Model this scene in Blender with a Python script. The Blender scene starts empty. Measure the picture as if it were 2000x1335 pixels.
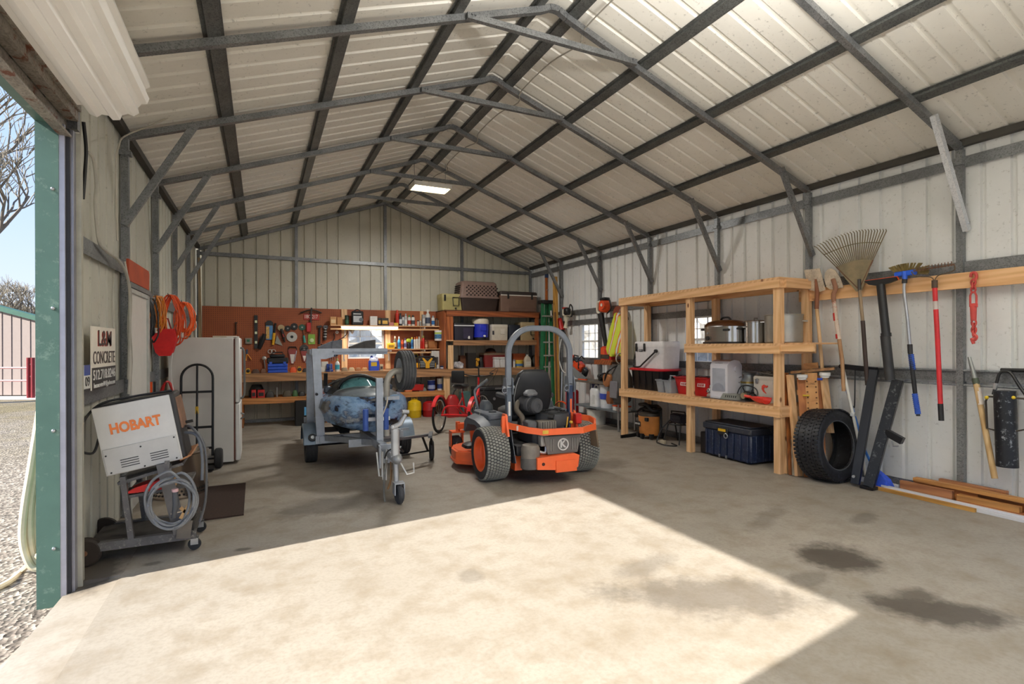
import bpy, bmesh, math, random
from mathutils import Vector, Matrix, Euler
random.seed(7)
C = bpy.context.scene.collection
PI = math.pi
# ---------- camera calibration (2000 x 1335 frame) ----------
FPX, YAW, HOR, CAMH, ROLL = 1033.2, .4418, 674.8, 1.533, -.004
_s, _c = math.sin(YAW), math.cos(YAW)
FW = Vector((_s, _c, 0)); _r0 = Vector((_c, -_s, 0))
RT = _r0*math.cos(ROLL) + Vector((0, 0, 1))*math.sin(ROLL); UP = RT.cross(FW)
EYE = Vector((0, 0, CAMH))
def ray(x, y): return FW + RT*((x-1000)/FPX) + UP*((HOR-y)/FPX)
def wX(x, y, X): r = ray(x, y); return EYE + r*(X/r.x)
def wY(x, y, Y): r = ray(x, y); return EYE + r*(Y/r.y)
def wZ(x, y, Z=0.): r = ray(x, y); return EYE + r*((Z-CAMH)/r.z)
# building numbers (metres)
XL, XR, XM, YB, YF = -1.115, 6.165, 2.525, 11.935, -1.9
ZE, ZR = 3.47, 4.765
SL = (ZR-ZE)/(XM-XL)
def roofz(X): return ZR - abs(X-XM)*SL

# ---------- materials ----------
def lin(c):
    if isinstance(c, str):
        c = [int(c[i:i+2], 16)/255 for i in (0, 2, 4)]
    return tuple((v/12.92 if v <= .04045 else ((v+.055)/1.055)**2.4) for v in c[:3]) + (1,)
class NT:
    def __init__(s, name):
        s.m = bpy.data.materials.new(name); s.m.use_nodes = True
        s.t = s.m.node_tree; s.n = s.t.nodes; s.l = s.t.links
        s.b = s.n['Principled BSDF']
        s._co = None
    def N(s, t, **k):
        n = s.n.new(t)
        for a, v in k.items():
            if a.startswith('i_'): n.inputs[a[2:].replace('_', ' ')].default_value = v
            else: setattr(n, a, v)
        return n
    def L(s, a, b): s.l.new(a, b)
    def co(s, kind='Object', scale=(1, 1, 1)):
        if s._co is None: s._co = s.N('ShaderNodeTexCoord')
        if scale == (1, 1, 1): return s._co.outputs[kind]
        m = s.N('ShaderNodeMapping'); m.inputs['Scale'].default_value = scale
        s.L(s._co.outputs[kind], m.inputs['Vector']); return m.outputs['Vector']
    def noise(s, vec, scale, detail=3, rough=.5):
        n = s.N('ShaderNodeTexNoise'); n.inputs['Scale'].default_value = scale
        n.inputs['Detail'].default_value = detail; n.inputs['Roughness'].default_value = rough
        s.L(vec, n.inputs['Vector']); return n.outputs['Fac']
    def ramp(s, fac, stops):
        r = s.N('ShaderNodeValToRGB'); e = r.color_ramp.elements
        while len(e) < len(stops): e.new(.5)
        for i, (p, c) in enumerate(stops):
            e[i].position = p; e[i].color = c if len(c) == 4 else tuple(c)+(1,)
        s.L(fac, r.inputs['Fac']); return r.outputs['Color']
    def mix(s, fac, a, b, blend='MIX'):
        m = s.N('ShaderNodeMix', data_type='RGBA', blend_type=blend)
        for sock, v in ((m.inputs[0], fac), (m.inputs[6], a), (m.inputs[7], b)):
            if hasattr(v, 'is_output'): s.L(v, sock)
            else: sock.default_value = v
        return m.outputs[2]
    def math(s, op, a, b=0., c=None, clamp=False):
        m = s.N('ShaderNodeMath', operation=op, use_clamp=clamp)
        for i, v in enumerate((a, b, c)):
            if v is None: continue
            if hasattr(v, 'is_output'): s.L(v, m.inputs[i])
            else: m.inputs[i].default_value = v
        return m.outputs[0]
    def bump(s, h, strength=.2, dist=.01):
        b = s.N('ShaderNodeBump'); b.inputs['Strength'].default_value = strength
        b.inputs['Distance'].default_value = dist
        s.L(h, b.inputs['Height']); s.L(b.outputs['Normal'], s.b.inputs['Normal'])
    def col(s, c):
        if hasattr(c, 'is_output'): s.L(c, s.b.inputs['Base Color'])
        else: s.b.inputs['Base Color'].default_value = c
    def set(s, **k):
        for a, v in k.items(): s.b.inputs[a.replace('_', ' ')].default_value = v
_mc = {}
def mt(c, rough=.5, metal=0., var=.12, scale=9., bump=0., wear=None, name=None):
    """plain coloured stuff with slight uneven tone; wear = colour of scuffs"""
    key = (c if isinstance(c, str) else tuple(c), rough, metal, var, scale, bump, wear)
    if key in _mc: return _mc[key]
    t = NT(name or 'mat_%s' % (c if isinstance(c, str) else 'x'))
    base = lin(c); v = t.co()
    n = t.noise(v, scale, 4, .6)
    lo = tuple(x*(1-var) for x in base[:3]) + (1,); hi = tuple(min(1, x*(1+var)) for x in base[:3]) + (1,)
    out = t.ramp(n, [(.3, lo), (.7, hi)])
    if wear:
        w = t.noise(v, scale*3.2, 6, .75)
        out = t.mix(t.ramp(w, [(.56, (0, 0, 0)), (.66, (1, 1, 1))]), out, lin(wear))
    t.col(out); t.set(Roughness=rough, Metallic=metal)
    if bump: t.bump(t.noise(v, scale*6, 3), bump, .004)
    _mc[key] = t.m; return t.m
def wood(axis, c1, c2, name='lumber', rough=.65, knots=True):
    key = ('w', axis, c1, c2)
    if key in _mc: return _mc[key]
    t = NT(name); k = [14., 14., 14.]; k['xyz'.index(axis)] = 1.1
    v = t.co(scale=tuple(k))
    n = t.noise(v, 2.2, 5, .65)
    w = t.N('ShaderNodeTexWave', wave_type='BANDS', bands_direction='DIAGONAL'); w.inputs['Scale'].default_value = .55
    w.inputs['Distortion'].default_value = 5; w.inputs['Detail'].default_value = 2
    t.L(v, w.inputs['Vector'])
    f = t.math('MULTIPLY_ADD', w.outputs['Fac'], .35, t.math('MULTIPLY', n, .75))
    out = t.ramp(f, [(.25, lin(c2)), (.75, lin(c1))])
    oi = t.N('ShaderNodeObjectInfo')
    if knots:
        kk = [5., 5., 5.]; kk['xyz'.index(axis)] = 2.6
        vo = t.N('ShaderNodeTexVoronoi'); vo.inputs['Scale'].default_value = 1.
        t.L(t.co(scale=tuple(kk)), vo.inputs['Vector'])
        out = t.mix(t.ramp(vo.outputs['Distance'], [(.06, (1, 1, 1)), (.11, (0, 0, 0))]), out, lin('6e3a1c'))
    out = t.mix(t.math('MULTIPLY', oi.outputs['Random'], .22), out, lin(c2))
    t.col(out); t.set(Roughness=rough); t.bump(n, .12, .004)
    _mc[key] = t.m; return t.m
def glass_mat(name='window_glass', tint=(.95, .97, 1, 1)):
    if name in _mc: return _mc[name]
    t = NT(name)
    g = t.N('ShaderNodeBsdfGlossy'); g.inputs['Roughness'].default_value = .03
    tr = t.N('ShaderNodeBsdfTransparent'); tr.inputs['Color'].default_value = tint
    m = t.N('ShaderNodeMixShader'); m.inputs[0].default_value = .07; t.L(tr.outputs[0], m.inputs[1]); t.L(g.outputs[0], m.inputs[2])
    t.L(m.outputs[0], t.n['Material Output'].inputs['Surface'])
    _mc[name] = t.m; return t.m
def emit(name, c, strength):
    t = NT(name); t.set(Emission_Strength=strength); t.b.inputs['Emission Color'].default_value = lin(c); t.col(lin(c))
    return t.m

# ---------- mesh builder ----------
def V(*a): return Vector(a if len(a) == 3 else a[0])
class M:
    def __init__(s): s.v = []; s.f = []; s.mi = []; s.cur = 0
    def add(s, vs, fs):
        b = len(s.v); s.v += [Vector(p) for p in vs]
        s.f += [tuple(b+i for i in f) for f in fs]; s.mi += [s.cur]*len(fs); return s
    def mat(s, i): s.cur = i; return s
    def box(s, x0, x1, y0, y1, z0, z1, bev=0, R=None, seg=1):
        c = Vector(((x0+x1)/2, (y0+y1)/2, (z0+z1)/2)); d = (abs(x1-x0), abs(y1-y0), abs(z1-z0))
        return s.obox(c, d, R, bev, seg)
    def obox(s, c, d, R=None, bev=0, seg=1):
        bm = bmesh.new(); bmesh.ops.create_cube(bm, size=1)
        for v in bm.verts: v.co = Vector((v.co.x*d[0], v.co.y*d[1], v.co.z*d[2]))
        if bev: bmesh.ops.bevel(bm, geom=list(bm.edges), offset=min(bev, min(d)*.45), segments=seg, affect='EDGES', profile=.5)
        s.bm(bm, c, R); return s
    def bm(s, bm, c=(0, 0, 0), R=None):
        if R is None: R = Matrix.Identity(3)
        elif not isinstance(R, Matrix): R = Euler(R).to_matrix()
        bm.verts.index_update()
        s.add([R @ v.co + Vector(c) for v in bm.verts], [[v.index for v in f.verts] for f in bm.faces]); bm.free(); return s
    def bar(s, p, q, w, h, up=(0, 0, 1), bev=0):
        p, q = Vector(p), Vector(q); d = q-p; L = d.length; x = d/L
        u = Vector(up)
        if abs(x.dot(u.normalized())) > .99: u = Vector((1, 0, 0))
        y = u.cross(x).normalized(); z = x.cross(y)
        R = Matrix((x, y, z)).transposed()
        return s.obox((p+q)/2, (L, w, h), R, bev)
    def tube(s, pts, r, n=8, closed=False, caps=True):
        P = [Vector(p) for p in pts]; m = len(P)
        rs = r if isinstance(r, (list, tuple)) else [r]*m
        T = []
        for i in range(m):
            a = P[(i-1) % m] if closed or i else P[0]; b = P[(i+1) % m] if closed or i < m-1 else P[-1]
            T.append((b-a).normalized() if (b-a).length > 1e-9 else Vector((0, 0, 1)))
        u = T[0].orthogonal().normalized(); vs = []
        for i in range(m):
            u = (u - T[i]*u.dot(T[i])); u = u.normalized() if u.length > 1e-6 else T[i].orthogonal().normalized()
            w = T[i].cross(u)
            for k in range(n):
                a = 2*PI*k/n; vs.append(P[i] + (u*math.cos(a) + w*math.sin(a))*rs[i])
        fs = []
        for i in range(m if closed else m-1):
            j = (i+1) % m
            for k in range(n): fs.append((i*n+k, i*n+(k+1) % n, j*n+(k+1) % n, j*n+k))
        if caps and not closed: fs += [tuple(range(n))[::-1], tuple((m-1)*n+k for k in range(n))]
        return s.add(vs, fs)
    def lathe(s, prof, c=(0, 0, 0), axis=(0, 0, 1), n=24, caps=True):
        ax = Vector(axis).normalized(); u = ax.orthogonal().normalized() if abs(ax.z) < .99 else Vector((1, 0, 0)); w = ax.cross(u); c = Vector(c)
        vs = []; fs = []; m = len(prof)
        for r, t in prof:
            for k in range(n):
                a = 2*PI*k/n; vs.append(c + ax*t + (u*math.cos(a)+w*math.sin(a))*max(r, 1e-5))
        for i in range(m-1):
            for k in range(n): fs.append((i*n+k, i*n+(k+1) % n, (i+1)*n+(k+1) % n, (i+1)*n+k))
        if caps: fs += [tuple(range(n))[::-1], tuple((m-1)*n+k for k in range(n))]
        return s.add(vs, fs)
    def cyl(s, p, q, r, n=16, r2=None):
        p, q = Vector(p), Vector(q); return s.lathe([(r, 0), (r if r2 is None else r2, (q-p).length)], p, q-p, n)
    def prism(s, pts, a, b, plane='xz'):
        """2-D outline extruded from a to b along the third axis"""
        n = len(pts)
        def P(p, t): return {'xz': (p[0], t, p[1]), 'yz': (t, p[0], p[1]), 'xy': (p[0], p[1], t)}[plane]
        vs = [P(p, a) for p in pts] + [P(p, b) for p in pts]
        fs = [tuple(range(n)), tuple(range(2*n-1, n-1, -1))] + [(i, i+n, (i+1) % n+n, (i+1) % n) for i in range(n)]
        return s.add(vs, fs)
    def loft(s, rings, caps=True, closed=True):
        n = len(rings[0]); vs = [p for r in rings for p in r]; fs = []
        for i in range(len(rings)-1):
            for k in range(n if closed else n-1): fs.append((i*n+k, i*n+(k+1) % n, (i+1)*n+(k+1) % n, (i+1)*n+k))
        if caps and closed: fs += [tuple(range(n))[::-1], tuple((len(rings)-1)*n+k for k in range(n))]
        return s.add(vs, fs)
    def sph(s, c, r, n=12, R=None):
        r = r if isinstance(r, (tuple, list)) else (r, r, r)
        bm = bmesh.new(); bmesh.ops.create_uvsphere(bm, u_segments=n*2, v_segments=n, radius=1)
        for v in bm.verts: v.co = Vector((v.co.x*r[0], v.co.y*r[1], v.co.z*r[2]))
        return s.bm(bm, c, R)
    def ring(s, c, R, r, axis=(0, 0, 1), n=24, m=8):
        ax = Vector(axis).normalized(); u = ax.orthogonal().normalized(); w = ax.cross(u)
        return s.tube([Vector(c)+(u*math.cos(2*PI*k/n)+w*math.sin(2*PI*k/n))*R for k in range(n)], r, m, closed=True)
    def mesh(s, name, mats, sharp=38):
        me = bpy.data.meshes.new(name); me.from_pydata([tuple(v) for v in s.v], [], s.f)
        for m in (mats if isinstance(mats, (list, tuple)) else [mats]): me.materials.append(m)
        for p, i in zip(me.polygons, s.mi): p.material_index = i; p.use_smooth = True
        bm = bmesh.new(); bm.from_mesh(me); bmesh.ops.recalc_face_normals(bm, faces=bm.faces); bm.to_mesh(me); bm.free()
        try: me.set_sharp_from_angle(angle=math.radians(sharp))
        except Exception: pass
        return me
def arc(c, r, a0, a1, n, plane='xz', y=0.):
    out = []
    for i in range(n+1):
        a = math.radians(a0+(a1-a0)*i/n); p, q = c[0]+r*math.cos(a), c[1]+r*math.sin(a)
        out.append({'xz': (p, y, q), 'yz': (y, p, q), 'xy': (p, q, y)}[plane])
    return out
def rrect(w, d, r, n=4, z=0., cx=0., cy=0.):
    """rounded rectangle ring in xy"""
    out = []; r = min(r, w/2-1e-4, d/2-1e-4)
    for sx, sy, a0 in ((1, 1, 0), (-1, 1, 90), (-1, -1, 180), (1, -1, 270)):
        for i in range(n+1):
            a = math.radians(a0+90*i/n); out.append((cx+sx*(w/2-r)+r*math.cos(a), cy+sy*(d/2-r)+r*math.sin(a), z))
    return out
def obj(name, m, mats, parent=None, label=None, sharp=38):
    me = m.mesh(name, mats, sharp) if isinstance(m, M) else m
    o = bpy.data.objects.new(name, me); C.objects.link(o)
    if parent is not None: o.parent = parent
    if label: o['label'] = label
    return o
def tag(o, label, cat, group=None, kind=None):
    if label: o['label'] = label
    if cat: o['category'] = cat
    if group: o['group'] = group
    if kind: o['kind'] = kind
    return o
def T(name, label, cat, loc=(0, 0, 0), rz=0., group=None, rot=None):
    o = bpy.data.objects.new(name, None); C.objects.link(o); o.empty_display_size = .05
    o.location = loc; o.rotation_euler = rot if rot is not None else (0, 0, rz)
    return tag(o, label, cat, group)
def S(name, m, mats, label, cat, loc=(0, 0, 0), rz=0., group=None, rot=None, sharp=38):
    o = obj(name, m, mats, None, None, sharp); o.location = loc; o.rotation_euler = rot if rot is not None else (0, 0, rz)
    return tag(o, label, cat, group)
def ST(name, m, mats, label=None, sharp=30):
    o = obj(name, m, mats, None, label, sharp); o['kind'] = 'structure'; return o
def dup(root, loc, rz=None, label=None):
    r = root.copy(); C.objects.link(r); r.location = loc
    if rz is not None: r.rotation_euler = (0, 0, rz)
    if label: r['label'] = label
    for ch in list(root.children):
        c = ch.copy(); C.objects.link(c); c.parent = r
        for g in list(ch.children):
            d = g.copy(); C.objects.link(d); d.parent = c
    return r
_dg = None
def txt(parent, s, loc, rot, size, mat, w=None, bold=0., name='lettering', align='CENTER', shear=0.):
    """flat raised lettering; w = wanted width"""
    cu = bpy.data.curves.new('t', 'FONT'); cu.body = s; cu.size = size; cu.align_x = align; cu.align_y = 'CENTER'
    cu.extrude = .0012; cu.offset = bold; cu.shear = shear; cu.resolution_u = 3
    o = bpy.data.objects.new('t', cu); C.objects.link(o)
    bpy.context.view_layer.update()
    me = bpy.data.meshes.new_from_object(o.evaluated_get(bpy.context.evaluated_depsgraph_get()))
    C.objects.unlink(o); bpy.data.objects.remove(o); bpy.data.curves.remove(cu)
    if w:
        xs = [v.co.x for v in me.vertices]; k = w/(max(xs)-min(xs)); c = (max(xs)+min(xs))/2 if align == 'CENTER' else 0
        for v in me.vertices: v.co.x = (v.co.x-c)*k
    me.materials.clear(); me.materials.append(mat)
    q = bpy.data.objects.new(name, me); C.objects.link(q); q.parent = parent; q.location = loc; q.rotation_euler = rot
    return q
FY = (PI/2, 0, 0)          # lettering that faces -y (the camera's side)
FXm = (PI/2, 0, -PI/2)     # faces -x (things on the right wall)
FXp = (PI/2, 0, PI/2)      # faces +x (things on the left wall)
GALV = None
SUN_E, SKY_E, EXPO = 12.0, 1.1, 0.22
# ================= shell =================
def galv(name, base='8b8f93', dark='5f6367', rough=.42, rust=False, metal=.75):
    t = NT(name); v = t.co()
    vo = t.N('ShaderNodeTexVoronoi'); vo.inputs['Scale'].default_value = 110; t.L(v, vo.inputs['Vector'])
    sp = t.ramp(vo.outputs['Color'], [(.0, lin(dark)), (.55, lin(base))])
    n = t.noise(v, 3.5, 5, .7)
    out = t.mix(t.ramp(n, [(.42, (0, 0, 0)), (.75, (.75, .75, .75))]), sp, lin(dark))
    if rust:
        out = t.mix(t.ramp(t.noise(v, 9, 5, .7), [(.55, (0, 0, 0)), (.62, (1, 1, 1))]), out, lin('6b3a20'))
    t.col(out); t.set(Roughness=rough, Metallic=metal); return t.m
MG = galv('galvanized_tube', '8d8f90', '5c5e60', metal=.55)
MGD = galv('galvanized_dark', '6f716f', '454745', .5, metal=.5)
MGB = galv('galvanized_bright', 'b4b9bf', '878d94', .36)
MGZ = galv('galvanized_new', 'dfe2e6', 'b9bec4', .45, metal=.3)
MGR = galv('galvanized_rusty', '9a9388', '67615a', .6, True, metal=.3)
def panel_mat(name, c, dirt, speck, k=1.):
    t = NT(name); v = t.co()
    n = t.noise(v, 1.1, 5, .6)
    out = t.mix(t.ramp(n, [(.35, (0, 0, 0)), (.75, (k*.5, k*.5, k*.5))]), lin(c), lin(dirt))
    s = t.noise(v, 26, 4, .7)
    out = t.mix(t.ramp(s, [(.60, (0, 0, 0)), (.70, (speck, speck, speck))]), out, lin('6e6a5e'))
    t.col(out); t.set(Roughness=.45); return t.m
MPW = panel_mat('painted_wall_panel', 'e6e7e6', 'c8c9c4', .3)
MPL = panel_mat('painted_left_panel', 'c6c5b8', '9f9d8d', .5)
MPC = panel_mat('painted_roof_panel', 'efece3', 'd2cec2', .45)

def ribs(a, b, sp=.2286, w=.05, d=.03):
    """outline along a wall: list of (t, depth): flat with grooves pressed outward"""
    out = [(a, 0.)]; t = math.floor(a/sp)*sp + sp/2
    k = 0
    while t < b - w:
        if t > a + w:
            out += [(t-w/2, 0.), (t-w*.34, d), (t+w*.34, d), (t+w/2, 0.)]
        t += sp; k += 1
    out.append((b, 0.)); return out
def panel(m, prof, P, lo, hi):
    """ribbed sheet; P(t, d, z) -> point; lo/hi functions of t"""
    vs = []; fs = []
    for t, d in prof: vs += [P(t, d, lo(t)), P(t, d, hi(t))]
    for i in range(len(prof)-1): fs.append((2*i, 2*i+2, 2*i+3, 2*i+1))
    # outer skin so the sheet has a thickness
    b = len(vs)
    for t, d in prof: vs += [P(t, d+.012, lo(t)), P(t, d+.012, hi(t))]
    for i in range(len(prof)-1): fs.append((b+2*i, b+2*i+1, b+2*i+3, b+2*i+2))
    n = len(prof)-1
    fs += [(0, 1, b+1, b), (2*n, b+2*n, b+2*n+1, 2*n+1)]
    for i in range(n): fs += [(2*i+1, 2*i+3, b+2*i+3, b+2*i+1), (2*i, b+2*i, b+2*i+2, 2*i+2)]
    m.add(vs, fs)
# windows: (y0,y1,z0,z1)
W2 = (8.88, 9.62, 1.25, 1.99); W3 = (5.83, 6.56, 1.25, 1.99); WB = (1.69, 2.47, 1.265, 1.93)
WOFF = .04     # sheet stands this far outside the frames' face
m = M()
PR = lambda t, d, z: (XR+WOFF+d, t, z)
for a, b, lo, hi in ((YF, 1.55, 2.9, 3.5), (1.55, W3[0], 0, 3.5), (W3[0], W3[1], 0, W3[2]), (W3[0], W3[1], W3[3], 3.5), (W3[1], W2[0], 0, 3.5), (W2[0], W2[1], 0, W2[2]), (W2[0], W2[1], W2[3], 3.5), (W2[1], YB, 0, 3.5)):
    panel(m, ribs(a, b), PR, lambda t: lo, lambda t: hi)
ST('wall_right', m, MPW)
m = M(); PL = lambda t, d, z: (XL-WOFF-d, t, z)
DN0, DN1, DNZ = 1.27, 4.30, 2.96         # roll-up door opening in the left wall
WD0, WD1 = 5.90, 6.74                   # walk-through door
for a, b, lo, hi in ((YF, DN0, 0, 3.5), (DN0, DN1, DNZ, 3.5), (DN1, WD0, 0, 3.5), (WD0, WD1, 2.06, 3.5), (WD1, YB, 0, 3.5)):
    panel(m, ribs(a, b), PL, lambda t: lo, lambda t: hi)
ST('wall_left', m, MPL)
m = M(); PB = lambda t, d, z: (t, YB+WOFF+d, z)
for a, b, lo, hi in ((XL-.06, WB[0], 0, None), (WB[0], WB[1], 0, WB[2]), (WB[0], WB[1], WB[3], None), (WB[1], XR+.06, 0, None)):
    pr = ribs(a, b)
    if hi is None and a < XM < b: pr = sorted(pr+[(XM, 0.)])
    panel(m, pr, PB, lambda t: lo, (lambda t: roofz(t)+.075) if hi is None else (lambda t: hi))
ST('wall_back', m, panel_mat('painted_back_panel', 'c9c5b4', 'a9a491', .3))
m = M(); PFr = lambda t, d, z: (t, YF-d, z)
for a, b, lo in ((XL, XL+.5, 0), (XL+.5, XM, 3.3), (XM, XR-.5, 3.3), (XR-.5, XR, 0)):
    panel(m, ribs(a, b), PFr, lambda t: lo, lambda t: roofz(t)+.03)
ST('wall_front', m, MPW)
# ceiling sheets, ribs run down the slope
for sg, nm in ((-1, 'ceiling'), (1, 'ceiling.001')):
    m = M(); xe = XL-.06 if sg < 0 else XR+.06
    def PC(t, d, u, xe=xe): return (XM+(xe-XM)*u, t, ZR+.045+d-abs(xe-XM)*u*SL)
    panel(m, ribs(YF-.2, YB+.1, w=.055, d=.022), PC, lambda t: 0., lambda t: 1.)
    ST(nm, m, MPC)
# floor
def concrete():
    t = NT('concrete'); v = t.co()
    n1 = t.noise(v, .55, 6, .62); n2 = t.noise(v, 4.2, 6, .65); n3 = t.noise(v, 40, 3, .6)
    base = t.ramp(n1, [(.30, lin('8d857a')), (.5, lin('979086')), (.72, lin('a29a8f'))])
    out = t.mix(t.ramp(n2, [(.45, (0, 0, 0)), (.72, (.62, .62, .62))]), base, lin('756753'))
    out = t.mix(t.ramp(n3, [(.35, (.35, .35, .35)), (.55, (0, 0, 0))]), out, lin('7d756a'))
    sep = t.N('ShaderNodeSeparateXYZ'); t.L(v, sep.inputs[0])
    w = t.noise(v, 2.3, 5, .7); w2 = t.noise(v, 9, 4, .7)
    ww = t.math('ADD', t.math('MULTIPLY_ADD', w, 1.5, -.75), t.math('MULTIPLY_ADD', w2, .7, -.35))
    tot = None
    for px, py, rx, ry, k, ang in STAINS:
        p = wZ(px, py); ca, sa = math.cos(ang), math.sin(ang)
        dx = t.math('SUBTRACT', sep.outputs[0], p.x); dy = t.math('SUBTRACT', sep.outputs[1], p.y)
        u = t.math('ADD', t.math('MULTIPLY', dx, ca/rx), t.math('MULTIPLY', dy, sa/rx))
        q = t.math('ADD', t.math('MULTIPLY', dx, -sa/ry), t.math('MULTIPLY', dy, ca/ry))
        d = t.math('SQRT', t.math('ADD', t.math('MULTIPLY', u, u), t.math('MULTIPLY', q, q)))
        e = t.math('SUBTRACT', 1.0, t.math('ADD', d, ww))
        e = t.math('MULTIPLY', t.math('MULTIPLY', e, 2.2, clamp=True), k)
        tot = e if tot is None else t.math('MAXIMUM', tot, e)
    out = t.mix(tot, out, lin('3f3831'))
    t.col(out); t.set(Roughness=.62)
    t.bump(t.math('ADD', n2, t.math('MULTIPLY', n3, .5)), .12, .006); return t.m
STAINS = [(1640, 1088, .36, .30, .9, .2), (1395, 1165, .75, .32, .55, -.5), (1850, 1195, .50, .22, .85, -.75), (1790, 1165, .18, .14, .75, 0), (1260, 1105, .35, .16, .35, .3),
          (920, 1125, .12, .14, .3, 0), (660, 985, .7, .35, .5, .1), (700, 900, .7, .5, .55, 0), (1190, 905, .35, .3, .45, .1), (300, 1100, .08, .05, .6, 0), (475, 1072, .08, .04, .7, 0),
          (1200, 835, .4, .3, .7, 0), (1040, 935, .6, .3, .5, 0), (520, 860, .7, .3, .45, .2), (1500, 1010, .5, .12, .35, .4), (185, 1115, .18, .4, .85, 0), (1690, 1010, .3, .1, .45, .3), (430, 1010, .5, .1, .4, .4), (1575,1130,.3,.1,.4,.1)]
MCON = concrete()
m = M(); JX0, JX1 = wZ(256, 1095).x, wZ(104, 1335).x; JX = (JX0+JX1)/2
m.box(JX+.006, XR+.05, YF-.6, YB+.05, -.15, 0)
m.box(XL-.05, JX-.006, DN1+.05, YB+.05, -.15, 0)
m.box(JX-.006, JX+.006, YF-.6, YB, -.15, -.003)
a1, a2 = wZ(0, 1300, -.07), wZ(108, 1192, -.07)
ap = [(JX-.006, YF-.6, -.006), (JX-.006, DN1+.05, -.006), (XL-.03, DN1+.05, -.04), (a2.x, a2.y, -.07), (a1.x, a1.y, -.07), (a1.x-.5, YF-.6, -.08)]
m.add([(JX-.3, 2.5, -.025)]+ap+[(x, y, -.2) for x, y, z in ap], [(0, k+1, (k+1) % 6+1) for k in range(6)]+[(k+1, k+7, (k+1) % 6+7, (k+1) % 6+1) for k in range(6)])
ST('floor', m, MCON)
def gravel():
    t = NT('gravel'); v = t.co()
    vo = t.N('ShaderNodeTexVoronoi'); vo.inputs['Scale'].default_value = 34; t.L(v, vo.inputs['Vector'])
    stone = t.ramp(vo.outputs['Color'], [(.1, lin('453e37')), (.5, lin('7a7066')), (.9, lin('a89f93'))])
    n = t.noise(v, .35, 5, .65)
    grass = t.ramp(t.noise(v, 7, 5, .7), [(.3, lin('4c442f')), (.55, lin('776b4e')), (.8, lin('9a8d6c'))])
    sep = t.N('ShaderNodeSeparateXYZ'); t.L(v, sep.inputs[0])
    far = t.math('MULTIPLY_ADD', sep.outputs[1], .16, -1.4, clamp=True)
    fac = t.math('MULTIPLY', far, t.ramp(n, [(.35, (0, 0, 0)), (.55, (1, 1, 1))]))
    t.col(t.mix(fac, stone, grass)); t.set(Roughness=.9)
    t.bump(vo.outputs['Distance'], .9, .02); return t.m
m = M(); m.add([(-90, -60, -.10), (70, -60, -.10), (70, 120, -.10), (-90, 120, -.10)], [(0, 1, 2, 3)])
ST('ground', m, gravel())

# ================= steel frames =================
def frame(i, Y, label):
    t = T('roof_truss', label, 'roof truss', (0, Y, 0), 0, 'galvanized roof trusses')
    h = .057; o = Y
    for sg, x in ((-1, XL), (1, XR)):
        low = sg < 0 and i <= 2
        px = x - sg*h/2 if False else x - sg*.0
        m = M(); m.box(px-h/2, px+h/2, -h/2, h/2, 0 if not low else DNZ, ZE-.05); m.box(px-.05, px+.05, -.035, .035, ZE-.2, ZE-.16)
        obj('post', m, MG, t)
        m = M(); za = ZE-.03
        bend = [(px, 0, za), (XM+sg*.14, 0, ZR-.05-.03), (XM+sg*.05, 0, ZR-.035), (XM, 0, ZR-.03)]
        for a, b in zip(bend[:-1], bend[1:]): m.bar(a, b, h, h)
        obj('rafter', m, MG, t)
        if low: continue
        m = M(); a, b = (x-sg*.56, -.05, roofz(x-sg*.56)-.03), (x-sg*.0, -.05, 2.63)
        m.bar(a, b, .045, .06); m.cyl((a[0]+sg*.03, -.085, a[2]-.05), (a[0]+sg*.03, -.02, a[2]-.05), .008, 8)
        m.cyl((b[0]-sg*.03, -.085, b[2]+.06), (b[0]-sg*.03, -.02, b[2]+.06), .008, 8)
        obj('knee_brace', m, MGZ if i == 1 else MG, t)
    m = M(); m.bar((XM-.9, -.05, ZR-.36), (XM+.93, -.05, ZR-.36), .045, .055)
    for x in (XM-.86, XM-.83, XM+.87): m.cyl((x, -.09, ZR-.35), (x, -.02, ZR-.35), .009, 8)
    obj('collar_tie', m, MG, t)
    return t
ORD = ['', 'galvanized roof truss nearest the camera, over the tall hand tools', 'galvanized roof truss just beyond the roll-up door jamb', 'galvanized roof truss beside the walk-through door', 'galvanized roof truss over the spare wheel and trailer', 'galvanized roof truss carrying the ceiling light', 'galvanized roof truss next to the back wall']
FRY = [YB-(7-i)*1.524 for i in range(0, 8)]; FRY[2] += .06
for i in range(1, 7): frame(i, FRY[i], ORD[i])
# back gable frame
t = T('gable_truss', 'galvanized gable truss standing against the back wall', 'roof truss', (0, YB, 0))
m = M(); h = .057
for x in (XL, XR): obj('post', M().box(x-h/2, x+h/2, -h/2, h/2, 0, ZE-.05), MG, t)
for x in (.66, 2.51, 4.33): obj('stud', M().box(x-.03, x+.03, -.02, .036, 0 if x < 1 or x > 4 else 1.95, roofz(x)-.05), MG, t)
for sg, x in ((-1, XL), (1, XR)): obj('rafter', M().bar((x, 0, ZE-.03), (XM, 0, ZR-.03), h, h), MG, t)
obj('girt', M().box(XL+.03, XR-.03, -.015, .036, 3.33, 3.40), MG, t)
obj('base_plate', M().box(XL, XR, -.03, .036, 0, .06), MG, t)
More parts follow.
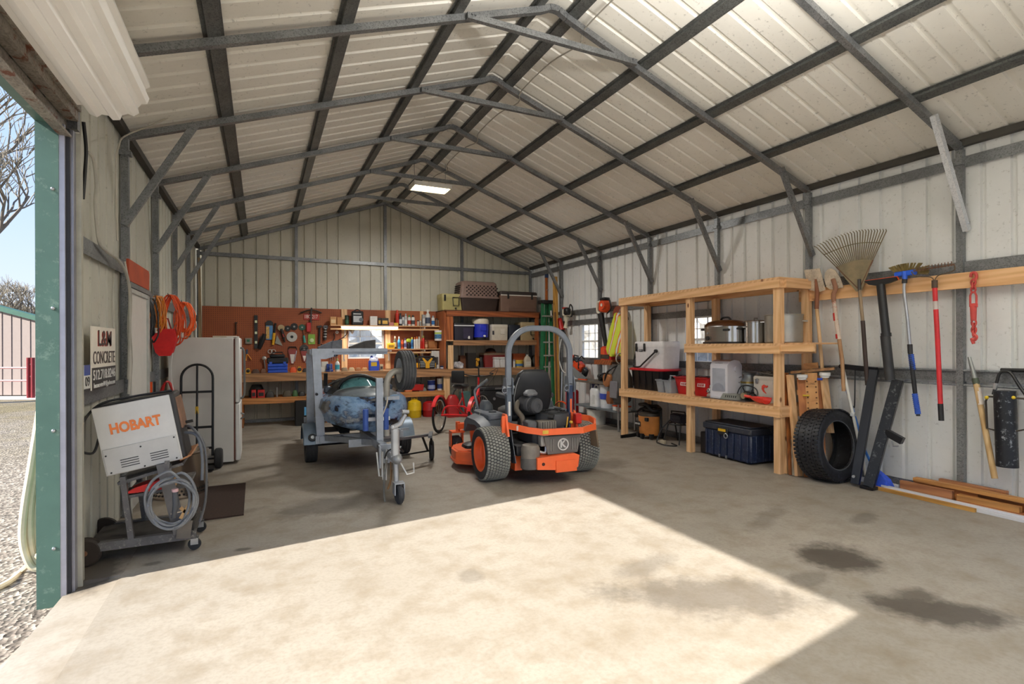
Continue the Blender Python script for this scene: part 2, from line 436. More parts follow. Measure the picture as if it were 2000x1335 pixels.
# purlins (hat channels)
def hat(m, p, q, w=.09, h=.034, up=(0, 0, 1)):
    m.bar(p, q, w, h, up)
    p, q = Vector(p), Vector(q); x = (q-p).normalized(); u = Vector(up); y = u.cross(x).normalized()
    for sg in (1, -1): m.bar(p+y*sg*(w/2+.012)+u*h*.4, q+y*sg*(w/2+.012)+u*h*.4, .03, .004, up)
PX = [(-.302, 'purlin along the left slope, lowest one'), (.615, 'purlin along the left slope, second up from the eave'), (1.55, 'purlin along the left slope, third up from the eave'), (2.36, 'purlin just left of the roof ridge'),
      (2.72, 'purlin just right of the roof ridge'), (3.568, 'purlin along the right slope, first below the ridge one'), (4.5, 'purlin along the right slope, second below the ridge one'), (5.39, 'purlin along the right slope, lowest one')]
for x, lb in PX:
    m = M(); z = roofz(x)+.016; sg = -1 if x > XM else 1
    up = Vector((-sg*SL, 0, 1)).normalized()
    w = .09
    hat(m, (x, YF, z), (x, YB, z), w, .034, up)
    S('roof_purlin', m, MGD, 'galvanized '+lb, 'purlin', group='roof purlins')
# eave members and girts on the walls
ST('trim_1', M().box(XR-.03, XR+.035, YF, YB, ZE-.02, ZE+.045), mt('3d3a34', .7))
ST('trim_2', M().box(XL-.035, XL+.03, YF, YB, ZE-.02, ZE+.045), mt('3d3a34', .7))
def girt(name, m, lb): S(name, m, MG, lb, 'girt', group='wall girts')
def girtR(y0, y1, z, lb, h=.085):
    m = M(); hat(m, (XR+.02, y0, z), (XR+.02, y1, z), h*.6, .03, (-1, 0, 0)); girt('wall_girt', m, lb)
def girtL(y0, y1, z, lb, h=.09, mat=None):
    m = M(); hat(m, (XL-.02, y0, z), (XL-.02, y1, z), h*.7, .03, (1, 0, 0)); girt('wall_girt', m, lb)
girtR(YF, YB-.03, 3.30, 'galvanized top girt high on the right wall')
girtR(6.0, YB-.03, 2.25, 'girt on the right wall above the two windows')
girtR(1.55, 4.25, 2.28, 'galvanized girt behind the tool hanging board')
girtR(1.55, YB-.03, 1.22, 'galvanized girt below the right wall windows, running behind the shelf')
girtR(8.0, YB-.03, 2.03, 'girt over the small window near the leaf blower')
girtR(5.84, 7.36, 2.03, 'girt over the window behind the lumber shelf')
girtR(1.55, YB-.03, .05, 'bottom rail along the foot of the right wall')
girtL(DN1+.1, 5.80, 2.25, 'girt on the left wall above the concrete sign')
girtL(DN1+.1, 5.80, 1.19, 'rusty girt under the concrete sign')
girtL(6.8, YB-.03, 2.08, 'girt on the left wall behind the orange cords')
girtL(6.8, YB-.03, 1.2, 'girt on the left wall behind the refrigerator')
# conduit rails on the right wall near the tools
for z, lb in ((1.275, 'upper thin steel rail along the lower girt'), (1.135, 'lower thin steel rail along the lower girt')):
    S('steel_rail', M().tube([(XR-.012, 1.55, z), (XR-.012, 4.2, z)], .012, 8), MGB, lb, 'rail')
# ================= windows =================
def window(n, axis, a0, a1, z0, z1, pos, rows=4, cols=3, label=None):
    t = T('window_%d' % n, label, None); t['kind'] = 'structure'
    mw = mt('e9e9e6', .45, var=.04)
    def bx(m, u0, u1, za, zb, d0, d1):
        if axis == 'x': m.box(pos+d0, pos+d1, u0, u1, za, zb)
        else: m.box(u0, u1, pos+d0, pos+d1, za, zb)
    m = M(); f = .032
    bx(m, a0-.02, a0+f, z0-.02, z1+.02, -.01, .055); bx(m, a1-f, a1+.02, z0-.02, z1+.02, -.01, .055)
    bx(m, a0+f, a1-f, z0-.02, z0+f, -.01, .055); bx(m, a0+f, a1-f, z1-f, z1+.02, -.01, .055)
    zm = (z0+z1)/2; bx(m, a0+f, a1-f, zm-.018, zm+.018, .0, .05)
    obj('window_frame', m, mw, t)
    m = M(); g = .011
    for k in range(1, cols):
        u = a0+f+(a1-a0-2*f)*k/cols; bx(m, u-g/2, u+g/2, z0+f, z1-f, .018, .032)
    for k in range(rows):
        if k == rows//2: continue
        z = z0+f+(z1-z0-2*f)*k/rows
        if k: bx(m, a0+f, a1-f, z-g/2, z+g/2, .018, .032)
    obj('grille', m, mw, t)
    m = M(); bx(m, a0+f, a1-f, z0+f, z1-f, .022, .026); obj('pane', m, glass_mat(), t)
window(1, 'x', W2[0], W2[1], W2[2], W2[3], XR+.03, label='small white grilled window on the right wall behind the leaf blower')
window(2, 'x', W3[0], W3[1], W3[2], W3[3], XR+.03, label='white grilled window on the right wall behind the lumber shelf')
window(3, 'y', WB[0], WB[1], WB[2], WB[3], YB+.03, label='white grilled window above the workbench')
# ================= ceiling light and added fill fixtures =================
LAMP = 62.
def shop_or_fill_light(Y, X, z, power, label, rz=0., up=0):
    t = T('shop_or_fill_light', label, 'ceiling light', (X, Y, z), rz, 'fluorescent shop lights')
    hs = M()
    hs.box(-.31, .31, -.17, .17, .055, .075); hs.box(-.31, .31, -.185, -.165, 0, .07); hs.box(-.31, .31, .165, .185, 0, .07); hs.box(-.325, -.305, -.185, .185, 0, .075); hs.box(.305, .325, -.185, .185, 0, .075)
    hs.prism([(-.03, .055), (.03, .055), (0, .02)], -.31, .31, 'yz')
    obj('housing', hs, mt('e4e0d6', .5), t)
    tb = M()
    for y in (-.11, -.05, .05, .11): tb.cyl((-.3, y, .03), (.3, y, .03), .016, 10)
    obj('tubes', tb, bpy.data.materials.get('lamp_glow') or emit('lamp_glow', 'fff0c4', 9.), t)
    for sx in (-.27, .27): obj('hanger', M().tube([(sx, 0, .07), (sx*1.02, .02, roofz(X+sx*.5)-.02-z)], .004, 6), MG, t)
    l = bpy.data.lights.new('shop_or_fill_lamp', 'AREA'); l.shape = 'RECTANGLE'; l.size = .6; l.size_y = .34; l.energy = power; l.color = (1, .97, .92)
    o = bpy.data.objects.new('shop_or_fill_lamp', l); C.objects.link(o); o.location = (X, Y, z-.012); o.rotation_euler = (0, 0, rz)
    if up:
        l = bpy.data.lights.new('fill_uplight', 'AREA'); l.shape = 'RECTANGLE'; l.size = .6; l.size_y = .34; l.energy = up; l.color = (1, .97, .92)
        o = bpy.data.objects.new('fill_uplight', l); C.objects.link(o); o.location = (X, Y, z+.09); o.rotation_euler = (PI, 0, rz)
    return t
shop_or_fill_light(8.72, 2.60, 4.19, LAMP*1.5, 'rectangular fluorescent light hanging under the roof ridge')
for Y in (1.9, .3, -1.2):  # unseen fixtures added behind the camera, mostly uplight to brighten the ceiling
    shop_or_fill_light(Y, 2.5, 3.55, LAMP*.12, 'unseen fill light fixture added behind the camera to brighten the roof', up=LAMP*1.9)
# ================= left wall side =================
def line(p, q, n): p, q = Vector(p), Vector(q); return [p.lerp(q, i/n) for i in range(n+1)]
def smooth(P, n=6):
    """Catmull-Rom through points"""
    P = [Vector(p) for p in P]; out = []
    for i in range(len(P)-1):
        a, b, c, d = P[max(0, i-1)], P[i], P[i+1], P[min(len(P)-1, i+2)]
        for k in range(n):
            t = k/n
            out.append(.5*((2*b)+(c-a)*t+(2*a-5*b+4*c-d)*t*t+(3*b-a-3*c+d)*t**3))
    out.append(P[-1]); return out
MBLK = mt('1b1b1c', .45, var=.2); MRUB = mt('222223', .75, var=.25, bump=.15); MBLKM = mt('151516', .35, .3)
MWHT = mt('e4e3df', .35, var=.04); MRED = mt('b3201c', .4, var=.12); MORG = mt('e2521d', .4, var=.08)
MGRN = mt('4b6a60', .5, var=.1, wear='6a8478', scale=4)
MSTEEL = mt('b9bcc0', .28, .9, var=.08); MRUST = mt('7b5238', .8, .1, var=.35)
WLX = lambda: wood('x', 'd0a06c', 'a8743f')
WX, WY, WZ = wood('x', 'e3b98a', 'c79565', 'pine_x'), wood('y', 'e8bd8c', 'cf9c68', 'pine_y'), wood('z', 'e9c294', 'd0a170', 'pine_z')
WDX, WDZ = wood('x', 'a87a4a', '6f4c2b', 'old_pine_x'), wood('z', 'a8642f', '6e3d1c', 'old_pine_z')
# green jamb, header, tracks
m = M(); m.box(-1.262, -1.157, 4.245, 4.26, -.12, 2.95); m.box(-1.274, -1.262, 4.245, 4.55, -.12, 3.0)
ST('trim_3', m, MGRN, 'green painted door jamb trim at the roll-up opening')
t = T('jamb_screw', 'row of steel screw heads on the green door jamb', 'screw'); t['kind'] = 'structure'
for z in (.27, 1.01, 1.78, 2.53): obj('head', M().sph((-1.185, 4.238, z), (.012, .012, .012), 6), MSTEEL, t)
ST('trim_4', M().box(-1.274, -1.157, DN0, 4.26, 2.948, 3.05), MGRN, 'green painted header over the roll-up opening')
ST('trim_5', M().box(-1.274, -1.157, DN0-.04, DN0, -.1, 3.05), MGRN)
t = T('door_track', 'galvanized roll-up door guide track beside the green jamb', 'door track', (0, 0, 0))
obj('channel', M().box(-1.162, -1.128, 4.25, 4.27, -.05, 2.95), mt('b9b9c4', .4, .4), t)
obj('seal', M().box(-1.128, -1.108, 4.266, 4.303, -.05, 2.93), mt('26262c', .6), t)
obj('flange', M().box(-1.113, -1.092, 4.282, 4.335, -.04, 2.93), mt('8f8f98', .4, .5), t)
obj('edge_angle', M().box(-1.10, -1.066, 4.335, 4.378, -.03, 2.93).box(-1.23, -1.10, 4.357, 4.378, -.03, 2.93), mt('a9a79a', .5, .2), t)
# roll-up door coil
t = T('door_coil', 'white corrugated roll-up door rolled into a coil over the opening', 'roll-up door', (-.894, 0, 3.24))
pr = []; n = 72
for k in range(n+1):
    a = 2*PI*k/n; r = .227 + (.016 if (k % 6) in (0, 1, 2) else -.010) + (-.02*k/n)
    pr.append((r*math.cos(a+2.2), r*math.sin(a+2.2)))
m = M(); inner = [(x*.86, z*.86) for x, z in pr]
m.loft([[(x, DN0-.1, z) for x, z in pr], [(x, 4.21, z) for x, z in pr], [(x, 4.205, z) for x, z in inner], [(x, 3.9, z) for x, z in inner]], caps=False)
obj('curtain', m, mt('f8f6f1', .42, var=.03, scale=3), t)
obj('barrel', M().cyl((0, DN0-.2, 0), (0, 4.28, 0), .11, 20), MG, t)
obj('end_bracket', M().box(-.20, .06, 4.24, 4.265, -.09, .05).box(-.20, -.18, 3.96, 4.265, -.12, .05), MGD, t)
S('lintel_tube', M().box(-1.135, -1.07, DN0-.1, 4.30, 2.996, 3.087).box(-1.07, -1.054, DN0-.1, 4.30, 3.06, 3.087), MGR, 'rust-stained steel lintel tube running along the roll-up opening', 'lintel')['kind'] = 'structure'
S('lintel_angle', M().box(-1.16, -1.14, DN0-.1, 4.345, 2.889, 2.996).box(-1.16, -1.10, DN0-.1, 4.345, 2.879, 2.895), MGR, 'rusted steel angle under the lintel tube', 'lintel')['kind'] = 'structure'
S('seal_strip', M().tube(smooth([wX(163, 238, -1.08), wX(168, 290, -1.075), wX(166, 335, -1.075), wX(162, 388, -1.08)]), .012, 6), MBLK, 'loose black rubber seal hanging beside the door track', 'seal')
# walk-through door
t = T('door_1', 'white walk-through door in the left wall', None); t['kind'] = 'structure'
obj('slab', M().box(XL-.03, XL+.012, WD0+.02, WD1-.02, .01, 2.04), mt('d8d6d0', .4, var=.04), t)
obj('door_frame', M().box(XL-.05, XL+.03, WD0-.05, WD0+.02, 0, 2.07).box(XL-.05, XL+.03, WD1-.02, WD1+.05, 0, 2.07).box(XL-.05, XL+.03, WD0, WD1, 2.04, 2.08), mt('b8bab5', .5, .2), t)
h = obj('handle', M().lathe([(.03, 0), (.012, .01), (.012, .04), (.028, .06), (.02, .075)], (XL+.012, WD1-.1, 1.0), (1, 0, 0)), MSTEEL, t)
S('door_lintel', M().box(XL+.0, XL+.04, 5.82, 6.80, 2.085, 2.13), MG, 'galvanized channel lying over the white walk-through door', 'lintel')['kind'] = 'structure'
S('plywood_panel', M().prism([(5.81, 2.14), (6.76, 2.14), (6.78, 2.31), (6.74, 2.34), (5.81, 2.335)], XL+.01, XL+.03, 'yz'), mt('b0461f', .7, var=.2, scale=3), 'red-orange plywood scrap mounted above the white door', 'plywood')
# concrete sign
t = T('yard_sign', 'white and black concrete company yard sign leaning on the left wall girt', 'sign', (XL+.055, 4.52, 1.235), 0)
obj('board', M().box(-.004, .004, 0, .645, 0, .445), mt('e6e0d2', .5, var=.05), t)
obj('lower_band', M().box(.004, .0055, 0, .645, 0, .155), mt('26201f', .5), t)
dk, rd = mt('2c1a17', .5), mt('a8371f', .5)
txt(t, 'L&M', (.0055, .325, .355), FXp, .16, rd, .36, .001); txt(t, 'L&M', (.0075, .332, .36), FXp, .16, dk, .36, .001)
txt(t, 'CONCRETE', (.0055, .325, .22), FXp, .13, dk, .59, .0)
txt(t, '512.718.8246', (.0065, .325, .10), FXp, .10, MWHT, .60, .0); txt(t, 'lmconcrete101@yahoo.com', (.0065, .33, .03), FXp, .05, MWHT, .58)
t = T('license_plate', 'small blue and white license plate beside the concrete sign', 'license plate', (XL+.05, 4.37, 1.255))
obj('plate', M().box(0, .003, 0, .135, 0, .16), mt('cfcfca', .4), t); obj('blue_band', M().box(.003, .004, 0, .135, .09, .16), mt('27438f', .4), t); txt(t, '09', (.004, .07, .045), FXp, .09, MBLK, .1)
# wiring
P = [wX(170, 296, XL-.0), wX(182, 310, XL+.02), wX(188, 360, XL+.02), wX(186, 400, XL+.02), wX(193, 470, XL+.02), wX(208, 490, XL+.03), (XL+.06, 5.40, 2.22), (XL+.07, 5.62, 2.0), (XL+.05, 5.66, 1.25)]
S('flex_conduit', M().tube(smooth(P), .011, 8), mt('b5b2a8', .45, .3), 'grey flexible conduit leaving a hole in the left wall panel', 'conduit')
for k in range(5):
    o = .018*k
    S('wall_cable', M().tube(smooth([(XL+.04, 5.60+o, 2.28-.02*k), (XL+.06, 5.66+o, 2.0), (XL+.05, 5.66+o*1.4, 1.7), (XL+.06, 5.68+o, 1.4), (XL+.05, 5.66+o*.7, 1.12)]), .0085, 6), mt(['b9b6ad', 'c9c6be', 'a5a198', '8d8a82', 'bdb9ae'][k], .5), 'grey electric cable in the bundle running down beside the white door', 'cable', group='grey cables beside the white door')
P = [wX(229, 470, XL+.09), wX(226, 330, XL+.09), wX(232, 285, XL+.1)]+[wY(245, 265, 5.75), wY(300, 243, 5.75), wY(360, 215, 5.75), wY(420, 200, 5.8), wY(520, 190, 5.8), wY(700, 168, 5.8), wY(825, 152, 5.8)]
S('roof_cable', M().tube(smooth(P), .007, 6), mt('b9b4a8', .5, .2), 'thin grey cable curving from the left post along the rafter', 'cable')
# ridge conduit on the roof
P = []
for i in range(8):
    y = YB-.6-i*1.524*.92
    P += [(XM+.32, y, ZR-.16), (XM+.33, y-.7, ZR-.15), (XM+.38, y-1.2, ZR-.2)]
S('ridge_cable', M().tube(smooth(P, 4), .008, 6), mt('a9a59a', .5, .2), 'thin grey cable running along the purlin right of the ridge', 'cable')
# ---- refrigerator
t = T('refrigerator', 'white refrigerator seen from the side behind the hand truck', 'refrigerator', (-1.06, 7.83, 0))
mf = mt('d6d3cd', .35, var=.05, scale=3)
obj('cabinet', M().box(0, .725, 0, .68, .03, 1.655, .008), mf, t); obj('gasket', M().box(.725, .742, .012, .668, .05, 1.64), mt('5d2a1c', .7), t)
d = obj('door', M().box(.742, .80, 0, .68, .80, 1.655, .012), MWHT, t); obj('handle', M().tube(smooth([(.80, .05, 1.52), (.845, .05, 1.47), (.85, .05, 1.15), (.845, .05, .90), (.80, .05, .85)]), .013, 8), mt('6f6e6b', .4), d)
d = obj('door', M().box(.742, .80, 0, .68, .04, .79, .012), MWHT, t); obj('handle', M().tube([(.80, .05, .66), (.84, .05, .64), (.84, .05, .60), (.80, .05, .58)], .012, 8), mt('6f6e6b', .4), d)
obj('hinge_cover', M().box(.64, .79, .03, .09, 1.655, 1.67, .004), MWHT, t)
S('flat_box', M().box(-.14, .14, -.12, .12, 0, .022, .004), mt('cfc4ae', .6), 'flat cream tray lying on top of the refrigerator', 'tray', (-.44, 8.03, 1.656))
# ---- hand truck
t = T('hand_truck', 'black hand truck with a rounded handle leaning on the refrigerator side', 'hand truck', (-.735, 7.60, 0))
w = .172; top = .155; lean = .0
def ht(x, z): return (x, .12*z/1.4, z)
R = .0145
hoop = [ht(-w, .17), ht(-w, 1.13)] + [ht(w*math.cos(math.radians(180-a)), 1.14+w*math.sin(math.radians(a))) for a in range(10, 180, 10)] + [ht(w, 1.13), ht(w, .17)]
obj('handle_hoop', M().tube(hoop, R, 10), MBLKM, t)
obj('center_bar', M().tube([ht(.0, .17), ht(.0, 1.30)], .0125, 8), MBLKM, t)
for z in (.27, .53, .97): obj('cross_bar', M().bar(ht(-w, z), ht(w, z), .02, .028), MBLKM, t)
obj('warning_label', M().box(-.017, .017, .052, .055, .70, .79), mt('c9a11e', .5), t)
obj('toe_plate', M().box(-.2, .2, -.19, .02, .03, .045), MBLKM, t)
obj('axle', M().cyl((-.26, .06, .125), (.26, .06, .125), .011, 10), MBLKM, t)
for sg in (-1, 1):
    wh = obj('wheel', M().lathe([(.06, -.045), (.105, -.045), (.123, -.03), (.127, 0), (.123, .03), (.105, .045), (.06, .045)], (sg*.235, .06, .127), (1, 0, 0), 28), MRUB, t)
    obj('rim', M().cyl((sg*.235-.04, .06, .127), (sg*.235+.04, .06, .127), .06, 20), mt('3a3a3c', .5), wh)
# ---- fire pit
t = T('fire_pit', 'stainless steel smokeless fire pit behind the welding cart', 'fire pit', (-.79, 6.5, 0))
ss = mt('b7a99c', .22, .95, var=.1, scale=2)
m = M(); m.lathe([(.245, .0), (.26, .01), (.265, .43), (.275, .445), (.262, .452), (.205, .448), (.20, .44), (.215, .12), (.0, .10)], n=40, caps=False); obj('shell', m, ss, t)
hl = M()
for r in range(2):
    for k in range(44):
        a = 2*PI*(k+.5*r)/44; hl.cyl((.255*math.cos(a), .255*math.sin(a), .045+.035*r), (.267*math.cos(a), .267*math.sin(a), .045+.035*r), .0105, 8)
obj('vent_holes', hl, mt('15120f', .8), t)
# ---- floor mat
q = [wZ(480, 944), wZ(476, 1006), wZ(386, 1018), wZ(368, 956)]
m = M(); m.prism([(p.x, p.y) for p in q], .001, .013, 'xy')
S('floor_mat', m, mt('2e1d15', .9, var=.4, scale=60, wear='4b3526'), 'dark brown rubber mat lying on the floor right of the welding cart', 'mat')
# ---- welding cart
MCART = mt('5c5a5a', .6, .3, var=.25, wear='8d8880')
t = T('welding_cart', 'grey steel welding cart with a tilted shelf near the left door jamb', 'cart', (-.75, 4.62, 0))
def lo(p): return Vector(p)-Vector((-.75, 4.62, 0))
yf, yb = 0, .48
for y in (yf, yb): obj('base_bar', M().bar((-.40, y, .13), (.30, y, .13), .05, .06), MCART, t)
obj('bottom_tray', M().box(-.36, .28, .02, yb-.02, .14, .15).box(.27, .285, .0, yb, .1, .2), mt('3d3a37', .7, .2, var=.3), t)
a, b = lo(wY(240, 930, 4.62)), lo(wY(257, 1052, 4.62))
for y in (yf, yb): obj('upright', M().bar((a.x, y, a.z), (b.x, y, .15), .035, .04, (0, 1, 0)), MCART, t)
p0, p1 = lo(wY(222, 938, 4.6)), lo(wY(357, 898, 4.6))
obj('top_shelf', M().bar((p0.x+.02, .24, p0.z-.03), (p1.x, .24, p1.z-.03), .5, .02), MCART, t)
obj('shelf_lip', M().bar((p1.x-.02, .24, p1.z+.0), (p1.x+.05, .24, p1.z+.03), .5, .012), mt('9c6a43', .6), t)
s0, s1 = lo(wY(246, 972, 4.62)), lo(wY(332, 955, 4.62))
obj('middle_shelf', M().bar((s0.x-.02, .24, s0.z), (s1.x+.12, .24, s1.z+.01), .46, .02), MCART, t)
g0, g1 = lo(wY(318, 905, 4.58)), lo(wY(352, 1040, 4.58))
obj('front_strut', M().bar((g0.x, -.035, g0.z), (g1.x, -.035, g1.z), .075, .008, (0, 1, 0)) if False else M().bar((g0.x, -.035, g0.z), (g1.x, -.035, .16), .012, .085, (1, 0, 0)), mt('6d6b6a', .5, .4, var=.2), t)
k0 = lo(wY(363, 1020, 4.56)); obj('foot_plate', M().obox((k0.x-.01, -.06, .19), (.09, .01, .15), (.3, .15, 0)), mt('77726c', .5, .4), t)
obj('cable_hook', M().box(g0.x+.02, g0.x+.05, -.1, .0, g0.z-.03, g0.z-.01).box(g0.x+.02, g0.x+.05, -.11, -.095, g0.z-.03, g0.z+.03), MCART, t)
for y in (.0, yb):
    w_ = obj('wheel', M().lathe([(.02, -.03), (.085, -.03), (.1, -.018), (.1, .018), (.085, .03), (.02, .03)], (-.37, y, .101), (0, 1, 0), 26), mt('2a211a', .8, var=.4), t)
    obj('hub', M().cyl((-.37, y-.034, .101), (-.37, y+.034, .101), .02, 12), MRUST, w_)
for y in (.03, yb-.03):
    c_ = obj('caster', M().lathe([(.012, -.016), (.04, -.016), (.045, 0), (.04, .016), (.012, .016)], (.285, y, .046), (0, 1, 0), 18), MRUB, t)
    obj('fork', M().box(.26, .31, y-.024, y-.019, .046, .1).box(.26, .31, y+.019, y+.024, .046, .1).box(.26, .31, y-.024, y+.024, .094, .1), MSTEEL, c_)
# welder
pc = (wY(196, 800, 4.6)+wY(312, 775, 4.6)+wY(342, 895, 4.6)+wY(225, 925, 4.6))/4
ang = -math.radians(10.2)
t = T('welder', 'white welder with orange lettering standing tilted on the welding cart', 'welder', (pc.x, 4.60, pc.z), rot=(0, ang, 0))
mw_ = mt('c9c8c5', .42, var=.05); W2_, H2_ = .235, .245
obj('side_panel', M().box(-W2_, W2_, 0, .012, -H2_, H2_, .004), mw_, t)
obj('lower_panel', M().box(-W2_+.01, W2_-.01, -.006, 0, -H2_+.005, -.055, .002), mt('b9b8b5', .42, var=.05), t)
obj('body', M().box(-W2_+.004, W2_+.03, .012, .30, -H2_+.004, H2_+.01, .012), mt('2b2a2b', .5, var=.2), t)
obj('control_panel', M().box(W2_+.03, W2_+.04, .03, .28, -.02, H2_-.03), mt('7a5a45', .5, var=.4), t)
for x in (-.07, .11):
    for k in range(4): obj('vent_slot', M().box(x-.065+.012*0, x+.045, -.008, -.004, -.205+.017*k, -.199+.017*k), mt('3a3a3a', .6), t)
sc_ = M()
for p in ((-.21, -.1), (-.2, -.225), (.2, -.225), (.21, -.07), (.0, -.085), (.0, -.23)): sc_.cyl((p[0], -.01, p[1]), (p[0], 0, p[1]), .006, 8)
obj('screws', sc_, MBLK, t)
txt(t, 'HOBART', (.0, -.002, .075), FY, .1, mt('e07a3a', .45), .31, .004)
obj('power_cord', M().tube(smooth([(W2_+.01, .1, H2_+.02), (.0, .08, H2_+.03), (-.2, .05, H2_+.015), (-.33, .02, .12), (-.36, .0, .0), (-.28, .0, -.06), (-W2_+.0, .03, .03)]), .0085, 8), MBLK, t)
obj('front_handle', M().tube([(W2_+.04, .2, .0), (W2_+.09, .2, .0)], .011, 8), MBLK, t)
P = [(W2_+.04, .06, -.06), (W2_+.12, .0, -.1), (W2_+.13, -.05, -.25), (W2_+.1, -.08, -.42)]
obj('gun_lead', M().tube(smooth(P), .011, 8), mt('56585c', .5), t); obj('ground_lead', M().tube(smooth([(W2_+.04, .12, -.02), (W2_+.1, .02, -.04), (W2_+.155, -.03, -.2), (W2_+.1, -.06, -.55), (W2_+.03, -.08, -.72)]), .009, 8), mt('4a4a4c', .5), t)
# cable coil on the hook
cc = wY(333, 980, 4.47); P = []
rr = random.Random(3)
for k in range(7):
    rx, rz = .125+rr.uniform(-.02, .035), .165+rr.uniform(-.02, .04); ox, oz = rr.uniform(-.02, .02), rr.uniform(-.05, .01)
    for i in range(16):
        a = 2*PI*i/16+PI/2; P.append((ox+rx*math.cos(a)*(1+.1*math.sin(a)), rr.uniform(-.02, .02)-.002*k, oz+rz*math.sin(a)))
t = T('welding_gun', 'coiled grey welding gun cable hanging on the welding cart', 'welding gun', (cc.x, 4.50, cc.z))
obj('cable_coil', M().tube(smooth(P, 3), .0095, 6), mt('6d6f72', .45), t)
obj('gun_handle', M().tube([(.03, -.045, .09), (.035, -.05, -.02), (.02, -.05, -.11)], [.018, .02, .014], 10), mt('3f4145', .5), t)
obj('gun_label', M().cyl((.031, -.046, .075), (.03, -.046, .095), .021, 10), mt('c9a0a0', .5), t)
p = lo(wY(362, 995, 4.5)); t2 = T('ground_clamp', 'brass coloured ground clamp hanging at the cart front', 'clamp', wY(362, 1000, 4.50))
obj('jaw', M().bar((-.03, 0, .04), (.03, .0, -.03), .012, .022).bar((.02, 0, .05), (-.03, 0, -.04), .012, .022), mt('a98a62', .4, .6), t2); obj('electrode', M().tube([(-.09, .0, -.0), (.06, .0, .02)], .004, 6), mt('c9b9a0', .5), t2)
c0 = wY(285, 945, 4.75); m = M(); m.loft([[(c0.x+x*k, 4.72+y, c0.z+z) for x, y, z in ((-.12, -.1, -.03), (.15, -.1, -.02), (.16, .15, -.02), (-.1, .15, -.03))] for k, z in ((1, 0), )]+[[(c0.x+.03+x*.6, 4.72+y*.7, c0.z+.035+dz) for x, y, dz in ((-.12, -.1, -.03), (.15, -.1, .012), (.16, .15, .01), (-.1, .15, -.03))]])
S('red_cloth', m, mt('c1261d', .7), 'red cloth lying on the middle cart shelf', 'cloth')
c0 = wY(305, 968, 4.7); S('rod_box', M().box(-.10, .10, -.1, .1, 0, .05, .004), mt('c39a6a', .6), 'tan cardboard box on the middle cart shelf', 'box', (c0.x+.03, 4.74, s0.z+.02))
S('wire_comb', M().box(-.05, .05, -.04, .04, 0, .03).box(-.05, -.04, -.05, -.04, 0, .04).box(-.02, -.01, -.05, -.04, 0, .04).box(.01, .02, -.05, -.04, 0, .04).box(.04, .05, -.05, -.04, 0, .04), mt('4f3a30', .7), 'small brown wire brush on the middle cart shelf', 'brush', (s0.x-.75+.05, 4.70, s0.z+.018))
# ---- cords on the left wall
def loops(n, rx, rz, seed, jit=.25, drop=0):
    rr = random.Random(seed); P = []
    for k in range(n):
        a0 = rx*(1+rr.uniform(-jit, jit)); b0 = rz*(1+rr.uniform(-jit*.7, jit*.6)); yo = rr.uniform(-.05, .05); xo = rr.uniform(-.3, .3)*rx
        for i in range(14):
            a = 2*PI*i/14+PI/2; z = b0*math.sin(a)-b0
            P.append((xo*(-z/rz)*.5+a0*math.cos(a)*(.75+.35*(-z/(2*rz))), yo+rr.uniform(-.015, .015), z))
    return smooth(P, 3)
def cord(px, py, Y, col, n, rx, rz, seed, lb, rad=.0065, nm='extension_cable'):
    p = wY(px, py, Y)
    t = T(nm, lb, 'cord', p, -.5, 'cords hanging on the left wall')
    obj('loops', M().tube(loops(n, rx, rz, seed), rad, 5), mt(col, .45, var=.1), t)
    obj('plug', M().box(-.014, .014, -.06, -.035, -2*rz-.02, -2*rz+.04, .006), mt('d9d4cc' if seed % 2 else '2a2a2a', .5), t)
    obj('hook', M().tube([(0, .06, .01), (0, -.05, -.005), (0, -.065, .015)], .005, 6), MG, t)
    return t
cord(310, 578, 7.15, 'd8842c', 9, .055, .20, 1, 'yellow-orange extension cord bundle hanging nearest the white door')
cord(335, 576, 7.3, 'e05a2c', 16, .12, .27, 2, 'thick red-orange extension cord bundle hanging in the middle')
cord(361, 590, 7.3, 'f06a2a', 12, .095, .20, 3, 'bright orange extension cord bundle hanging farthest from the door')
cord(294, 582, 6.95, '1c1c1d', 9, .05, .24, 4, 'black cable bundle hanging right of the white door', .008, 'black_cable')
p = wY(322, 642, 7.2); m = M(); m.loft([[(x, y, 0) for x, y in ((-.09, -.05), (.1, -.05), (.1, .05), (-.09, .05))], [(x, y, -.12) for x, y in ((-.12, -.07), (.12, -.07), (.12, .07), (-.12, .07))], [(x, y, -.27) for x, y in ((-.085, -.055), (.08, -.055), (.08, .055), (-.085, .055))], [(x, y, -.31) for x, y in ((-.05, -.04), (.05, -.04), (.05, .04), (-.05, .04))]])
t = T('tool_bag', 'red cloth bag hanging under the orange cords', 'bag', p); obj('pouch', m, mt('cc1f1f', .75, var=.15), t); obj('strap', M().tube([(-.06, 0, 0), (-.03, 0, .12), (.03, 0, .12), (.06, 0, 0)], .008, 6), mt('8d1717', .7), t)
p = wY(292, 745, 6.95); t = T('farm_jack', 'orange and black farm jack standing between the white door and refrigerator', 'jack', (p.x, 6.98, 0))
obj('bar', M().box(-.02, .02, 0, .02, .02, 1.15), MORG, t); obj('side_plate', M().box(-.05, -.03, 0, .04, .3, 1.15).box(.03, .05, 0, .04, .3, 1.15), MBLK, t); obj('base', M().box(-.09, .09, -.06, .07, 0, .02), MBLK, t)
p = wY(322, 745, 7.4); t = T('air_hose', 'red air hose coiled low on the left wall beside the refrigerator', 'hose', (p.x+.02, 7.45, p.z)); obj('loops', M().tube(loops(7, .07, .19, 9), .009, 6), mt('b8201f', .5), t)
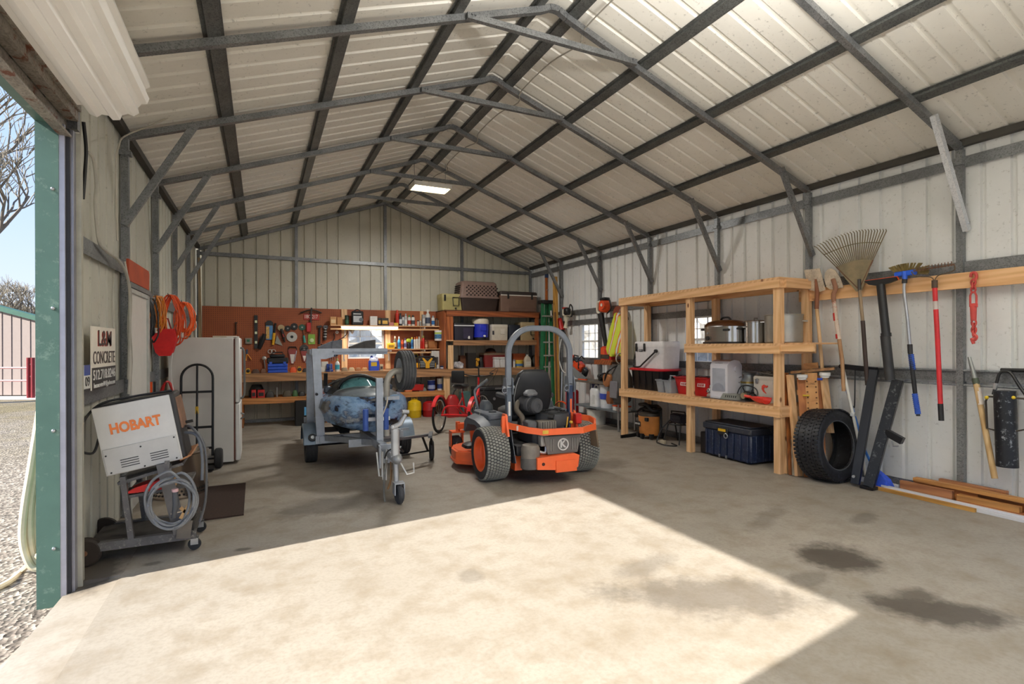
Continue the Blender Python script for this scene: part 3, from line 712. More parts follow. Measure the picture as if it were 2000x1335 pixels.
S('white_wire', M().tube(smooth([wY(338, 680, 7.2), wY(334, 720, 7.2), wY(337, 752, 7.25), wY(344, 775, 7.3)]), .005, 6), MWHT, 'thin white cord hanging beside the refrigerator', 'cord')
# boards standing in the far left corner
for (a, b, w_, d_, lb) in (((383, 503), (393, 790), .09, .04, 'tall weathered board standing in the far left corner'), ((367, 566), (385, 790), .05, .03, 'thin pale batten leaning beside the corner board'), ((352, 600), (362, 790), .05, .03, 'short thin batten leaning behind the refrigerator')):
    p, q = wY(a[0], a[1], 11.55), wY(b[0], b[1], 11.5); q = p+(q-p)*((p.z-.0)/(p.z-q.z)); q.z = 0.005; q.x = max(q.x, XL+.06); p.x = max(p.x, XL+.05)
    S('corner_board', M().bar(q, p, w_, d_), wood('z', 'a08a68', '6d5a3e', 'grey_board'), lb, 'board')
# ================= trailer, jet ski, mower, tricycle =================
MALU = mt('aab0b8', .4, .55, var=.12, scale=14)
MTYRE = mt('2a2a2c', .8, var=.25, scale=20, bump=.2)
def tyre(R, r, w, n=36, grooves=3, ax=(1, 0, 0), c=(0, 0, 0)):
    """road tyre with ribbed tread"""
    pr = [(r, -w*.42), (r+(R-r)*.45, -w*.5), (R*.965, -w*.47), (R, -w*.40)]
    for k in range(grooves):
        t = -w*.40 + w*.8*(k+.5)/grooves + w*.0
        pr += [(R, t-w*.03), (R*.97, t-w*.025), (R*.97, t+w*.025), (R, t+w*.03)]
    pr += [(R, w*.40), (R*.965, w*.47), (r+(R-r)*.45, w*.5), (r, w*.42)]
    return M().lathe(pr+[(r*.96, 0), (r, -w*.42)], c, ax, n, caps=False)
t = T('boat_trailer', 'galvanized jet ski trailer with a mast, jockey wheel and square loading rack', 'trailer', (1.2, 7.5, 0))
def L(x, y, z): return (x-1.2, y-7.5, z)
m = M(); m.bar(L(.62, 7.25, .33), L(1.45, 7.25, .33), .06, .10); o = obj('cross_beam', m, MALU, t)
e_ = obj('emblem', M().cyl(L(.94, 7.21, .33), L(.94, 7.222, .33), .042, 20), mt('2a3145', .5), o); txt(e_, '72', (L(.94, 7.209, .33)[0], L(.94, 7.209, .33)[1], .33), FY, .05, MALU, .05)
obj('cross_beam', M().bar(L(.62, 9.3, .33), L(1.8, 9.3, .33), .06, .08), MALU, t)
obj('cross_beam', M().bar(L(1.35, 7.3, .36), L(1.85, 7.3, .36), .06, .08), MALU, t)
for x in (.70, 1.72): obj('side_rail', M().bar(L(x, 7.2, .33), L(x, 9.35, .33), .06, .09), MALU, t)
obj('tongue', M().bar(L(1.22, 7.3, .37), L(1.2, 5.35, .44), .075, .085), MALU, t)
obj('tongue_brace', M().bar(L(.72, 7.28, .35), L(1.19, 6.35, .40), .05, .07), MALU, t); obj('tongue_brace', M().bar(L(1.72, 7.28, .35), L(1.23, 6.35, .40), .05, .07), MALU, t)
obj('side_bracket', M().box(*[v for v in (L(.93, 0, 0)[0], L(1.2, 0, 0)[0])], -.98, -.97, .33, .42), MALU, t)
obj('axle', M().cyl(L(.63, 7.55, .225), L(1.80, 7.55, .225), .028, 14), mt('3a3b3d', .5, .5), t)
for x in (.585, 1.82):
    wl = obj('wheel', tyre(.232, .13, .15, 34, 3, (1, 0, 0), L(x, 7.52, .232)), MTYRE, t)
    obj('rim', M().lathe([(.13, -.05), (.12, -.03), (.06, -.02), (.035, -.06), (.0, -.06)], L(x, 7.52, .232), (1, 0, 0), 28, caps=False), MALU, wl)
    f = M(); rings = []
    for k in range(13):
        a = math.radians(8+164*k/12); rr = .285
        rings.append([Vector(L(x+dx, 7.52+math.cos(a)*(rr-dr), .232+math.sin(a)*(rr-dr))) for dx, dr in ((-.11, .03), (-.10, 0), (.10, 0), (.11, .03), (.09, .012), (-.09, .012))])
    f.loft(rings); fd = obj('fender', f, mt('6e7f90', .45, .2, var=.15), t)
    if x < 1:
        ce = Vector(L(x, 7.52-.275, .365)); d_ = Vector((0, -.86, .5)).normalized()
        obj('badge', M().lathe([(.052, 0), (.045, .008), (0, .009)], ce, d_, 20), mt('1c222b', .4), fd)
        obj('badge_center', M().lathe([(.022, .009), (.015, .014), (0, .014)], ce, d_, 14), mt('d8dce0', .4), fd)
for x in (.98, 1.44): obj('bunk', M().bar(L(x, 7.2, .43), L(x, 9.2, .43), .12, .07), mt('17181a', .9), t)
for x in (.98, 1.44):
    for y in (7.3, 9.0): obj('bunk_post', M().bar(L(x, y, .36), L(x, y, .40), .03, .03), MALU, t)
obj('step_plate', M().box(-.5, -.06, -.18, .25, .405, .415), mt('6d6762', .45, .5, var=.25), t)
obj('mast', M().bar(L(1.232, 6.2, .38), L(1.228, 6.2, 1.165), .075, .06, (0, 1, 0)), MALU, t)
w_ = obj('winch_stand', M().box(-.0, .065, -1.26, -1.2, .60, .78).box(-.10, .17, -1.22, -1.16, .66, .70), mt('c7c9cc', .4, .5), t)
for x in (-.11, .125): obj('bow_roller', M().cyl((x, -1.2, .55), (x, -1.2, .80), .034, 14), mt('3f5fae', .5), w_)
obj('bow_strap', M().tube(smooth([(.07, -1.22, .7), (.12, -1.25, .84), (.145, -1.2, .93)]), .009, 6), mt('d9d3c4', .6), w_)
obj('strap_plate', M().box(.13, .30, -1.15, -1.12, .89, .93), MALU, w_)
pipe = [L(1.375, 6.5, .44), L(1.375, 6.5, .80), L(1.378, 6.5, 1.02)] + [L(1.378+.13*(1-math.cos(math.radians(a))), 6.5, 1.06+.17*math.sin(math.radians(a))) for a in range(0, 91, 15)] + [L(1.56, 6.5, 1.23)]
obj('spare_mount', M().tube(pipe, .038, 14), mt('b9b5ab', .5, .2), t)
sp = obj('spare_wheel', tyre(.245, .15, .165, 40, 4, Vector((1, .03, 0)), L(1.60, 6.48, 1.235)), mt('4b4d50', .8, var=.2, scale=20, bump=.2), t)
obj('rim', M().lathe([(.152, -.075), (.14, -.06), (.125, -.03), (.06, -.02), (.05, -.045), (.0, -.045)], L(1.60, 6.48, 1.235), Vector((1, .03, 0)), 30, caps=False), mt('c4c6c8', .35, .6), sp)
# loading rack
r_ = obj('rack_post', M().bar(L(.60, 7.75, .30), L(.597, 7.75, 1.44), .095, .10, (0, 1, 0)), MALU, t)
r_ = obj('rack_post', M().bar(L(.69, 7.28, .28), L(.635, 7.28, 1.45), .10, .085, (0, 1, 0)), MALU, t)
obj('bolt', M().cyl((-.565, -.30, .92), (-.565, -.262, .92), .018, 12), MBLKM, r_)
rb = obj('rack_beam', M().box(-.62, .345, -.27, -.17, 1.425, 1.505), MALU, t); obj('rack_beam', M().box(-.64, -.56, -.2, .3, 1.43, 1.495), MALU, t)
obj('gusset', M().prism([(-.52, 1.425), (-.35, 1.425), (-.35, 1.40), (-.45, 1.37), (-.52, 1.37)], -.265, -.255, 'xz'), MALU, t)
obj('front_shelf', M().box(-.36, .34, -.32, -.27, 1.46, 1.475), MALU, t)
# jockey wheel and coupler
j = obj('jockey_post', M().cyl(L(1.19, 5.22, .42), L(1.187, 5.22, .72), .042, 18).cyl(L(1.187, 5.22, .72), L(1.187, 5.22, .735), .03, 18), mt('c3c6c9', .35, .5), t)
obj('jockey_tube', M().cyl(L(1.195, 5.2, .17), L(1.19, 5.22, .45), .026, 14), mt('a9acb0', .35, .6), t)
obj('crank', M().tube([L(1.16, 5.2, .735), L(1.235, 5.19, .77), L(1.285, 5.18, .86)], [.022, .024, .017], 10).sph(L(1.16, 5.2, .735), .027, 8), mt('b9bcc0', .35, .5), t)
obj('crank_knob', M().cyl(L(1.25, 5.18, .885), L(1.315, 5.18, .88), .019, 12), mt('8e9195', .4, .5), t)
jw = obj('jockey_wheel', M().lathe([(.02, -.028), (.075, -.028), (.092, -.014), (.092, .014), (.075, .028), (.02, .028)], L(1.205, 5.13, .093), (1, .1, 0), 26), mt('3c3e42', .75, var=.2), t)
obj('fork', M().box(-.045, -.035, -2.40, -2.30, .09, .2).box(.045, .055, -2.40, -2.30, .09, .2).box(-.045, .055, -2.40, -2.30, .195, .205), MALU, jw)
obj('coupler', M().box(-.06, .05, -2.30, -2.08, .40, .47, .015).sph((-.0, -2.30, .42), (.055, .06, .05), 8), mt('9da0a3', .45, .5, var=.2), t)
cl = obj('clamp_bracket', M().box(-.13, .09, -2.02, -1.98, .33, .52).box(-.13, -.115, -2.1, -1.98, .3, .52), MALU, t)
for k, (x, z0, z1) in enumerate(((-.15, .22, .46), (-.11, .18, .48))): obj('u_bolt', M().tube([(x, -2.06, z1), (x+.02, -2.08, z0), (x+.05, -2.08, z0-.01), (x+.06, -2.06, z1)], .009, 6), mt('d9d9d6', .4, .4), cl)
obj('hook', M().tube([(.0, -2.24, .42), (.05, -2.28, .36), (.10, -2.3, .26), (.17, -2.3, .27), (.165, -2.3, .37)], .008, 6), mt('d9d9d6', .4, .4), t)
obj('safety_hook', M().tube([(.05, -1.9, .45), (.10, -1.95, .40), (.12, -1.95, .48)], .009, 6), mt('d9d9d6', .4, .4), t)
obj('chain', M().tube(smooth([(-.08, -2.2, .40), (-.11, -2.25, .28), (-.12, -2.26, .12), (-.115, -2.28, .01)]), .011, 6), mt('6b6a66', .6, .5), t)
obj('chain', M().tube(smooth([(-.04, -2.2, .38), (-.05, -2.24, .22), (-.08, -2.24, .12), (-.05, -2.24, .18), (-.03, -2.2, .3)]), .007, 6), mt('8a6a4a', .6, .4), t)
obj('brake_cable', M().tube(smooth([(-.10, -2.2, .42), (-.07, -2.24, .50), (.02, -2.25, .52), (.1, -2.15, .46), (.12, -1.9, .42)]), .008, 6), MBLK, t)
# outrigger with the small wheel on the right
og = obj('outrigger', M().bar(L(1.25, 6.45, .385), L(2.0, 6.80, .36), .06, .03).bar(L(1.95, 6.6, .365), L(2.07, 6.95, .365), .05, .03), mt('6a6d72', .5, .5), t)
obj('strut', M().bar(L(2.0, 6.72, .36), L(2.05, 6.86, .14), .03, .012).bar(L(1.9, 6.8, .36), L(2.0, 6.88, .14), .03, .012), MBLKM, og)
obj('tie_rod', M().cyl(L(1.55, 6.65, .15), L(2.02, 6.87, .135), .011, 8), MBLKM, og)
obj('support_wheel', M().lathe([(.03, -.03), (.11, -.03), (.135, -.015), (.135, .015), (.11, .03), (.03, .03)], L(2.06, 6.90, .136), (1, -.25, 0), 26), MRUB, t)
# loading ramps lying on the rack
for a, b, lb in ((622, 668, 'grey plastic wheel chock lying on the left end of the trailer rack'), (684, 733, 'dark grey plastic wheel chock lying on the right end of the trailer rack')):
    p, q = wY(a, 682, 7.25), wY(b, 680, 7.25); w_ = q.x-p.x
    m = M(); m.prism([(0, 0), (w_, 0), (w_, .115), (w_*.62, .10), (0, .02)], -.09, .09, 'xz'); m.box(w_*.55, w_*.6, -.1, -.09, 0, .09)
    S('wheel_chock', m, mt('6a6f78' if a < 650 else '4c4a4a', .75, var=.2, scale=20), lb, 'wheel chock', (p.x, 7.32, 1.506), group='wheel chocks on the trailer rack')
# ---- jet ski
def camo():
    t = NT('camo_gelcoat'); v = t.co(scale=(1.1, .5, 1.5))
    n = t.noise(v, 1.9, 5, .65); n2 = t.noise(v, 4, 4, .6)
    a = t.ramp(n, [(.40, lin('0d0e12')), (.44, lin('26314a')), (.47, lin('6d92bd')), (.55, lin('93b4d6')), (.60, lin('5a708f')), (.66, lin('b4b9bb'))])
    t.col(t.mix(t.ramp(n2, [(.60, (0, 0, 0)), (.66, (.8, .8, .8))]), a, lin('14161b'))); t.set(Roughness=.22); t.b.inputs['Coat Weight'].default_value = .4
    return t.m
MCAMO = camo(); MHOOD = mt('6e7880', .35, var=.35, scale=5, wear='3a424c')
t = T('jet_ski', 'blue and black camouflage jet ski sitting on the trailer', 'jet ski', (1.22, 7.6, .0))
hull = [(-1.20, .14, .80, .60, .10, .66), (-1.12, .32, .83, .50, .26, .60), (-.92, .46, .85, .47, .40, .58), (-.55, .55, .84, .47, .47, .57), (0, .58, .82, .48, .50, .58), (.7, .57, .80, .49, .50, .59), (1.4, .51, .78, .52, .45, .61)]
m = M(); rings = []
for y, hw, zg, zk, cw, zc in hull:
    rings.append([Vector(p) for p in ((-hw*.82, y, zg+.075), (-hw*.95, y, zg+.02), (-hw*1.0, y, zg-.09), (-(hw+cw)/2, y, (zg+zc)/2-.03), (-cw, y, zc), (-cw*.55, y, (zc+zk)/2-.01), (0, y, zk), (cw*.55, y, (zc+zk)/2-.01), (cw, y, zc), ((hw+cw)/2, y, (zg+zc)/2-.03), (hw*1.0, y, zg-.09), (hw*.95, y, zg+.02), (hw*.82, y, zg+.075), (0, y, zg+.085))])
m.loft(rings); obj('hull', m, MCAMO, t, sharp=50)
m = M(); rings = []
for y, hw, zt in ((-1.08, .14, .90), (-1.0, .28, .95), (-.85, .38, .99), (-.6, .42, 1.005), (-.35, .40, 1.01), (-.2, .30, .99)):
    rings.append([Vector((hw*math.cos(a), y, .83+(zt-.83)*math.sin(a)**.6 if math.sin(a) > 0 else .83)) for a in [PI*k/10 for k in range(11)]])
m.loft(rings); obj('hood', m, MHOOD, t, sharp=60)
m = M(); rings = []
for y, hw, zt in ((-.42, .27, .90), (-.35, .36, .99), (-.2, .40, 1.06), (0, .38, 1.10), (.25, .30, 1.06), (.5, .24, .98)):
    rings.append([Vector((-.05+hw*math.cos(a), y, .82+(zt-.82)*max(0, math.sin(a))**.7)) for a in [PI*k/12 for k in range(13)]])
m.loft(rings); obj('cowl', m, mt('131416', .35, var=.3), t, sharp=60)
m = M(); rings = []
for k in range(9):
    a = math.radians(20+140*k/8); x = -.04+.28*math.cos(a); 
    rings.append([Vector((x, -.43-.04*math.sin(a), .93+.03*math.sin(a))), Vector((x*.93, -.29, .95+.165*math.sin(a))), Vector((x*.92, -.27, .945+.16*math.sin(a))), Vector((x*.98, -.40-.04*math.sin(a), .92+.03*math.sin(a)))])
m.loft(rings); obj('windshield', m, mt('4d7a7e', .12, var=.3, scale=5, wear='20343a'), t, sharp=60)
obj('windshield_trim', M().tube([(-.04+.26*math.cos(math.radians(a)), -.27, .95+.19*math.sin(math.radians(a))) for a in range(15, 166, 10)], .026, 8), MBLK, t)
obj('handlebar', M().tube(smooth([(-.44, -.02, .99), (-.25, .03, 1.07), (0, .06, 1.1), (.25, .03, 1.07), (.40, -.02, 1.0)]), .018, 8), MBLK, t)
for x in (-.42, .40): obj('mirror', M().box(x-.05, x+.05, -.12, -.05, .90, 1.0, .02), mt('3c4552', .35), t)
obj('grip', M().cyl((-.44, -.03, 1.00), (-.44, -.06, 1.17), .026, 10), MBLK, t)
m = M(); m.loft([rrect(.34, .0+.06, .03, 3, 0)][:0] + [[Vector((x*k, y, z)) for x, z in ((-.17, .82), (-.17, .92), (-.12, .985), (.12, .985), (.17, .92), (.17, .82))] for y, k in ((.35, .8), (.5, 1), (1.0, 1.05), (1.3, .95))]); obj('seat', m, mt('232427', .6), t)
obj('jet_nozzle', M().cyl((0, 1.35, .60), (0, 1.5, .60), .09, 16), MBLK, t)
obj('bow_eye', M().ring((0, -1.215, .75), .02, .006, (1, 0, 0), 12, 6), MSTEEL, t)
# ---- zero turn mower
MO = mt('f26c38', .4, var=.05, name='mower_orange'); MDG = mt('4a4d52', .55, var=.15); MCH = mt('33353a', .6, var=.2); MROP = mt('7d838c', .4, .3, var=.08)
t = T('riding_mower', 'orange zero turn riding mower with a grey roll bar and turf tyres', 'mower', (2.935, 5.56, 0), -.05)
def turf(cx):
    m = M(); R, r, w = .297, .195, .29
    m.lathe([(r, -w*.44), (R*.8, -w*.5), (R*.93, -w*.48), (R*.985, -w*.38), (R, -w*.15), (R, w*.15), (R*.985, w*.38), (R*.93, w*.48), (R*.8, w*.5), (r, w*.44), (r*.95, 0), (r, -w*.44)], (cx, 0, .305), (1, 0, 0), 40, caps=False)
    m.mat(1); nr, nc = 52, 8
    for i in range(nr):
        for k in range(nc):
            a = 2*PI*(i+.5*(k % 2)+.12*k)/nr; x = w*.93*((k+.5)/nc-.5); d = abs(x)/(w*.5); rad = R*(1 if d < .3 else 1-.018*((d-.3)/.46) if d < .76 else .982-.05*((d-.76)/.24))
            c = Vector((cx+x, -rad*math.sin(a)*-1, .305+rad*math.cos(a))); 
            Rm = Matrix.Rotation(-a, 3, 'X')
            m.obox(c, (w*.93/nc*.80, 2*PI*R/nr*.70, .014), Rm)
    return m
MLUG = mt('8c8c85', .9, var=.2)
for sg in (-1, 1):
    wl = obj('rear_wheel', turf(sg*.572), [mt('303034', .8, var=.25), MLUG], t)
    cx = sg*.572
    obj('rim', M().lathe([(.198, sg*.13), (.192, sg*.138), (.17, sg*.125), (.165, sg*.07), (.155, sg*.055), (.0, sg*.05)], (cx, 0, .305), (1, 0, 0), 32, caps=False), MO, wl)
obj('chassis', M().box(-.36, .36, -.28, 1.15, .30, .42, .01), mt('2f2f33', .6), t)
for x in (-.36, .36): obj('frame_rail', M().box(x-.03, x+.03, .35, 1.35, .36, .50, .006), MO, t)
obj('front_axle', M().box(-.60, .60, 1.22, 1.32, .40, .48, .008), MO, t)
obj('side_plate', M().prism([(.72, .42), (1.12, .42), (1.12, .53), (.76, .60)], -.46, -.445, 'yz'), MO, t)
obj('lift_arm', M().bar((-.52, .78, .25), (-.50, .92, .47), .03, .05, (1, 0, 0)).bar((-.52, .78, .25), (-.46, .74, .34), .03, .04, (1, 0, 0)), MO, t)
for sg in (-1, 1):
    c_ = obj('caster_wheel', M().lathe([(.05, -.065), (.12, -.065), (.145, -.045), (.148, 0), (.145, .045), (.12, .065), (.05, .065)], (sg*.58, 1.38, .15), (1, 0, 0), 28), mt('3a3c40', .75), t)
    obj('caster_rim', M().cyl((sg*.58-.055, 1.38, .15), (sg*.58+.055, 1.38, .15), .07, 20), MO, c_)
    obj('fork', M().box(sg*.58-.09, sg*.58-.075, 1.30, 1.40, .15, .36).box(sg*.58+.075, sg*.58+.09, 1.30, 1.40, .15, .36).box(sg*.58-.09, sg*.58+.09, 1.24, 1.40, .35, .37).cyl((sg*.58, 1.27, .37), (sg*.58, 1.27, .50), .03, 14), MO, c_)
# deck
dk_ = [(-.80, .62), (-.79, .86), (-.70, 1.08), (-.5, 1.18), (-.1, 1.20), (.3, 1.18), (.62, 1.06), (.74, .86), (.74, .60), (.62, .46), (.2, .40), (-.3, .40), (-.62, .46)]
m = M(); m.prism(dk_, .075, .225, 'xy'); m.prism([(x*.96, .78+(y-.78)*.95) for x, y in dk_], .225, .235, 'xy'); m.prism([(x*1.015, .78+(y-.78)*1.02) for x, y in dk_], .10, .115, 'xy')
d_ = obj('cutting_deck', m, MO, t)
for x in (-.50, .5): obj('pulley_cover', M().loft([rrect(.30, .24, .05, 3, .236, x, .80), rrect(.28, .22, .05, 3, .27, x, .80), rrect(.18, .14, .04, 3, .295, x, .80)]), mt('1e1e20', .5), d_)
obj('belt_cover', M().box(-.2, .2, .55, 1.05, .236, .25), mt('5c5550', .6), d_)
obj('foot_plate', M().box(-.32, .32, .62, 1.25, .50, .515), mt('3a3c40', .7), t)
# fenders and consoles
for sg in (-1, 1):
    m = M(); rings = []
    for x, k in ((sg*.30, 1), (sg*.40, 1.0), (sg*.56, .95), (sg*.66, .8)):
        rings.append([Vector((x, y, .44+(z-.44)*k)) for y, z in ((-.02, .44), (.02, .60), (.12, .665), (.3, .70), (.62, .70), (.72, .62), (.74, .47), (.70, .46), (.58, .60), (.3, .63), (.1, .58), (.04, .45))])
    m.loft(rings); f = obj('fender', m, mt('5c626b', .5, var=.12), t)
    obj('console', M().box(sg*.33, sg*.55, .10, .68, .66, .735, .02), mt('646a73', .5, var=.1), f)
    obj('cup_holder', M().lathe([(.05, 0), (.045, -.004), (.04, -.02), (0, -.02)], (sg*.44, .28, .742), (0, 0, 1), 20, caps=False), mt('1f2126', .5), f)
    obj('control_pod', M().loft([rrect(.13, .22, .03, 3, .72, sg*.42, .56), rrect(.12, .20, .03, 3, .80, sg*.42, .57), rrect(.07, .14, .03, 3, .845, sg*.42, .59)]), mt('565c64', .5), f)
    lv = obj('drive_lever', M().tube(smooth([(sg*.45, .72, .60), (sg*.47, .76, .76), (sg*.49, .80, .92), (sg*.47, .80, .98), (sg*.32, .80, 1.09)], 4), .0165, 10), MROP, t)
    obj('grip', M().tube([(sg*.42, .80, 1.015), (sg*.315, .80, 1.092)], .021, 10), mt('62656b', .7), lv)
txt(bpy.data.objects['fender'], '', (0, 0, 0), FY, .1, MWHT) if False else None
txt(t, 'Z', (-.557, .42, .70), (PI/2, 0, -PI/2), .06, MWHT, shear=.3)
# roll bar
rp = obj('roll_bar', M(), MROP, t) if False else None
def hoop_pts(hw, top, z0, R, y):
    return [(-hw, y, z0), (-hw, y, top-R)] + [(-hw+R-R*math.cos(math.radians(a)), y, top-R+R*math.sin(math.radians(a))) for a in range(10, 91, 10)] + [(hw-R+R*math.sin(math.radians(a)), y, top-R+R*math.cos(math.radians(a))) for a in range(0, 91, 10)] + [(hw, y, z0)]
P = hoop_pts(.395, 1.735, 1.08, .30, -.12); m = M(); rings = []
PV = [Vector(p) for p in P]
for i, p in enumerate(PV):
    d_ = (PV[min(i+1, len(PV)-1)]-PV[max(i-1, 0)]).normalized(); n_ = Vector((d_.z, 0, -d_.x)); q_ = Vector((0, 1, 0))
    rings.append([p+n_*a*.033+q_*b*.028 for a, b in ((1, .7), (.7, 1), (-.7, 1), (-1, .7), (-1, -.7), (-.7, -1), (.7, -1), (1, -.7))])
m.loft(rings); rb = obj('roll_bar', m, MROP, t)
for sg in (-1, 1):
    lg = obj('roll_bar_leg', M().box(sg*.395-.03, sg*.395+.03, -.15, -.09, .46, 1.06, .006), mt('5b6470' if sg < 0 else '34435e', .45, .2), t)
    obj('pivot_plate', M().prism([(-.17, .98), (-.07, .98), (-.06, 1.07), (-.08, 1.17), (-.16, 1.17), (-.18, 1.07)], sg*.395-.042, sg*.395-.034, 'yz').prism([(-.17, .98), (-.07, .98), (-.06, 1.07), (-.08, 1.17), (-.16, 1.17), (-.18, 1.07)], sg*.395+.034, sg*.395+.042, 'yz'), MROP, lg)
    obj('pin', M().cyl((sg*.395-.07, -.12, 1.06), (sg*.395+.07, -.12, 1.06), .02, 12).ring((sg*.395-.06, -.16, 1.03), .03, .004, (0, 1, 0), 14, 6), MSTEEL, lg)
    obj('warning_label', M().box(sg*.395-.012, sg*.395+.012, -.153, -.150, .74, .90), MWHT if sg < 0 else MO, lg)
    obj('mount_bracket', M().prism([(-.24, .52), (-.02, .52), (-.02, .66), (-.07, .76), (-.16, .76)], sg*.44-.012, sg*.44+.012, 'yz').box(sg*.44-.05, sg*.44+.02, -.16, -.145, .55, .74), MO, lg)
# seat
m = M(); rings = []
for z, hw, th, oy in ((.70, .22, .09, .16), (.78, .25, .11, .15), (.95, .265, .12, .12), (1.10, .24, .11, .09), (1.20, .20, .09, .07), (1.245, .14, .05, .06), (1.25, .05, .02, .06)):
    rings.append([Vector((x, y+oy, z)) for x, y, _ in rrect(hw*2, th, .05, 3)])
m.loft(rings); st = obj('seat_back', m, mt('26272a', .5, var=.2, scale=5), t, sharp=60)
obj('seat_cushion', M().loft([rrect(.46, .46, .08, 3, .62, 0, .42), rrect(.5, .5, .08, 3, .66, 0, .42), rrect(.5, .5, .09, 3, .74, 0, .42), rrect(.42, .42, .1, 3, .77, 0, .42)]), mt('2b2c2f', .5), t, sharp=60)
for sg in (-1, 1): obj('armrest', M().bar((sg*.30, .16, .92), (sg*.30, .48, .93), .06, .06, bev=.015), mt('4a4c50', .55), t)
obj('seat_piping', M().tube([(-.20, .02, 1.16), (-.235, .035, 1.05), (-.255, .05, .92), (-.235, .08, .78)], .006, 6), mt('8d8f92', .5), t)
# engine
eng = obj('engine', M().box(-.20, .20, -.36, .10, .42, .68, .02), MCH, t)
obj('cylinder_head', M().box(-.155, .07, -.42, -.30, .55, .70, .015), mt('6c675f', .6, .2, var=.2), eng)
fin = M()
for k in range(7): fin.box(-.14+.03*k, -.13+.03*k, -.435, -.41, .56, .69)
obj('cooling_fins', fin, mt('86827a', .55, .3), eng)
obj('head_cover', M().box(-.27, -.16, -.40, -.20, .56, .70, .02), mt('55575a', .55), eng)
obj('blower_housing', M().lathe([(.19, .62), (.2, .70), (.19, .755), (.16, .765)], (.13, -.18, 0), (0, 0, 1), 30), mt('3c3d40', .6), eng)
sc2 = M()
for k in range(5): sc2.ring((.13, -.18, .772+.002*(4-k)), .035+.03*k, .005, (0, 0, 1), 24, 6)
for k in range(8): sc2.bar((.13, -.18, .78), (.13+.16*math.cos(k*PI/4), -.18+.16*math.sin(k*PI/4), .772), .006, .006)
obj('flywheel_screen', sc2, mt('2a2b2d', .5), eng)
ax = Vector((.35, -1, -.05)).normalized(); c0 = Vector((-.14, -.12, .855))
af = obj('air_cleaner', M().lathe([(.07, -.12), (.085, -.11), (.088, .0), (.092, .005), (.092, .05), (.084, .055), (.084, .14), (.074, .155), (.03, .158), (.028, .15), (0, .15)], c0, ax, 28), mt('4b4c50', .6, var=.12), t)
for k in range(3): obj('ridge', M().lathe([(.09, .07+.022*k), (.09, .08+.022*k)], c0, ax, 28), mt('3e3f43', .6), af)
obj('precleaner', M().lathe([(.03, .925), (.035, .955), (.085, .965), (.09, .985), (.06, 1.02), (.03, 1.03)], (-.13, -.14, 0), (0, 0, 1), 8), mt('6b6d72', .5), af)
obj('intake_hose', M().tube(smooth([c0-ax*.10+Vector((-.05, 0, .02)), (-.27, -.08, .86), (-.30, -.14, .80), (-.26, -.2, .72), (-.25, -.22, .60)]), .03, 12), mt('5a5248', .7), af)
obj('hose_clamp', M().cyl((-.25, -.22, .60), (-.25, -.22, .66), .036, 14), MSTEEL, af)
obj('fuel_filter', M().cyl((-.0, -.34, .74), (.05, -.38, .73), .03, 12), MBLK, eng)
obj('dipstick', M().tube([(.22, -.36, .60), (.24, -.36, .72)], .008, 6).sph((.27, -.38, .66), (.022, .02, .02), 6), mt('d3a63a', .5), eng)
P = [(-.44, -.06, .645), (-.40, -.22, .63), (-.28, -.38, .605), (-.14, -.50, .59), (.34, -.52, .585), (.56, -.42, .60), (.68, -.22, .625), (.68, -.10, .645), (.60, .0, .655), (.46, -.02, .655)]
m = M(); rings = []; PV = [Vector(p) for p in P]
for i, p in enumerate(PV):
    a, b = PV[max(i-1, 0)], PV[min(i+1, len(PV)-1)]; d_ = (b-a); d_.z = 0; d_.normalize(); n_ = Vector((-d_.y, d_.x, 0))
    rings.append([p+n_*u+Vector((0, 0, v)) for u, v in ((.012, .034), (-.012, .034), (-.016, -.034), (.012, -.034))])
m.loft(rings); bp = obj('rear_bumper', m, MO, t, sharp=25)
obj('bumper_label', M().box(-.155, -.085, -.517, -.514, .57, .61), mt('e0b848', .5), bp)
obj('bumper_label', M().obox((-.36, -.305, .62), (.012, .035, .05), (0, 0, -.9)), MWHT, bp)
kp = obj('rear_plate', M().loft([[Vector((x, y, z)) for x, y, z in ((-.07, -.47, .335), (.30, -.47, .335), (.345, -.47, .53), (-.115, -.47, .53))], [Vector((x, y, z)) for x, y, z in ((-.05, -.40, .335), (.28, -.40, .335), (.345, -.40, .53), (-.115, -.40, .53))]]), mt('66635f', .55, var=.12), t)
for x in (-.04, -.01, .23, .26, .29): obj('plate_rib', M().box(x-.005, x+.005, -.482, -.47, .37, .50), mt('7d7a75', .5), kp)
obj('emblem_ring', M().ring((.115, -.478, .435), .062, .008, (0, 1, 0), 30, 6), mt('d0d0cd', .4), kp)
txt(kp, 'K', (.115, -.472, .435), FY, .11, mt('c9c9c6', .4), bold=.004)
lb_ = obj('rear_beam', M().prism([(-.22, .19), (.10, .16), (.28, .18), (.30, .31), (.24, .335), (-.22, .315)], -.52, -.30, 'xz'), MO, t)
obj('hitch_plate', M().box(.0, .26, -.535, -.50, .14, .27, .004), MO, lb_)
obj('slot', M().lathe([(.018, 0), (.018, .006)], (-.15, -.526, .245), (0, 1, 0), 12), mt('3a1208', .7), lb_)
obj('lower_bracket', M().box(-.36, -.27, -.22, -.10, .13, .30), MO, t)
mf_ = obj('muffler', M().lathe([(.10, .22), (.105, .28), (.105, .40), (.09, .44), (.05, .455)], (-.24, -.38, 0), (0, 0, 1), 26), mt('77716a', .6, .2, var=.2), t)
obj('heat_shield', M().lathe([(.10, .18), (.112, .19), (.112, .30), (.10, .305)], (-.24, -.38, 0), (0, 0, 1), 26), mt('5f5d5b', .55, .3), mf_)
obj('exhaust_pipe', M().tube(smooth([(-.15, -.38, .36), (-.08, -.42, .35), (-.06, -.4, .45)]), .02, 10), MSTEEL, mf_)
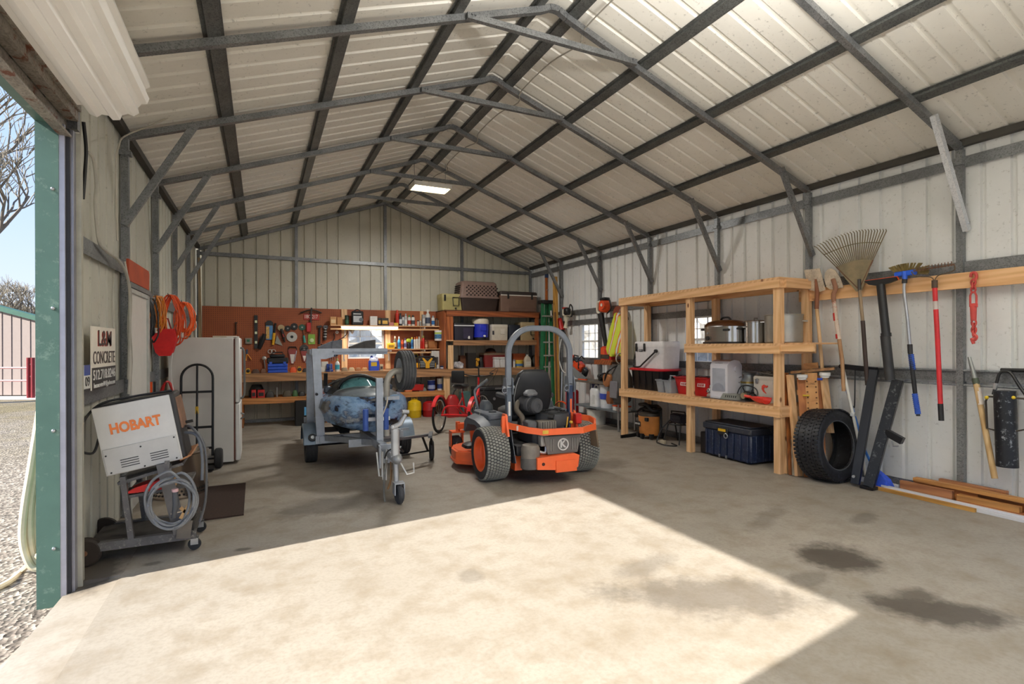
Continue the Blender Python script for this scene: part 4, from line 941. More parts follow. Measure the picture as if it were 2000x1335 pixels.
obj('carburetor', M().box(-.14, -.04, -.44, -.36, .42, .54, .01), mt('a9a7a2', .45, .4), eng)
pl = M().prism([(-.34, .24), (-.20, .58), (-.02, .60), (-.02, .40), (-.22, .22)], -.40, -.392, 'yz'); sp_ = obj('side_guard', pl, mt('4d5158', .5, .2), t)
hp = M()
for i in range(9):
    for k in range(4): hp.cyl((-.402, -.25+.03*k-.012*(i % 2)+.016*(8-i)*-.0, .27+.018*i), (-.399, -.25+.03*k-.012*(i % 2), .27+.018*i), .006, 6)
obj('guard_holes', hp, mt('1a1b1d', .7), sp_)
obj('hydraulic_tank', M().box(.38, .46, -.30, -.22, .62, .74, .01), mt('c92a1e', .4), t)
obj('fuel_tank', M().loft([rrect(.22, .4, .06, 3, .45, .46, .1), rrect(.24, .44, .07, 3, .62, .46, .1), rrect(.2, .38, .08, 3, .68, .46, .1)]), MCH, t, sharp=60)
obj('wheel_flap', M().prism([(-.45, .36), (-.30, .36), (-.26, .52), (-.40, .55)], .58, .60, 'yz'), mt('6a5a48', .7), t)
# ---- tricycle
MTR = mt('cf1f24', .35, var=.06)
t = T('tricycle', 'red adult tricycle standing behind the mower', 'tricycle', (3.06, 8.80, 0), -.68)
def bwheel(x, y, R, nm='wheel', yawd=0.):
    a_ = Vector((math.cos(yawd), math.sin(yawd), 0)); c = (x, y, R)
    wl = obj(nm, M().ring(c, R-.022, .022, a_, 40, 8), mt('1d1d1f', .7), t)
    obj('rim', M().ring(c, R-.05, .010, a_, 40, 6), mt('c9cac9', .3, .7), wl)
    sp = M(); u = Vector((0, 0, 1)); w = a_.cross(u)
    for k in range(18):
        b = 2*PI*k/18; sp.tube([Vector(c)+a_*(.02 if k % 2 else -.02), Vector(c)+(u*math.cos(b)+w*math.sin(b))*(R-.05)], .0018, 4)
    obj('spokes', sp, mt('b9babb', .3, .7), wl)
    obj('hub', M().cyl(Vector(c)-a_*.04, Vector(c)+a_*.04, .022, 12), MSTEEL, wl)
    rf = M(); rf.tube([Vector(c)+(u*math.cos(b)+w*math.sin(b))*(R-.085) for b in (.4, .55, .7)], .012, 6); obj('reflector', rf, mt('e2892a', .3), wl)
    return wl
def mudguard(x, y, R, a0, a1):
    m = M(); rings = []
    for k in range(11):
        a = math.radians(a0+(a1-a0)*k/10); rings.append([Vector((x+dx, y+math.cos(a)*(R+dr), R-.0+math.sin(a)*(R+dr))) for dx, dr in ((-.035, .0), (-.03, .016), (.03, .016), (.035, .0))])
    m.loft(rings); obj('mudguard', m, MTR, t)
bwheel(-.30, 0, .315); bwheel(.36, -.05, .315); bwheel(.10, 1.25, .30, 'front_wheel', -.3)
mudguard(-.30, 0, .325, 20, 150); mudguard(.36, -.05, .325, 20, 160)
fr = M(); fr.tube([(-.28, 0, .315), (.34, -.04, .315)], .018, 8); obj('axle', fr, MTR, t)
fr = M()
fr.tube(smooth([(-.26, .02, .32), (-.18, .02, .46), (.0, .06, .47), (.18, .02, .46), (.32, .0, .32)]), .016, 8); fr.tube([(-.2, -.03, .33), (.25, -.05, .33)], .016, 8)
fr.tube(smooth([(.03, .05, .46), (.04, .4, .30), (.06, .8, .42), (.09, 1.1, .70)]), .022, 8); fr.tube([(.05, .42, .30), (.04, .22, .74)], .018, 8); fr.tube([(.04, .05, .46), (.04, .25, .60)], .016, 8)
fr.tube([(.06, 1.22, .32), (.095, 1.06, .92)], .02, 8)
obj('frame', fr, MTR, t)
obj('seat', M().loft([rrect(.22, .20, .08, 3, .78, .04, .18), rrect(.30, .26, .1, 3, .82, .04, .18), rrect(.26, .22, .1, 3, .86, .04, .18)]), MBLK, t, sharp=60)
obj('backrest', M().box(-.08, .16, .0, .05, .88, 1.10, .03, seg=2), mt('1a1a1c', .6), t)
obj('handlebar', M().tube(smooth([(-.20, .80, 1.02), (-.22, .95, 1.0), (-.05, 1.08, .95), (.10, 1.1, .95), (.26, 1.08, .95), (.42, .95, 1.0), (.40, .80, 1.02)]), .012, 8), mt('2a2a2b', .4), t)
obj('stem', M().cyl((.10, 1.07, .9), (.10, 1.05, 1.16), .014, 8), MBLK, t)
obj('brake_cable', M().tube(smooth([(.4, .82, 1.03), (.5, 1.0, 1.1), (.35, 1.2, .9), (.12, 1.2, .6)]), .005, 6), MBLK, t)
obj('seat_post', M().cyl((.04, .22, .70), (.04, .2, .80), .014, 8), MSTEEL, t)
obj('pedal', M().box(.14, .22, .36, .42, .16, .19).cyl((-.06, .39, .28), (.14, .39, .28), .012, 8), MBLK, t)
# ================= back wall: pegboard, bench, shelves and everything on them =================
def pegboard():
    t = NT('pegboard'); v = t.co(); sep = t.N('ShaderNodeSeparateXYZ'); t.L(v, sep.inputs[0])
    def dot(o):
        f = t.math('FRACT', t.math('DIVIDE', o, .0381)); return t.math('ABSOLUTE', t.math('SUBTRACT', f, .5))
    a, b = dot(sep.outputs[0]), dot(sep.outputs[2])
    d = t.math('SQRT', t.math('ADD', t.math('MULTIPLY', a, a), t.math('MULTIPLY', b, b)))
    n = t.noise(v, 1.4, 4, .6)
    base = t.ramp(n, [(.3, lin('8c4724')), (.7, lin('a85a2e'))])
    t.col(t.mix(t.math('LESS_THAN', d, .17), base, lin('4a2010'))); t.set(Roughness=.6); return t.m
MPEG = pegboard(); PY = YB-.05
m = M()
for x0, x1, z0, z1 in ((-1.05, WB[0], 1.0, 2.335), (WB[1], 3.70, 1.0, 2.335), (WB[0], WB[1], 1.0, WB[2]), (WB[0], WB[1], WB[3], 2.335)): m.box(x0, x1, PY, PY+.008, z0, z1)
S('pegboard', m, MPEG, 'brown pegboard covering the back wall above the workbench', 'pegboard')
for x0, x1, lb in ((1.55, 1.67, 'lumber strip left of the bench window'), (2.49, 2.60, 'lumber strip right of the bench window'), (3.28, 3.36, 'lumber strip between the bench window and the shelf unit')):
    S('wall_stud', M().box(x0, x1, PY-.035, PY, 1.03, 2.335), WZ, lb, 'stud', group='lumber strips on the pegboard')
BT = 1.02; BF = 11.2
t = T('workbench', 'long wooden workbench with a lower shelf along the back wall', 'workbench', (0, 0, 0))
MBW = wood('x', 'b5865c', '7e5a3c', 'bench_wood'); MBO = wood('x', 'c98a50', '97602f', 'bench_shelf_wood')
obj('top', M().box(-.42, 6.0, BF, PY-.005, BT-.035, BT), MBW, t)
obj('fascia', M().box(-.42, 3.64, BF-.035, BF, BT-.155, BT), MBW, t); obj('fascia', M().box(3.64, 6.0, BF-.035, BF, BT-.165, BT), MBW, t)
obj('lower_shelf', M().box(-.42, 3.66, BF+.02, PY-.02, .53, .55), MBO, t); obj('shelf_rail', M().box(-.42, 3.64, BF-.015, BF+.02, .44, .55), MBO, t)
for x, w_ in ((-.36, .09), (1.22, .12), (3.70, .14), (5.9, .09)):
    obj('leg', M().box(x-w_/2, x+w_/2, BF+.0+.0, BF+.04, 0, BT-.16) if x > 3 or x < 0 else M().box(x-w_/2, x+w_/2, BF+.021, BF+.06, 0, BT-.16), WZ if x > 1.3 else MBO and WDZ, t)
    obj('leg', M().box(x-w_/2, x+w_/2, PY-.10, PY-.06, 0, .53 if x < 3 else BT-.035), WDZ, t)
t = T('shelf_unit', 'brown wooden shelf unit holding coolers at the right end of the bench', 'shelf', (0, 0, 0))
MSB = wood('x', 'a85c2e', '6f3717', 'stained_x'); MSZ = wood('z', 'b0622f', '7a3d1b', 'stained_z')
obj('side_panel', M().box(3.66, 3.70, 11.25, PY-.01, BT+.002, 2.33), MSZ, t)
obj('post', M().box(3.70, 3.86, 11.22, 11.26, 1.66, 2.33), MSZ, t); obj('post', M().box(3.74, 3.86, 11.22, 11.26, BT+.002, 1.55), WZ, t)
obj('post', M().box(5.93, 6.02, 11.22, 11.26, BT+.002, 2.33), MSZ, t)
obj('top_board', M().box(3.66, 6.05, 11.20, PY-.01, 2.31, 2.335), mt('5a3018', .6, var=.2), t); obj('top_rail', M().box(3.70, 6.02, 11.20, 11.235, 2.20, 2.31), MSB, t)
obj('middle_shelf', M().box(3.70, 6.0, 11.24, PY-.01, 1.635, 1.66), MBW, t); obj('middle_rail', M().box(3.86, 5.96, 11.21, 11.245, 1.545, 1.66), MBW, t); obj('cleat', M().box(3.70, 3.86, 11.21, 11.25, 1.645, 1.665), WX, t)
Z1, Z2, Z3, ZT = 1.985, 1.475, 1.66, 2.335
def shelf(x0, x1, z, lb):
    t = T('wall_shelf', lb, 'shelf', (0, 0, 0)); obj('board', M().box(x0, x1, 11.58, PY-.036, z-.02, z), WX, t)
    obj('cleat', M().box(x0, x1, 11.62, 11.65, z-.10, z-.065), WX, t)
    for x in ((2.56, 3.32) if z < 1.6 else (1.62, 3.32)):
        obj('bracket', M().box(x-.012, x+.012, 11.61, PY-.036, z-.06, z-.02).box(x-.012, x+.012, PY-.06, PY-.036, z-.26, z-.02), MWHT, t)
shelf(1.30, 3.655, Z1, 'upper wooden wall shelf over the bench window'); shelf(2.47, 3.655, Z2, 'lower wooden wall shelf right of the bench window')
t = T('tube_light', 'lit fluorescent tube light under the upper wall shelf', 'tube light', (0, 0, 0))
obj('housing', M().box(1.50, 2.71, 11.56, 11.60, Z1-.055, Z1-.022), MWHT, t); obj('tube', M().cyl((1.52, 11.555, Z1-.068), (2.69, 11.555, Z1-.068), .013, 12), emit('tube_glow', 'fff6e0', 14.), t)
l = bpy.data.lights.new('tube_lamp', 'AREA'); l.shape = 'RECTANGLE'; l.size = 1.15; l.size_y = .05; l.energy = 9; l.color = (1, .96, .88)
o = bpy.data.objects.new('tube_lamp', l); C.objects.link(o); o.location = (2.1, 11.55, Z1-.09); o.rotation_euler = (-.25, 0, 0)
# ---- generic small goods
def px(x0, x1, y, Y): a, b = wY(x0, y, Y), wY(x1, y, Y); return a.x, b.x
def pz(x, y, Y): return wY(x, y, Y).z
def carton(name, lb, cat, x0, x1, yt, Y, z, d, c, lab=None, group=None, lid=None, bev=.003):
    """box-like goods; lab = colour of a printed panel, lid = colour of a lid"""
    a, b = px(x0, x1, yt, Y); h = pz(x0, yt, Y)-z; w = b-a; cx = (a+b)/2
    if not (lab or lid): return S(name, M().box(-w/2, w/2, 0, d, 0, h, bev), mt(c, .6), lb, cat, (cx, Y, z), group=group)
    t = T(name, lb, cat, (cx, Y, z), group=group)
    obj('body', M().box(-w/2, w/2, 0, d, 0, h*(.8 if lid else 1), bev), mt(c, .55), t)
    if lid: obj('lid', M().box(-w/2-.004, w/2+.004, -.004, d+.004, h*.8, h, bev), mt(lid, .5), t)
    if lab: obj('printed_label', M().box(-w*.36, w*.36, -.0025, 0, h*.22, h*.66), mt(lab, .5), t)
    return t
def bottle(name, lb, cat, x0, x1, yt, Y, z, c, cap=None, lab=None, shape='can', group=None, sy=1.):
    a, b = px(x0, x1, yt, Y); h = pz(x0, yt, Y)-z; r = (b-a)/2; cx = (a+b)/2; cy = Y+r
    t = T(name, lb, cat, (cx, cy, z), group=group)
    P = {'can': [(r*.92, 0), (r, h*.02), (r, h*.74), (r*.85, h*.80), (r*.6, h*.82)],
         'bottle': [(r*.9, 0), (r, h*.03), (r, h*.58), (r*.8, h*.70), (r*.35, h*.80), (r*.35, h*.84)],
         'jar': [(r*.95, 0), (r, h*.04), (r, h*.8), (r*.9, h*.84)],
         'pail': [(r*.88, 0), (r*.98, h*.95), (r*.98, h)]}[shape]
    obj('body', M().lathe(P, n=18), mt(c, .4), t)
    top = P[-1][1]; cr = {'can': r*.62, 'bottle': r*.42, 'jar': r*1.02, 'pail': r*1.04}[shape]
    if shape == 'pail': obj('lid', M().lathe([(cr, h-.012), (cr, h), (cr*.9, h+.004), (0, h+.004)], n=18), mt(cap or 'e4e2dc', .4), t)
    else: obj('cap', M().lathe([(cr, top-.003), (cr, h*.97), (cr*.8, h), (0, h)], n=14), mt(cap or '222222', .45), t)
    if lab: obj('printed_label', M().lathe([(r*1.012, h*.16), (r*1.012, h*.52)], n=18, caps=False), mt(lab, .5), t)
    return t
Yu = 11.66; G1 = 'goods on the upper wall shelf'
carton('parts_box', 'small tan carton at the left end of the upper wall shelf', 'box', 645, 657, 618, Yu, Z1, .1, 'c9955f', 'e5c79a', G1)
carton('parts_box', 'plain tan carton beside the green wire spool', 'box', 658.5, 669, 619, Yu, Z1, .1, 'bd8550', None, G1)
bottle('wire_spool', 'dark green wire spool on the upper wall shelf', 'spool', 674, 682, 615, Yu, Z1, '24402f', '1c2a22', '3d6b4c', 'jar', G1)
t = carton('charger_case', 'black blow moulded case with white print on the upper wall shelf', 'case', 687, 710, 607, Yu, Z1, .1, '17181a', 'b9bdc0', G1, bev=.02)
obj('white_stripe', M().box(-.09, .07, -.004, 0, .235, .25), MWHT, t); obj('handle', M().tube(arc((0, .27), .07, 0, 180, 8, 'xz', .05), .012, 8), MBLK, t)
obj('round_print', M().lathe([(.045, 0), (.045, .004), (.03, .005)], (.07, -.004, .12), (0, -1, 0), 20), mt('5f656a', .4), t)
t = carton('white_carton', 'white carton with a dark round picture on the upper wall shelf', 'box', 723, 737, 617, Yu, Z1, .1, 'dfddd8', None, G1)
t['label'] = 'white carton between the black case and the yellow box'
carton('small_pack', 'small black and yellow pack left of the yellow carton', 'box', 738.5, 744, 620, Yu, Z1, .06, '34302a', 'c9a54a', G1)
carton('yellow_carton', 'yellow carton with dark edges on the upper wall shelf', 'box', 745, 759, 620.5, Yu, Z1, .09, '3f3a30', 'e0b452', G1)
carton('flat_pack', 'flat pink packet lying left of the red sealant tube', 'packet', 760, 769, 629, Yu-.02, Z1, .05, 'c77d74', None, G1)
carton('flat_pack', 'flat yellow packet lying in front of the red sealant tube', 'packet', 769.5, 778, 630, Yu-.05, Z1, .05, 'd9b13c', None, G1)
bottle('grease_gun', 'tall red sealant tube on the upper wall shelf', 'tube', 773, 780, 605, Yu+.03, Z1, 'b72b1e', 'c83a24', None, 'can', G1)
for x0, x1, yt, c, cap, lab, sh, lb in ((780, 785.5, 611, '2b3542', '1d1f24', 'd6dade', 'can', 'black spray can right of the red sealant tube'), (785.8, 790.3, 615, 'd4d5d4', '27292c', '8f9498', 'can', 'white spray can with a black cap left of the silver can'), (790.6, 795.6, 612, 'b5b8ba', '9a9da0', 'e1e1de', 'can', 'tall silver spray can on the upper wall shelf'),
    (797, 803, 615, 'dcdad4', '3f7a3c', 'b03a2c', 'can', 'white spray can with a green cap'), (804, 811, 615, 'e0deda', '1e1f21', '4a4c50', 'can', 'wide white spray can with a black cap'), (811.6, 814.2, 627, 'c95a36', 'a83e20', None, 'jar', 'tiny orange bottle on the upper wall shelf'),
    (815, 819, 625, 'c2b8a6', '2a2b2c', None, 'jar', 'small glass jar left of the grey carton'), (820, 823.5, 626, '8f9490', 'c9c7c1', None, 'jar', 'small grey jar touching the grey carton'), (832, 842, 604, 'c9c8c2', 'dedcd5', '454e60', 'bottle', 'large white pump bottle on the upper wall shelf'),
    (843.5, 850, 616, 'e0ded6', '8b8f92', '2f6fb0', 'can', 'white blue and yellow can right of the pump bottle'), (851, 856, 621, '6b4a34', '2c211b', None, 'jar', 'small brown jar left of the two white boxes')):
    bottle('spray_can' if sh == 'can' else 'small_jar' if sh == 'jar' else 'pump_bottle', lb, 'can' if sh == 'can' else 'bottle', x0, x1, yt, Yu, Z1, c, cap, lab, sh, G1)
carton('grey_carton', 'narrow grey carton left of the pump bottle', 'box', 825, 830.5, 614, Yu, Z1, .06, '8f9190', 'c9cac8', G1)
carton('small_box', 'small white box near the right end of the upper wall shelf', 'box', 856.5, 861, 625, Yu, Z1, .06, 'cfcbc2', None, G1); carton('small_box', 'white box at the right end of the upper wall shelf', 'box', 861.5, 866.5, 621, Yu, Z1, .06, 'dad6cd', '9a958a', G1)
G2 = 'goods on the lower wall shelf'
carton('yellow_case', 'yellow plastic case at the left end of the lower wall shelf', 'case', 757, 771, 669.5, Yu-.03, Z2, .08, 'dfae1e', '8a6a20', G2, bev=.008)
for x0, x1, yt, c, cap, lab, sh, lb in ((769, 775, 656, '4a4637', 'e8d9a8', 'c9b98a', 'bottle', 'dark bottle with a cream cap behind the yellow case'), (777, 783, 657, '3f9fd0', 'd9d6cc', '2a6a9a', 'bottle', 'bright blue bottle left of the orange one'), (784, 789, 663, 'd8541f', 'b9401a', '7a2a16', 'can', 'short orange bottle on the lower wall shelf'),
    (789.3, 795, 660, 'b9bccb', '4a4468', '5a5a8a', 'bottle', 'pale violet bottle right of the orange one'), (796, 802.3, 665, '23242a', 'c9d24a', None, 'bottle', 'dark bottle with a lime green trigger head'), (802.8, 808, 658, '3a86c4', 'd8c24a', '205a90', 'can', 'blue can between the dark bottle and the white ones'),
    (808.6, 812.6, 658, 'e3e0d8', 'd8702c', None, 'can', 'first white bottle, the one beside the blue can'), (812.9, 816.9, 657, 'e6e3da', 'd8702c', None, 'can', 'second white bottle in the row of three'), (817.2, 821, 657, 'dcd9d0', 'c9c5ba', None, 'can', 'third white bottle, beside the red ones'),
    (821.4, 824.3, 661, 'b8261c', '8a1a14', None, 'can', 'thin red can right of the white bottles'), (824.8, 830, 655, 'c42a20', '8c8a3a', None, 'can', 'red extinguisher can with a yellow hose'), (830.6, 836, 664, '9c5f3c', '6b3c24', 'd0a884', 'jar', 'small brown jar left of the brown paper parcel')):
    bottle('spray_bottle', lb, 'bottle', x0, x1, yt, Yu, Z2, c, cap, lab, sh, G2)
a, b = px(794, 804, 660, Yu); S('cloth', M().sph(((a+b)/2, Yu+.03, Z2+.185), (.06, .03, .045), 8), mt('b9cf3a', .7, var=.25), 'lime green cloth draped over the bottles on the lower wall shelf', 'cloth', group=None)
carton('paper_parcel', 'brown paper parcel on the lower wall shelf', 'parcel', 837, 855, 666, Yu, Z2, .11, '9c6535', None, G2, bev=.02)
carton('blue_pouch', 'small blue pouch at the right end of the lower wall shelf', 'pouch', 857, 865, 667, Yu, Z2, .06, '2b4a63', 'c9b84a', G2)
a, b = px(849, 866, 655, 11.55)
t = T('wipes_tub', 'white tub with a printed label fixed to the shelf unit side', 'tub', ((a+b)/2, 11.55, pz(856, 665, 11.55))); r_ = (b-a)/2; h_ = pz(856, 645, 11.55)-pz(856, 665, 11.55)
obj('body', M().lathe([(r_*.95, 0), (r_, .01), (r_, h_*.85), (r_*.98, h_*.86)], n=24), MWHT, t); obj('lid', M().lathe([(r_*1.03, h_*.86), (r_*1.03, h_), (0, h_)], n=24), MWHT, t)
obj('green_band', M().lathe([(r_*1.01, h_*.66), (r_*1.01, h_*.80)], n=24, caps=False), mt('a3c23a', .5), t); obj('blue_band', M().lathe([(r_*1.01, h_*.2), (r_*1.01, h_*.62)], n=24, caps=False), mt('3b6f94', .5, var=.5, scale=40), t)
obj('wall_bracket', M().box(r_*.9, r_+.05, -.03, .06, h_*.1, h_*.95), MWHT, t)
# ---- on the bench
Yb_ = 11.32
t = T('tool_box', 'blue and black stacked tool box on the workbench', 'tool box', (wY(542.5, 724, Yb_).x, Yb_, BT))
a, b = px(523, 562, 715, Yb_); w_ = (b-a)/2; zt1, zt2 = pz(523, 710, Yb_)-BT, pz(523, 691, Yb_)-BT; mblue = mt('1f4fc0', .4)
for k in range(3): obj('drawer', M().box(-w_, w_, 0, .26, zt1*k/3+.003, zt1*(k+1)/3-.002, .008), mblue, t)
obj('upper_case', M().box(-w_-.01, w_+.015, .0, .27, zt1, zt1+(zt2-zt1)*.6, .015).box(-w_*.8, w_*.75, .03, .24, zt1+(zt2-zt1)*.6, zt1+(zt2-zt1)*.95, .02), mt('15161a', .5), t)
for x in (-w_*.7, w_*.7): obj('latch', M().box(x-.025, x+.025, -.012, .0, zt1*.9, zt1+.035), mblue, t)
obj('handle', M().tube([(-.1, .13, zt2*.93), (-.09, .13, zt2+.03), (.09, .13, zt2+.03), (.1, .13, zt2*.93)], .012, 8), MBLK, t)
def lump(name, lb, cat, x0, x1, yt, Y, z, c, d=.06, group=None):
    a, b = px(x0, x1, yt, Y); h = pz(x0, yt, Y)-z; w = (b-a)/2
    m = M(); m.loft([rrect(2*w, d, d*.3, 3, 0), rrect(2*w*.98, d*.98, d*.3, 3, h*.5), rrect(2*w*.6, d*.6, d*.2, 3, h)])
    return S(name, m, mt(c, .5), lb, cat, ((a+b)/2, Y+d/2, z), group=group, sharp=50)
def tape(name, lb, x0, x1, yt, Y, z, c):
    a, b = px(x0, x1, yt, Y); h = pz(x0, yt, Y)-z; w = (b-a)
    t = T(name, lb, 'tape measure', ((a+b)/2, Y, z)); pr = [(-w/2, 0), (w/2, 0), (w/2, h*.6), (w*.3, h), (-w*.3, h), (-w/2, h*.6)]
    obj('case', M().prism(pr, 0, .045, 'xz'), mt(c, .45), t); obj('disc', M().lathe([(h*.32, -.003), (h*.3, -.004), (0, -.004)], (0, 0, h*.5), (0, 1, 0), 16), MBLK, t)
tape('tape_measure', 'yellow tape measure at the left end of the workbench', 480, 489, 719, Yb_, BT, 'd9a21f'); tape('tape_measure', 'yellow tape measure right of the blue tool box', 581, 589, 715.5, Yb_, BT, 'd8a42a')
lump('hand_tool', 'dark hand tool lying right of the yellow tape measure', 'tool', 491, 507, 721, Yb_, BT, '4d3326'); lump('hand_tool', 'brown handled tool lying left of the blue tool box', 'tool', 508, 520, 720, Yb_, BT, '6b4630')
lump('orange_tool', 'orange power tool lying between the tool box and second tape measure', 'tool', 566, 579, 717, Yb_, BT, 'd5521e'); lump('hand_tool', 'black hand tool lying left of the white radio', 'tool', 591, 603, 719, Yb_, BT, '2c2624')
for x0, x1, yt, zz, lb in ((627, 640, 716, BT, 'white stacked socket tray on the workbench, lower one'), (628, 641, 706, None, 'white stacked socket tray on the workbench, upper one')):
    z = BT if zz else pz(627, 716, Yb_)+.001
    t = carton('socket_tray', lb, 'tray', x0, x1, yt, Yb_, z, .09, 'd5d2c8', None, 'white socket trays on the bench')
t = T('bench_vise', 'blue bench vise clamped to the bench front', 'vise', (wY(644, 722, 11.24).x, 11.245, BT)); obj('jaw', M().box(-.07, .07, 0, .14, 0, .05, .008).box(-.055, .055, .02, .06, .05, .16, .006).box(-.055, .055, .08, .13, .05, .15, .006), mt('1f3f8f', .45, var=.2), t); obj('screw', M().cyl((0, -.08, .1), (0, .03, .1), .012, 10), MSTEEL, t); obj('handle', M().cyl((0, -.075, -.02), (0, -.075, .2), .007, 8), MSTEEL, t)
bottle('torch_cylinder', 'white and teal torch gas cylinder on the workbench', 'bottle', 654.5, 664, 700, Yb_, BT, 'd8dad6', '8b8f55', '3fa0b5', 'bottle')
for k, (x0, x1, c, lb) in enumerate(((667, 680, '8f7a5e', 'small pile tool nearest the torch cylinder'), (681, 693, 'c9b08a', 'cream glove lying on the bench below the window'), (694, 706, 'a06a3c', 'wooden block lying below the window'), (707, 719, 'c08f58', 'tan wooden block left of the blue jug'))): lump('bench_clutter', lb, 'clutter', x0, x1, 717.5, Yb_+.02*k, BT, c, .08)
t = T('washer_fluid_jug', 'clear jug of blue washer fluid with a yellow label on the bench', 'jug', (wY(731, 720, Yb_).x, Yb_+.06, BT)); a, b = px(721, 741.5, 710, Yb_); w_ = b-a; h_ = pz(730, 694, Yb_)-BT
obj('body', M().loft([rrect(w_, .12, .03, 3, 0), rrect(w_, .12, .03, 3, h_*.58), rrect(w_*.8, .11, .03, 3, h_*.72), rrect(w_*.3, .06, .02, 3, h_*.86, -w_*.2), rrect(w_*.26, .05, .02, 3, h_*.92, -w_*.2)]), mt('2f4fc4', .2), t); obj('clear_top', M().loft([rrect(w_*.9, .118, .03, 3, h_*.6), rrect(w_*.82, .112, .03, 3, h_*.73), rrect(w_*.31, .062, .02, 3, h_*.87, -w_*.2)]), mt('c9cbe0', .25), t)
obj('cap', M().cyl((-w_*.2, 0, h_*.92), (-w_*.2, 0, h_), .022, 14), mt('23306a', .4), t); obj('handle', M().tube(smooth([(-w_*.02, 0, h_*.84), (w_*.25, 0, h_*.88), (w_*.38, 0, h_*.72), (w_*.36, 0, h_*.6)]), .013, 8), mt('c9cbe0', .25), t); obj('printed_label', M().box(-w_*.3, w_*.25, -.064, -.06, h_*.30, h_*.56), mt('d8b42c', .5), t)
carton('small_carton', 'small white and brown carton right of the blue jug', 'box', 742, 748.5, 711, Yb_, BT, .06, 'c8b69a', '3a3432')
# jobsite radio
t = T('jobsite_radio', 'yellow and black jobsite radio on the workbench', 'radio', (wY(835, 720, Yb_).x, Yb_, BT)); a, b = px(818, 852, 710, Yb_); w_ = (b-a)/2; h_ = pz(835, 696, Yb_)-BT
obj('case', M().box(-w_*.9, w_*.9, .0, .2, .02, h_*.9, .02), mt('1c1c1e', .5), t); yl = mt('e0a520', .45)
obj('roll_cage', M().tube([(-w_, .0, .02), (-w_, .0, h_*.85), (-w_*.7, .0, h_), (w_*.7, 0, h_), (w_, 0, h_*.85), (w_, 0, .02)], .014, 8).tube([(-w_, .2, .02), (-w_, .2, h_*.85), (-w_*.7, .2, h_), (w_*.7, .2, h_), (w_, .2, h_*.85), (w_, .2, .02)], .014, 8), MBLK, t)
obj('yellow_front', M().prism([(-w_*.22, h_*.1), (w_*.22, h_*.1), (w_*.22, h_*.45), (w_*.6, h_*.85), (w_*.45, h_*.9), (0, h_*.6), (-w_*.45, h_*.9), (-w_*.6, h_*.85), (-w_*.22, h_*.45)], -.012, 0, 'xz').box(-w_*1.02, -w_*.9, -.01, .2, .04, h_*.5, .005).box(w_*.9, w_*1.02, -.01, .2, .04, h_*.5, .005), yl, t)
for sg in (-1, 1):
    for k in range(4): obj('speaker_slot', M().box(sg*w_*.55-.055, sg*w_*.55+.055, -.006, 0, h_*(.2+.13*k), h_*(.26+.13*k)), mt('8d8f90', .5), t)
carton('white_case', 'tall white carton standing behind the jobsite radio', 'box', 843, 858, 685, 11.58, BT, .12, 'cac8c2', '4a4644')
bottle('wipe_can', 'short dark blue can right of the jobsite radio', 'can', 861, 872, 714, Yb_, BT, '2a355e', '1c2440', 'd4d4d8', 'jar')
# ---- hung on the pegboard
GP = 'tools hung on the pegboard'; PF = PY-.03
def pp(x, y, d=0.): p = wY(x, y, PY-.001); return Vector((p.x, PY-.012-d, p.z))
def hung(name, lb, cat, m, mats, group=GP): return S(name, m, mats, lb, cat, group=group)
def disc(name, lb, x, y, r, c, cc='8a8a86'):
    p = pp(x, y); t = T(name, lb, 'disc', p, group=GP); k = r*.0115
    obj('disc', M().lathe([(k, 0), (k, .006), (k*.35, .008), (0, .008)], (0, 0, 0), (0, -1, 0), 24), mt(c, .6), t); obj('arbor', M().lathe([(k*.28, .008), (k*.26, .011), (k*.1, .011)], (0, 0, 0), (0, -1, 0), 14), mt(cc, .4, .5), t); return t
disc('grinding_disc', 'small black grinding disc, left of the upper pair', 562, 641, 5.2, '1f1e1e'); disc('grinding_disc', 'black grinding disc, right of the upper pair', 574.5, 637.5, 6.3, '232222'); disc('saw_blade', 'silver and black saw blade below the grinding discs', 570, 657.5, 9, 'b9b7b1', '1d1d1d')
disc('sanding_disc', 'dark sanding disc above the wrench holders', 594, 680.5, 7.5, '3a3836'); disc('green_disc', 'green and black disc left of the red license plate', 590, 639, 5.6, '2c5a48')
t = T('spirit_level', 'long black spirit level hanging on the pegboard', 'level', pp(500, 648), group=GP); a, b = pp(500, 616), pp(500, 681); h_ = (a.z-b.z)/2; obj('bar', M().box(-.032, .032, -.02, .01, -h_, h_), mt('191a1b', .45), t)
for z in (-.62, -.05, .62): obj('vial', M().box(-.02, .02, -.023, -.02, z*h_-.025, z*h_+.025), mt('d9dfb8', .3), t)
def bar(p, q, w, d=.02): return M().bar(Vector(p), Vector(q), d, w, (0, 1, 0)) if False else M().bar(Vector(p), Vector(q), w, d, (0, 1, 0))
t = T('blade_pack', 'blue and yellow saw blade pack on the pegboard', 'pack', pp(526, 645), group=GP); obj('card', M().box(-.065, .065, -.008, .005, -.19, .15, .004), mt('4f86b8', .5), t); obj('print', M().box(-.06, .0, -.01, -.008, -.17, .08), mt('cfa45a', .5, var=.3, scale=30), t); obj('header', M().prism([(-.07, .1), (.07, .1), (.07, .16), (.03, .2), (-.03, .2), (-.07, .16)], -.012, -.008, 'xz'), MBLK, t)
t = T('hammer', 'yellow and black hammer beside the blue blade pack', 'hammer', (0, 0, 0), group=GP); obj('shaft', M().tube([pp(538, 631, .02), pp(535.5, 650, .02)], .02, 8), MBLK, t); obj('grip', M().tube([pp(535.5, 650, .02), pp(533, 673, .02)], [.03, .025], 8), mt('d9a424', .5), t)
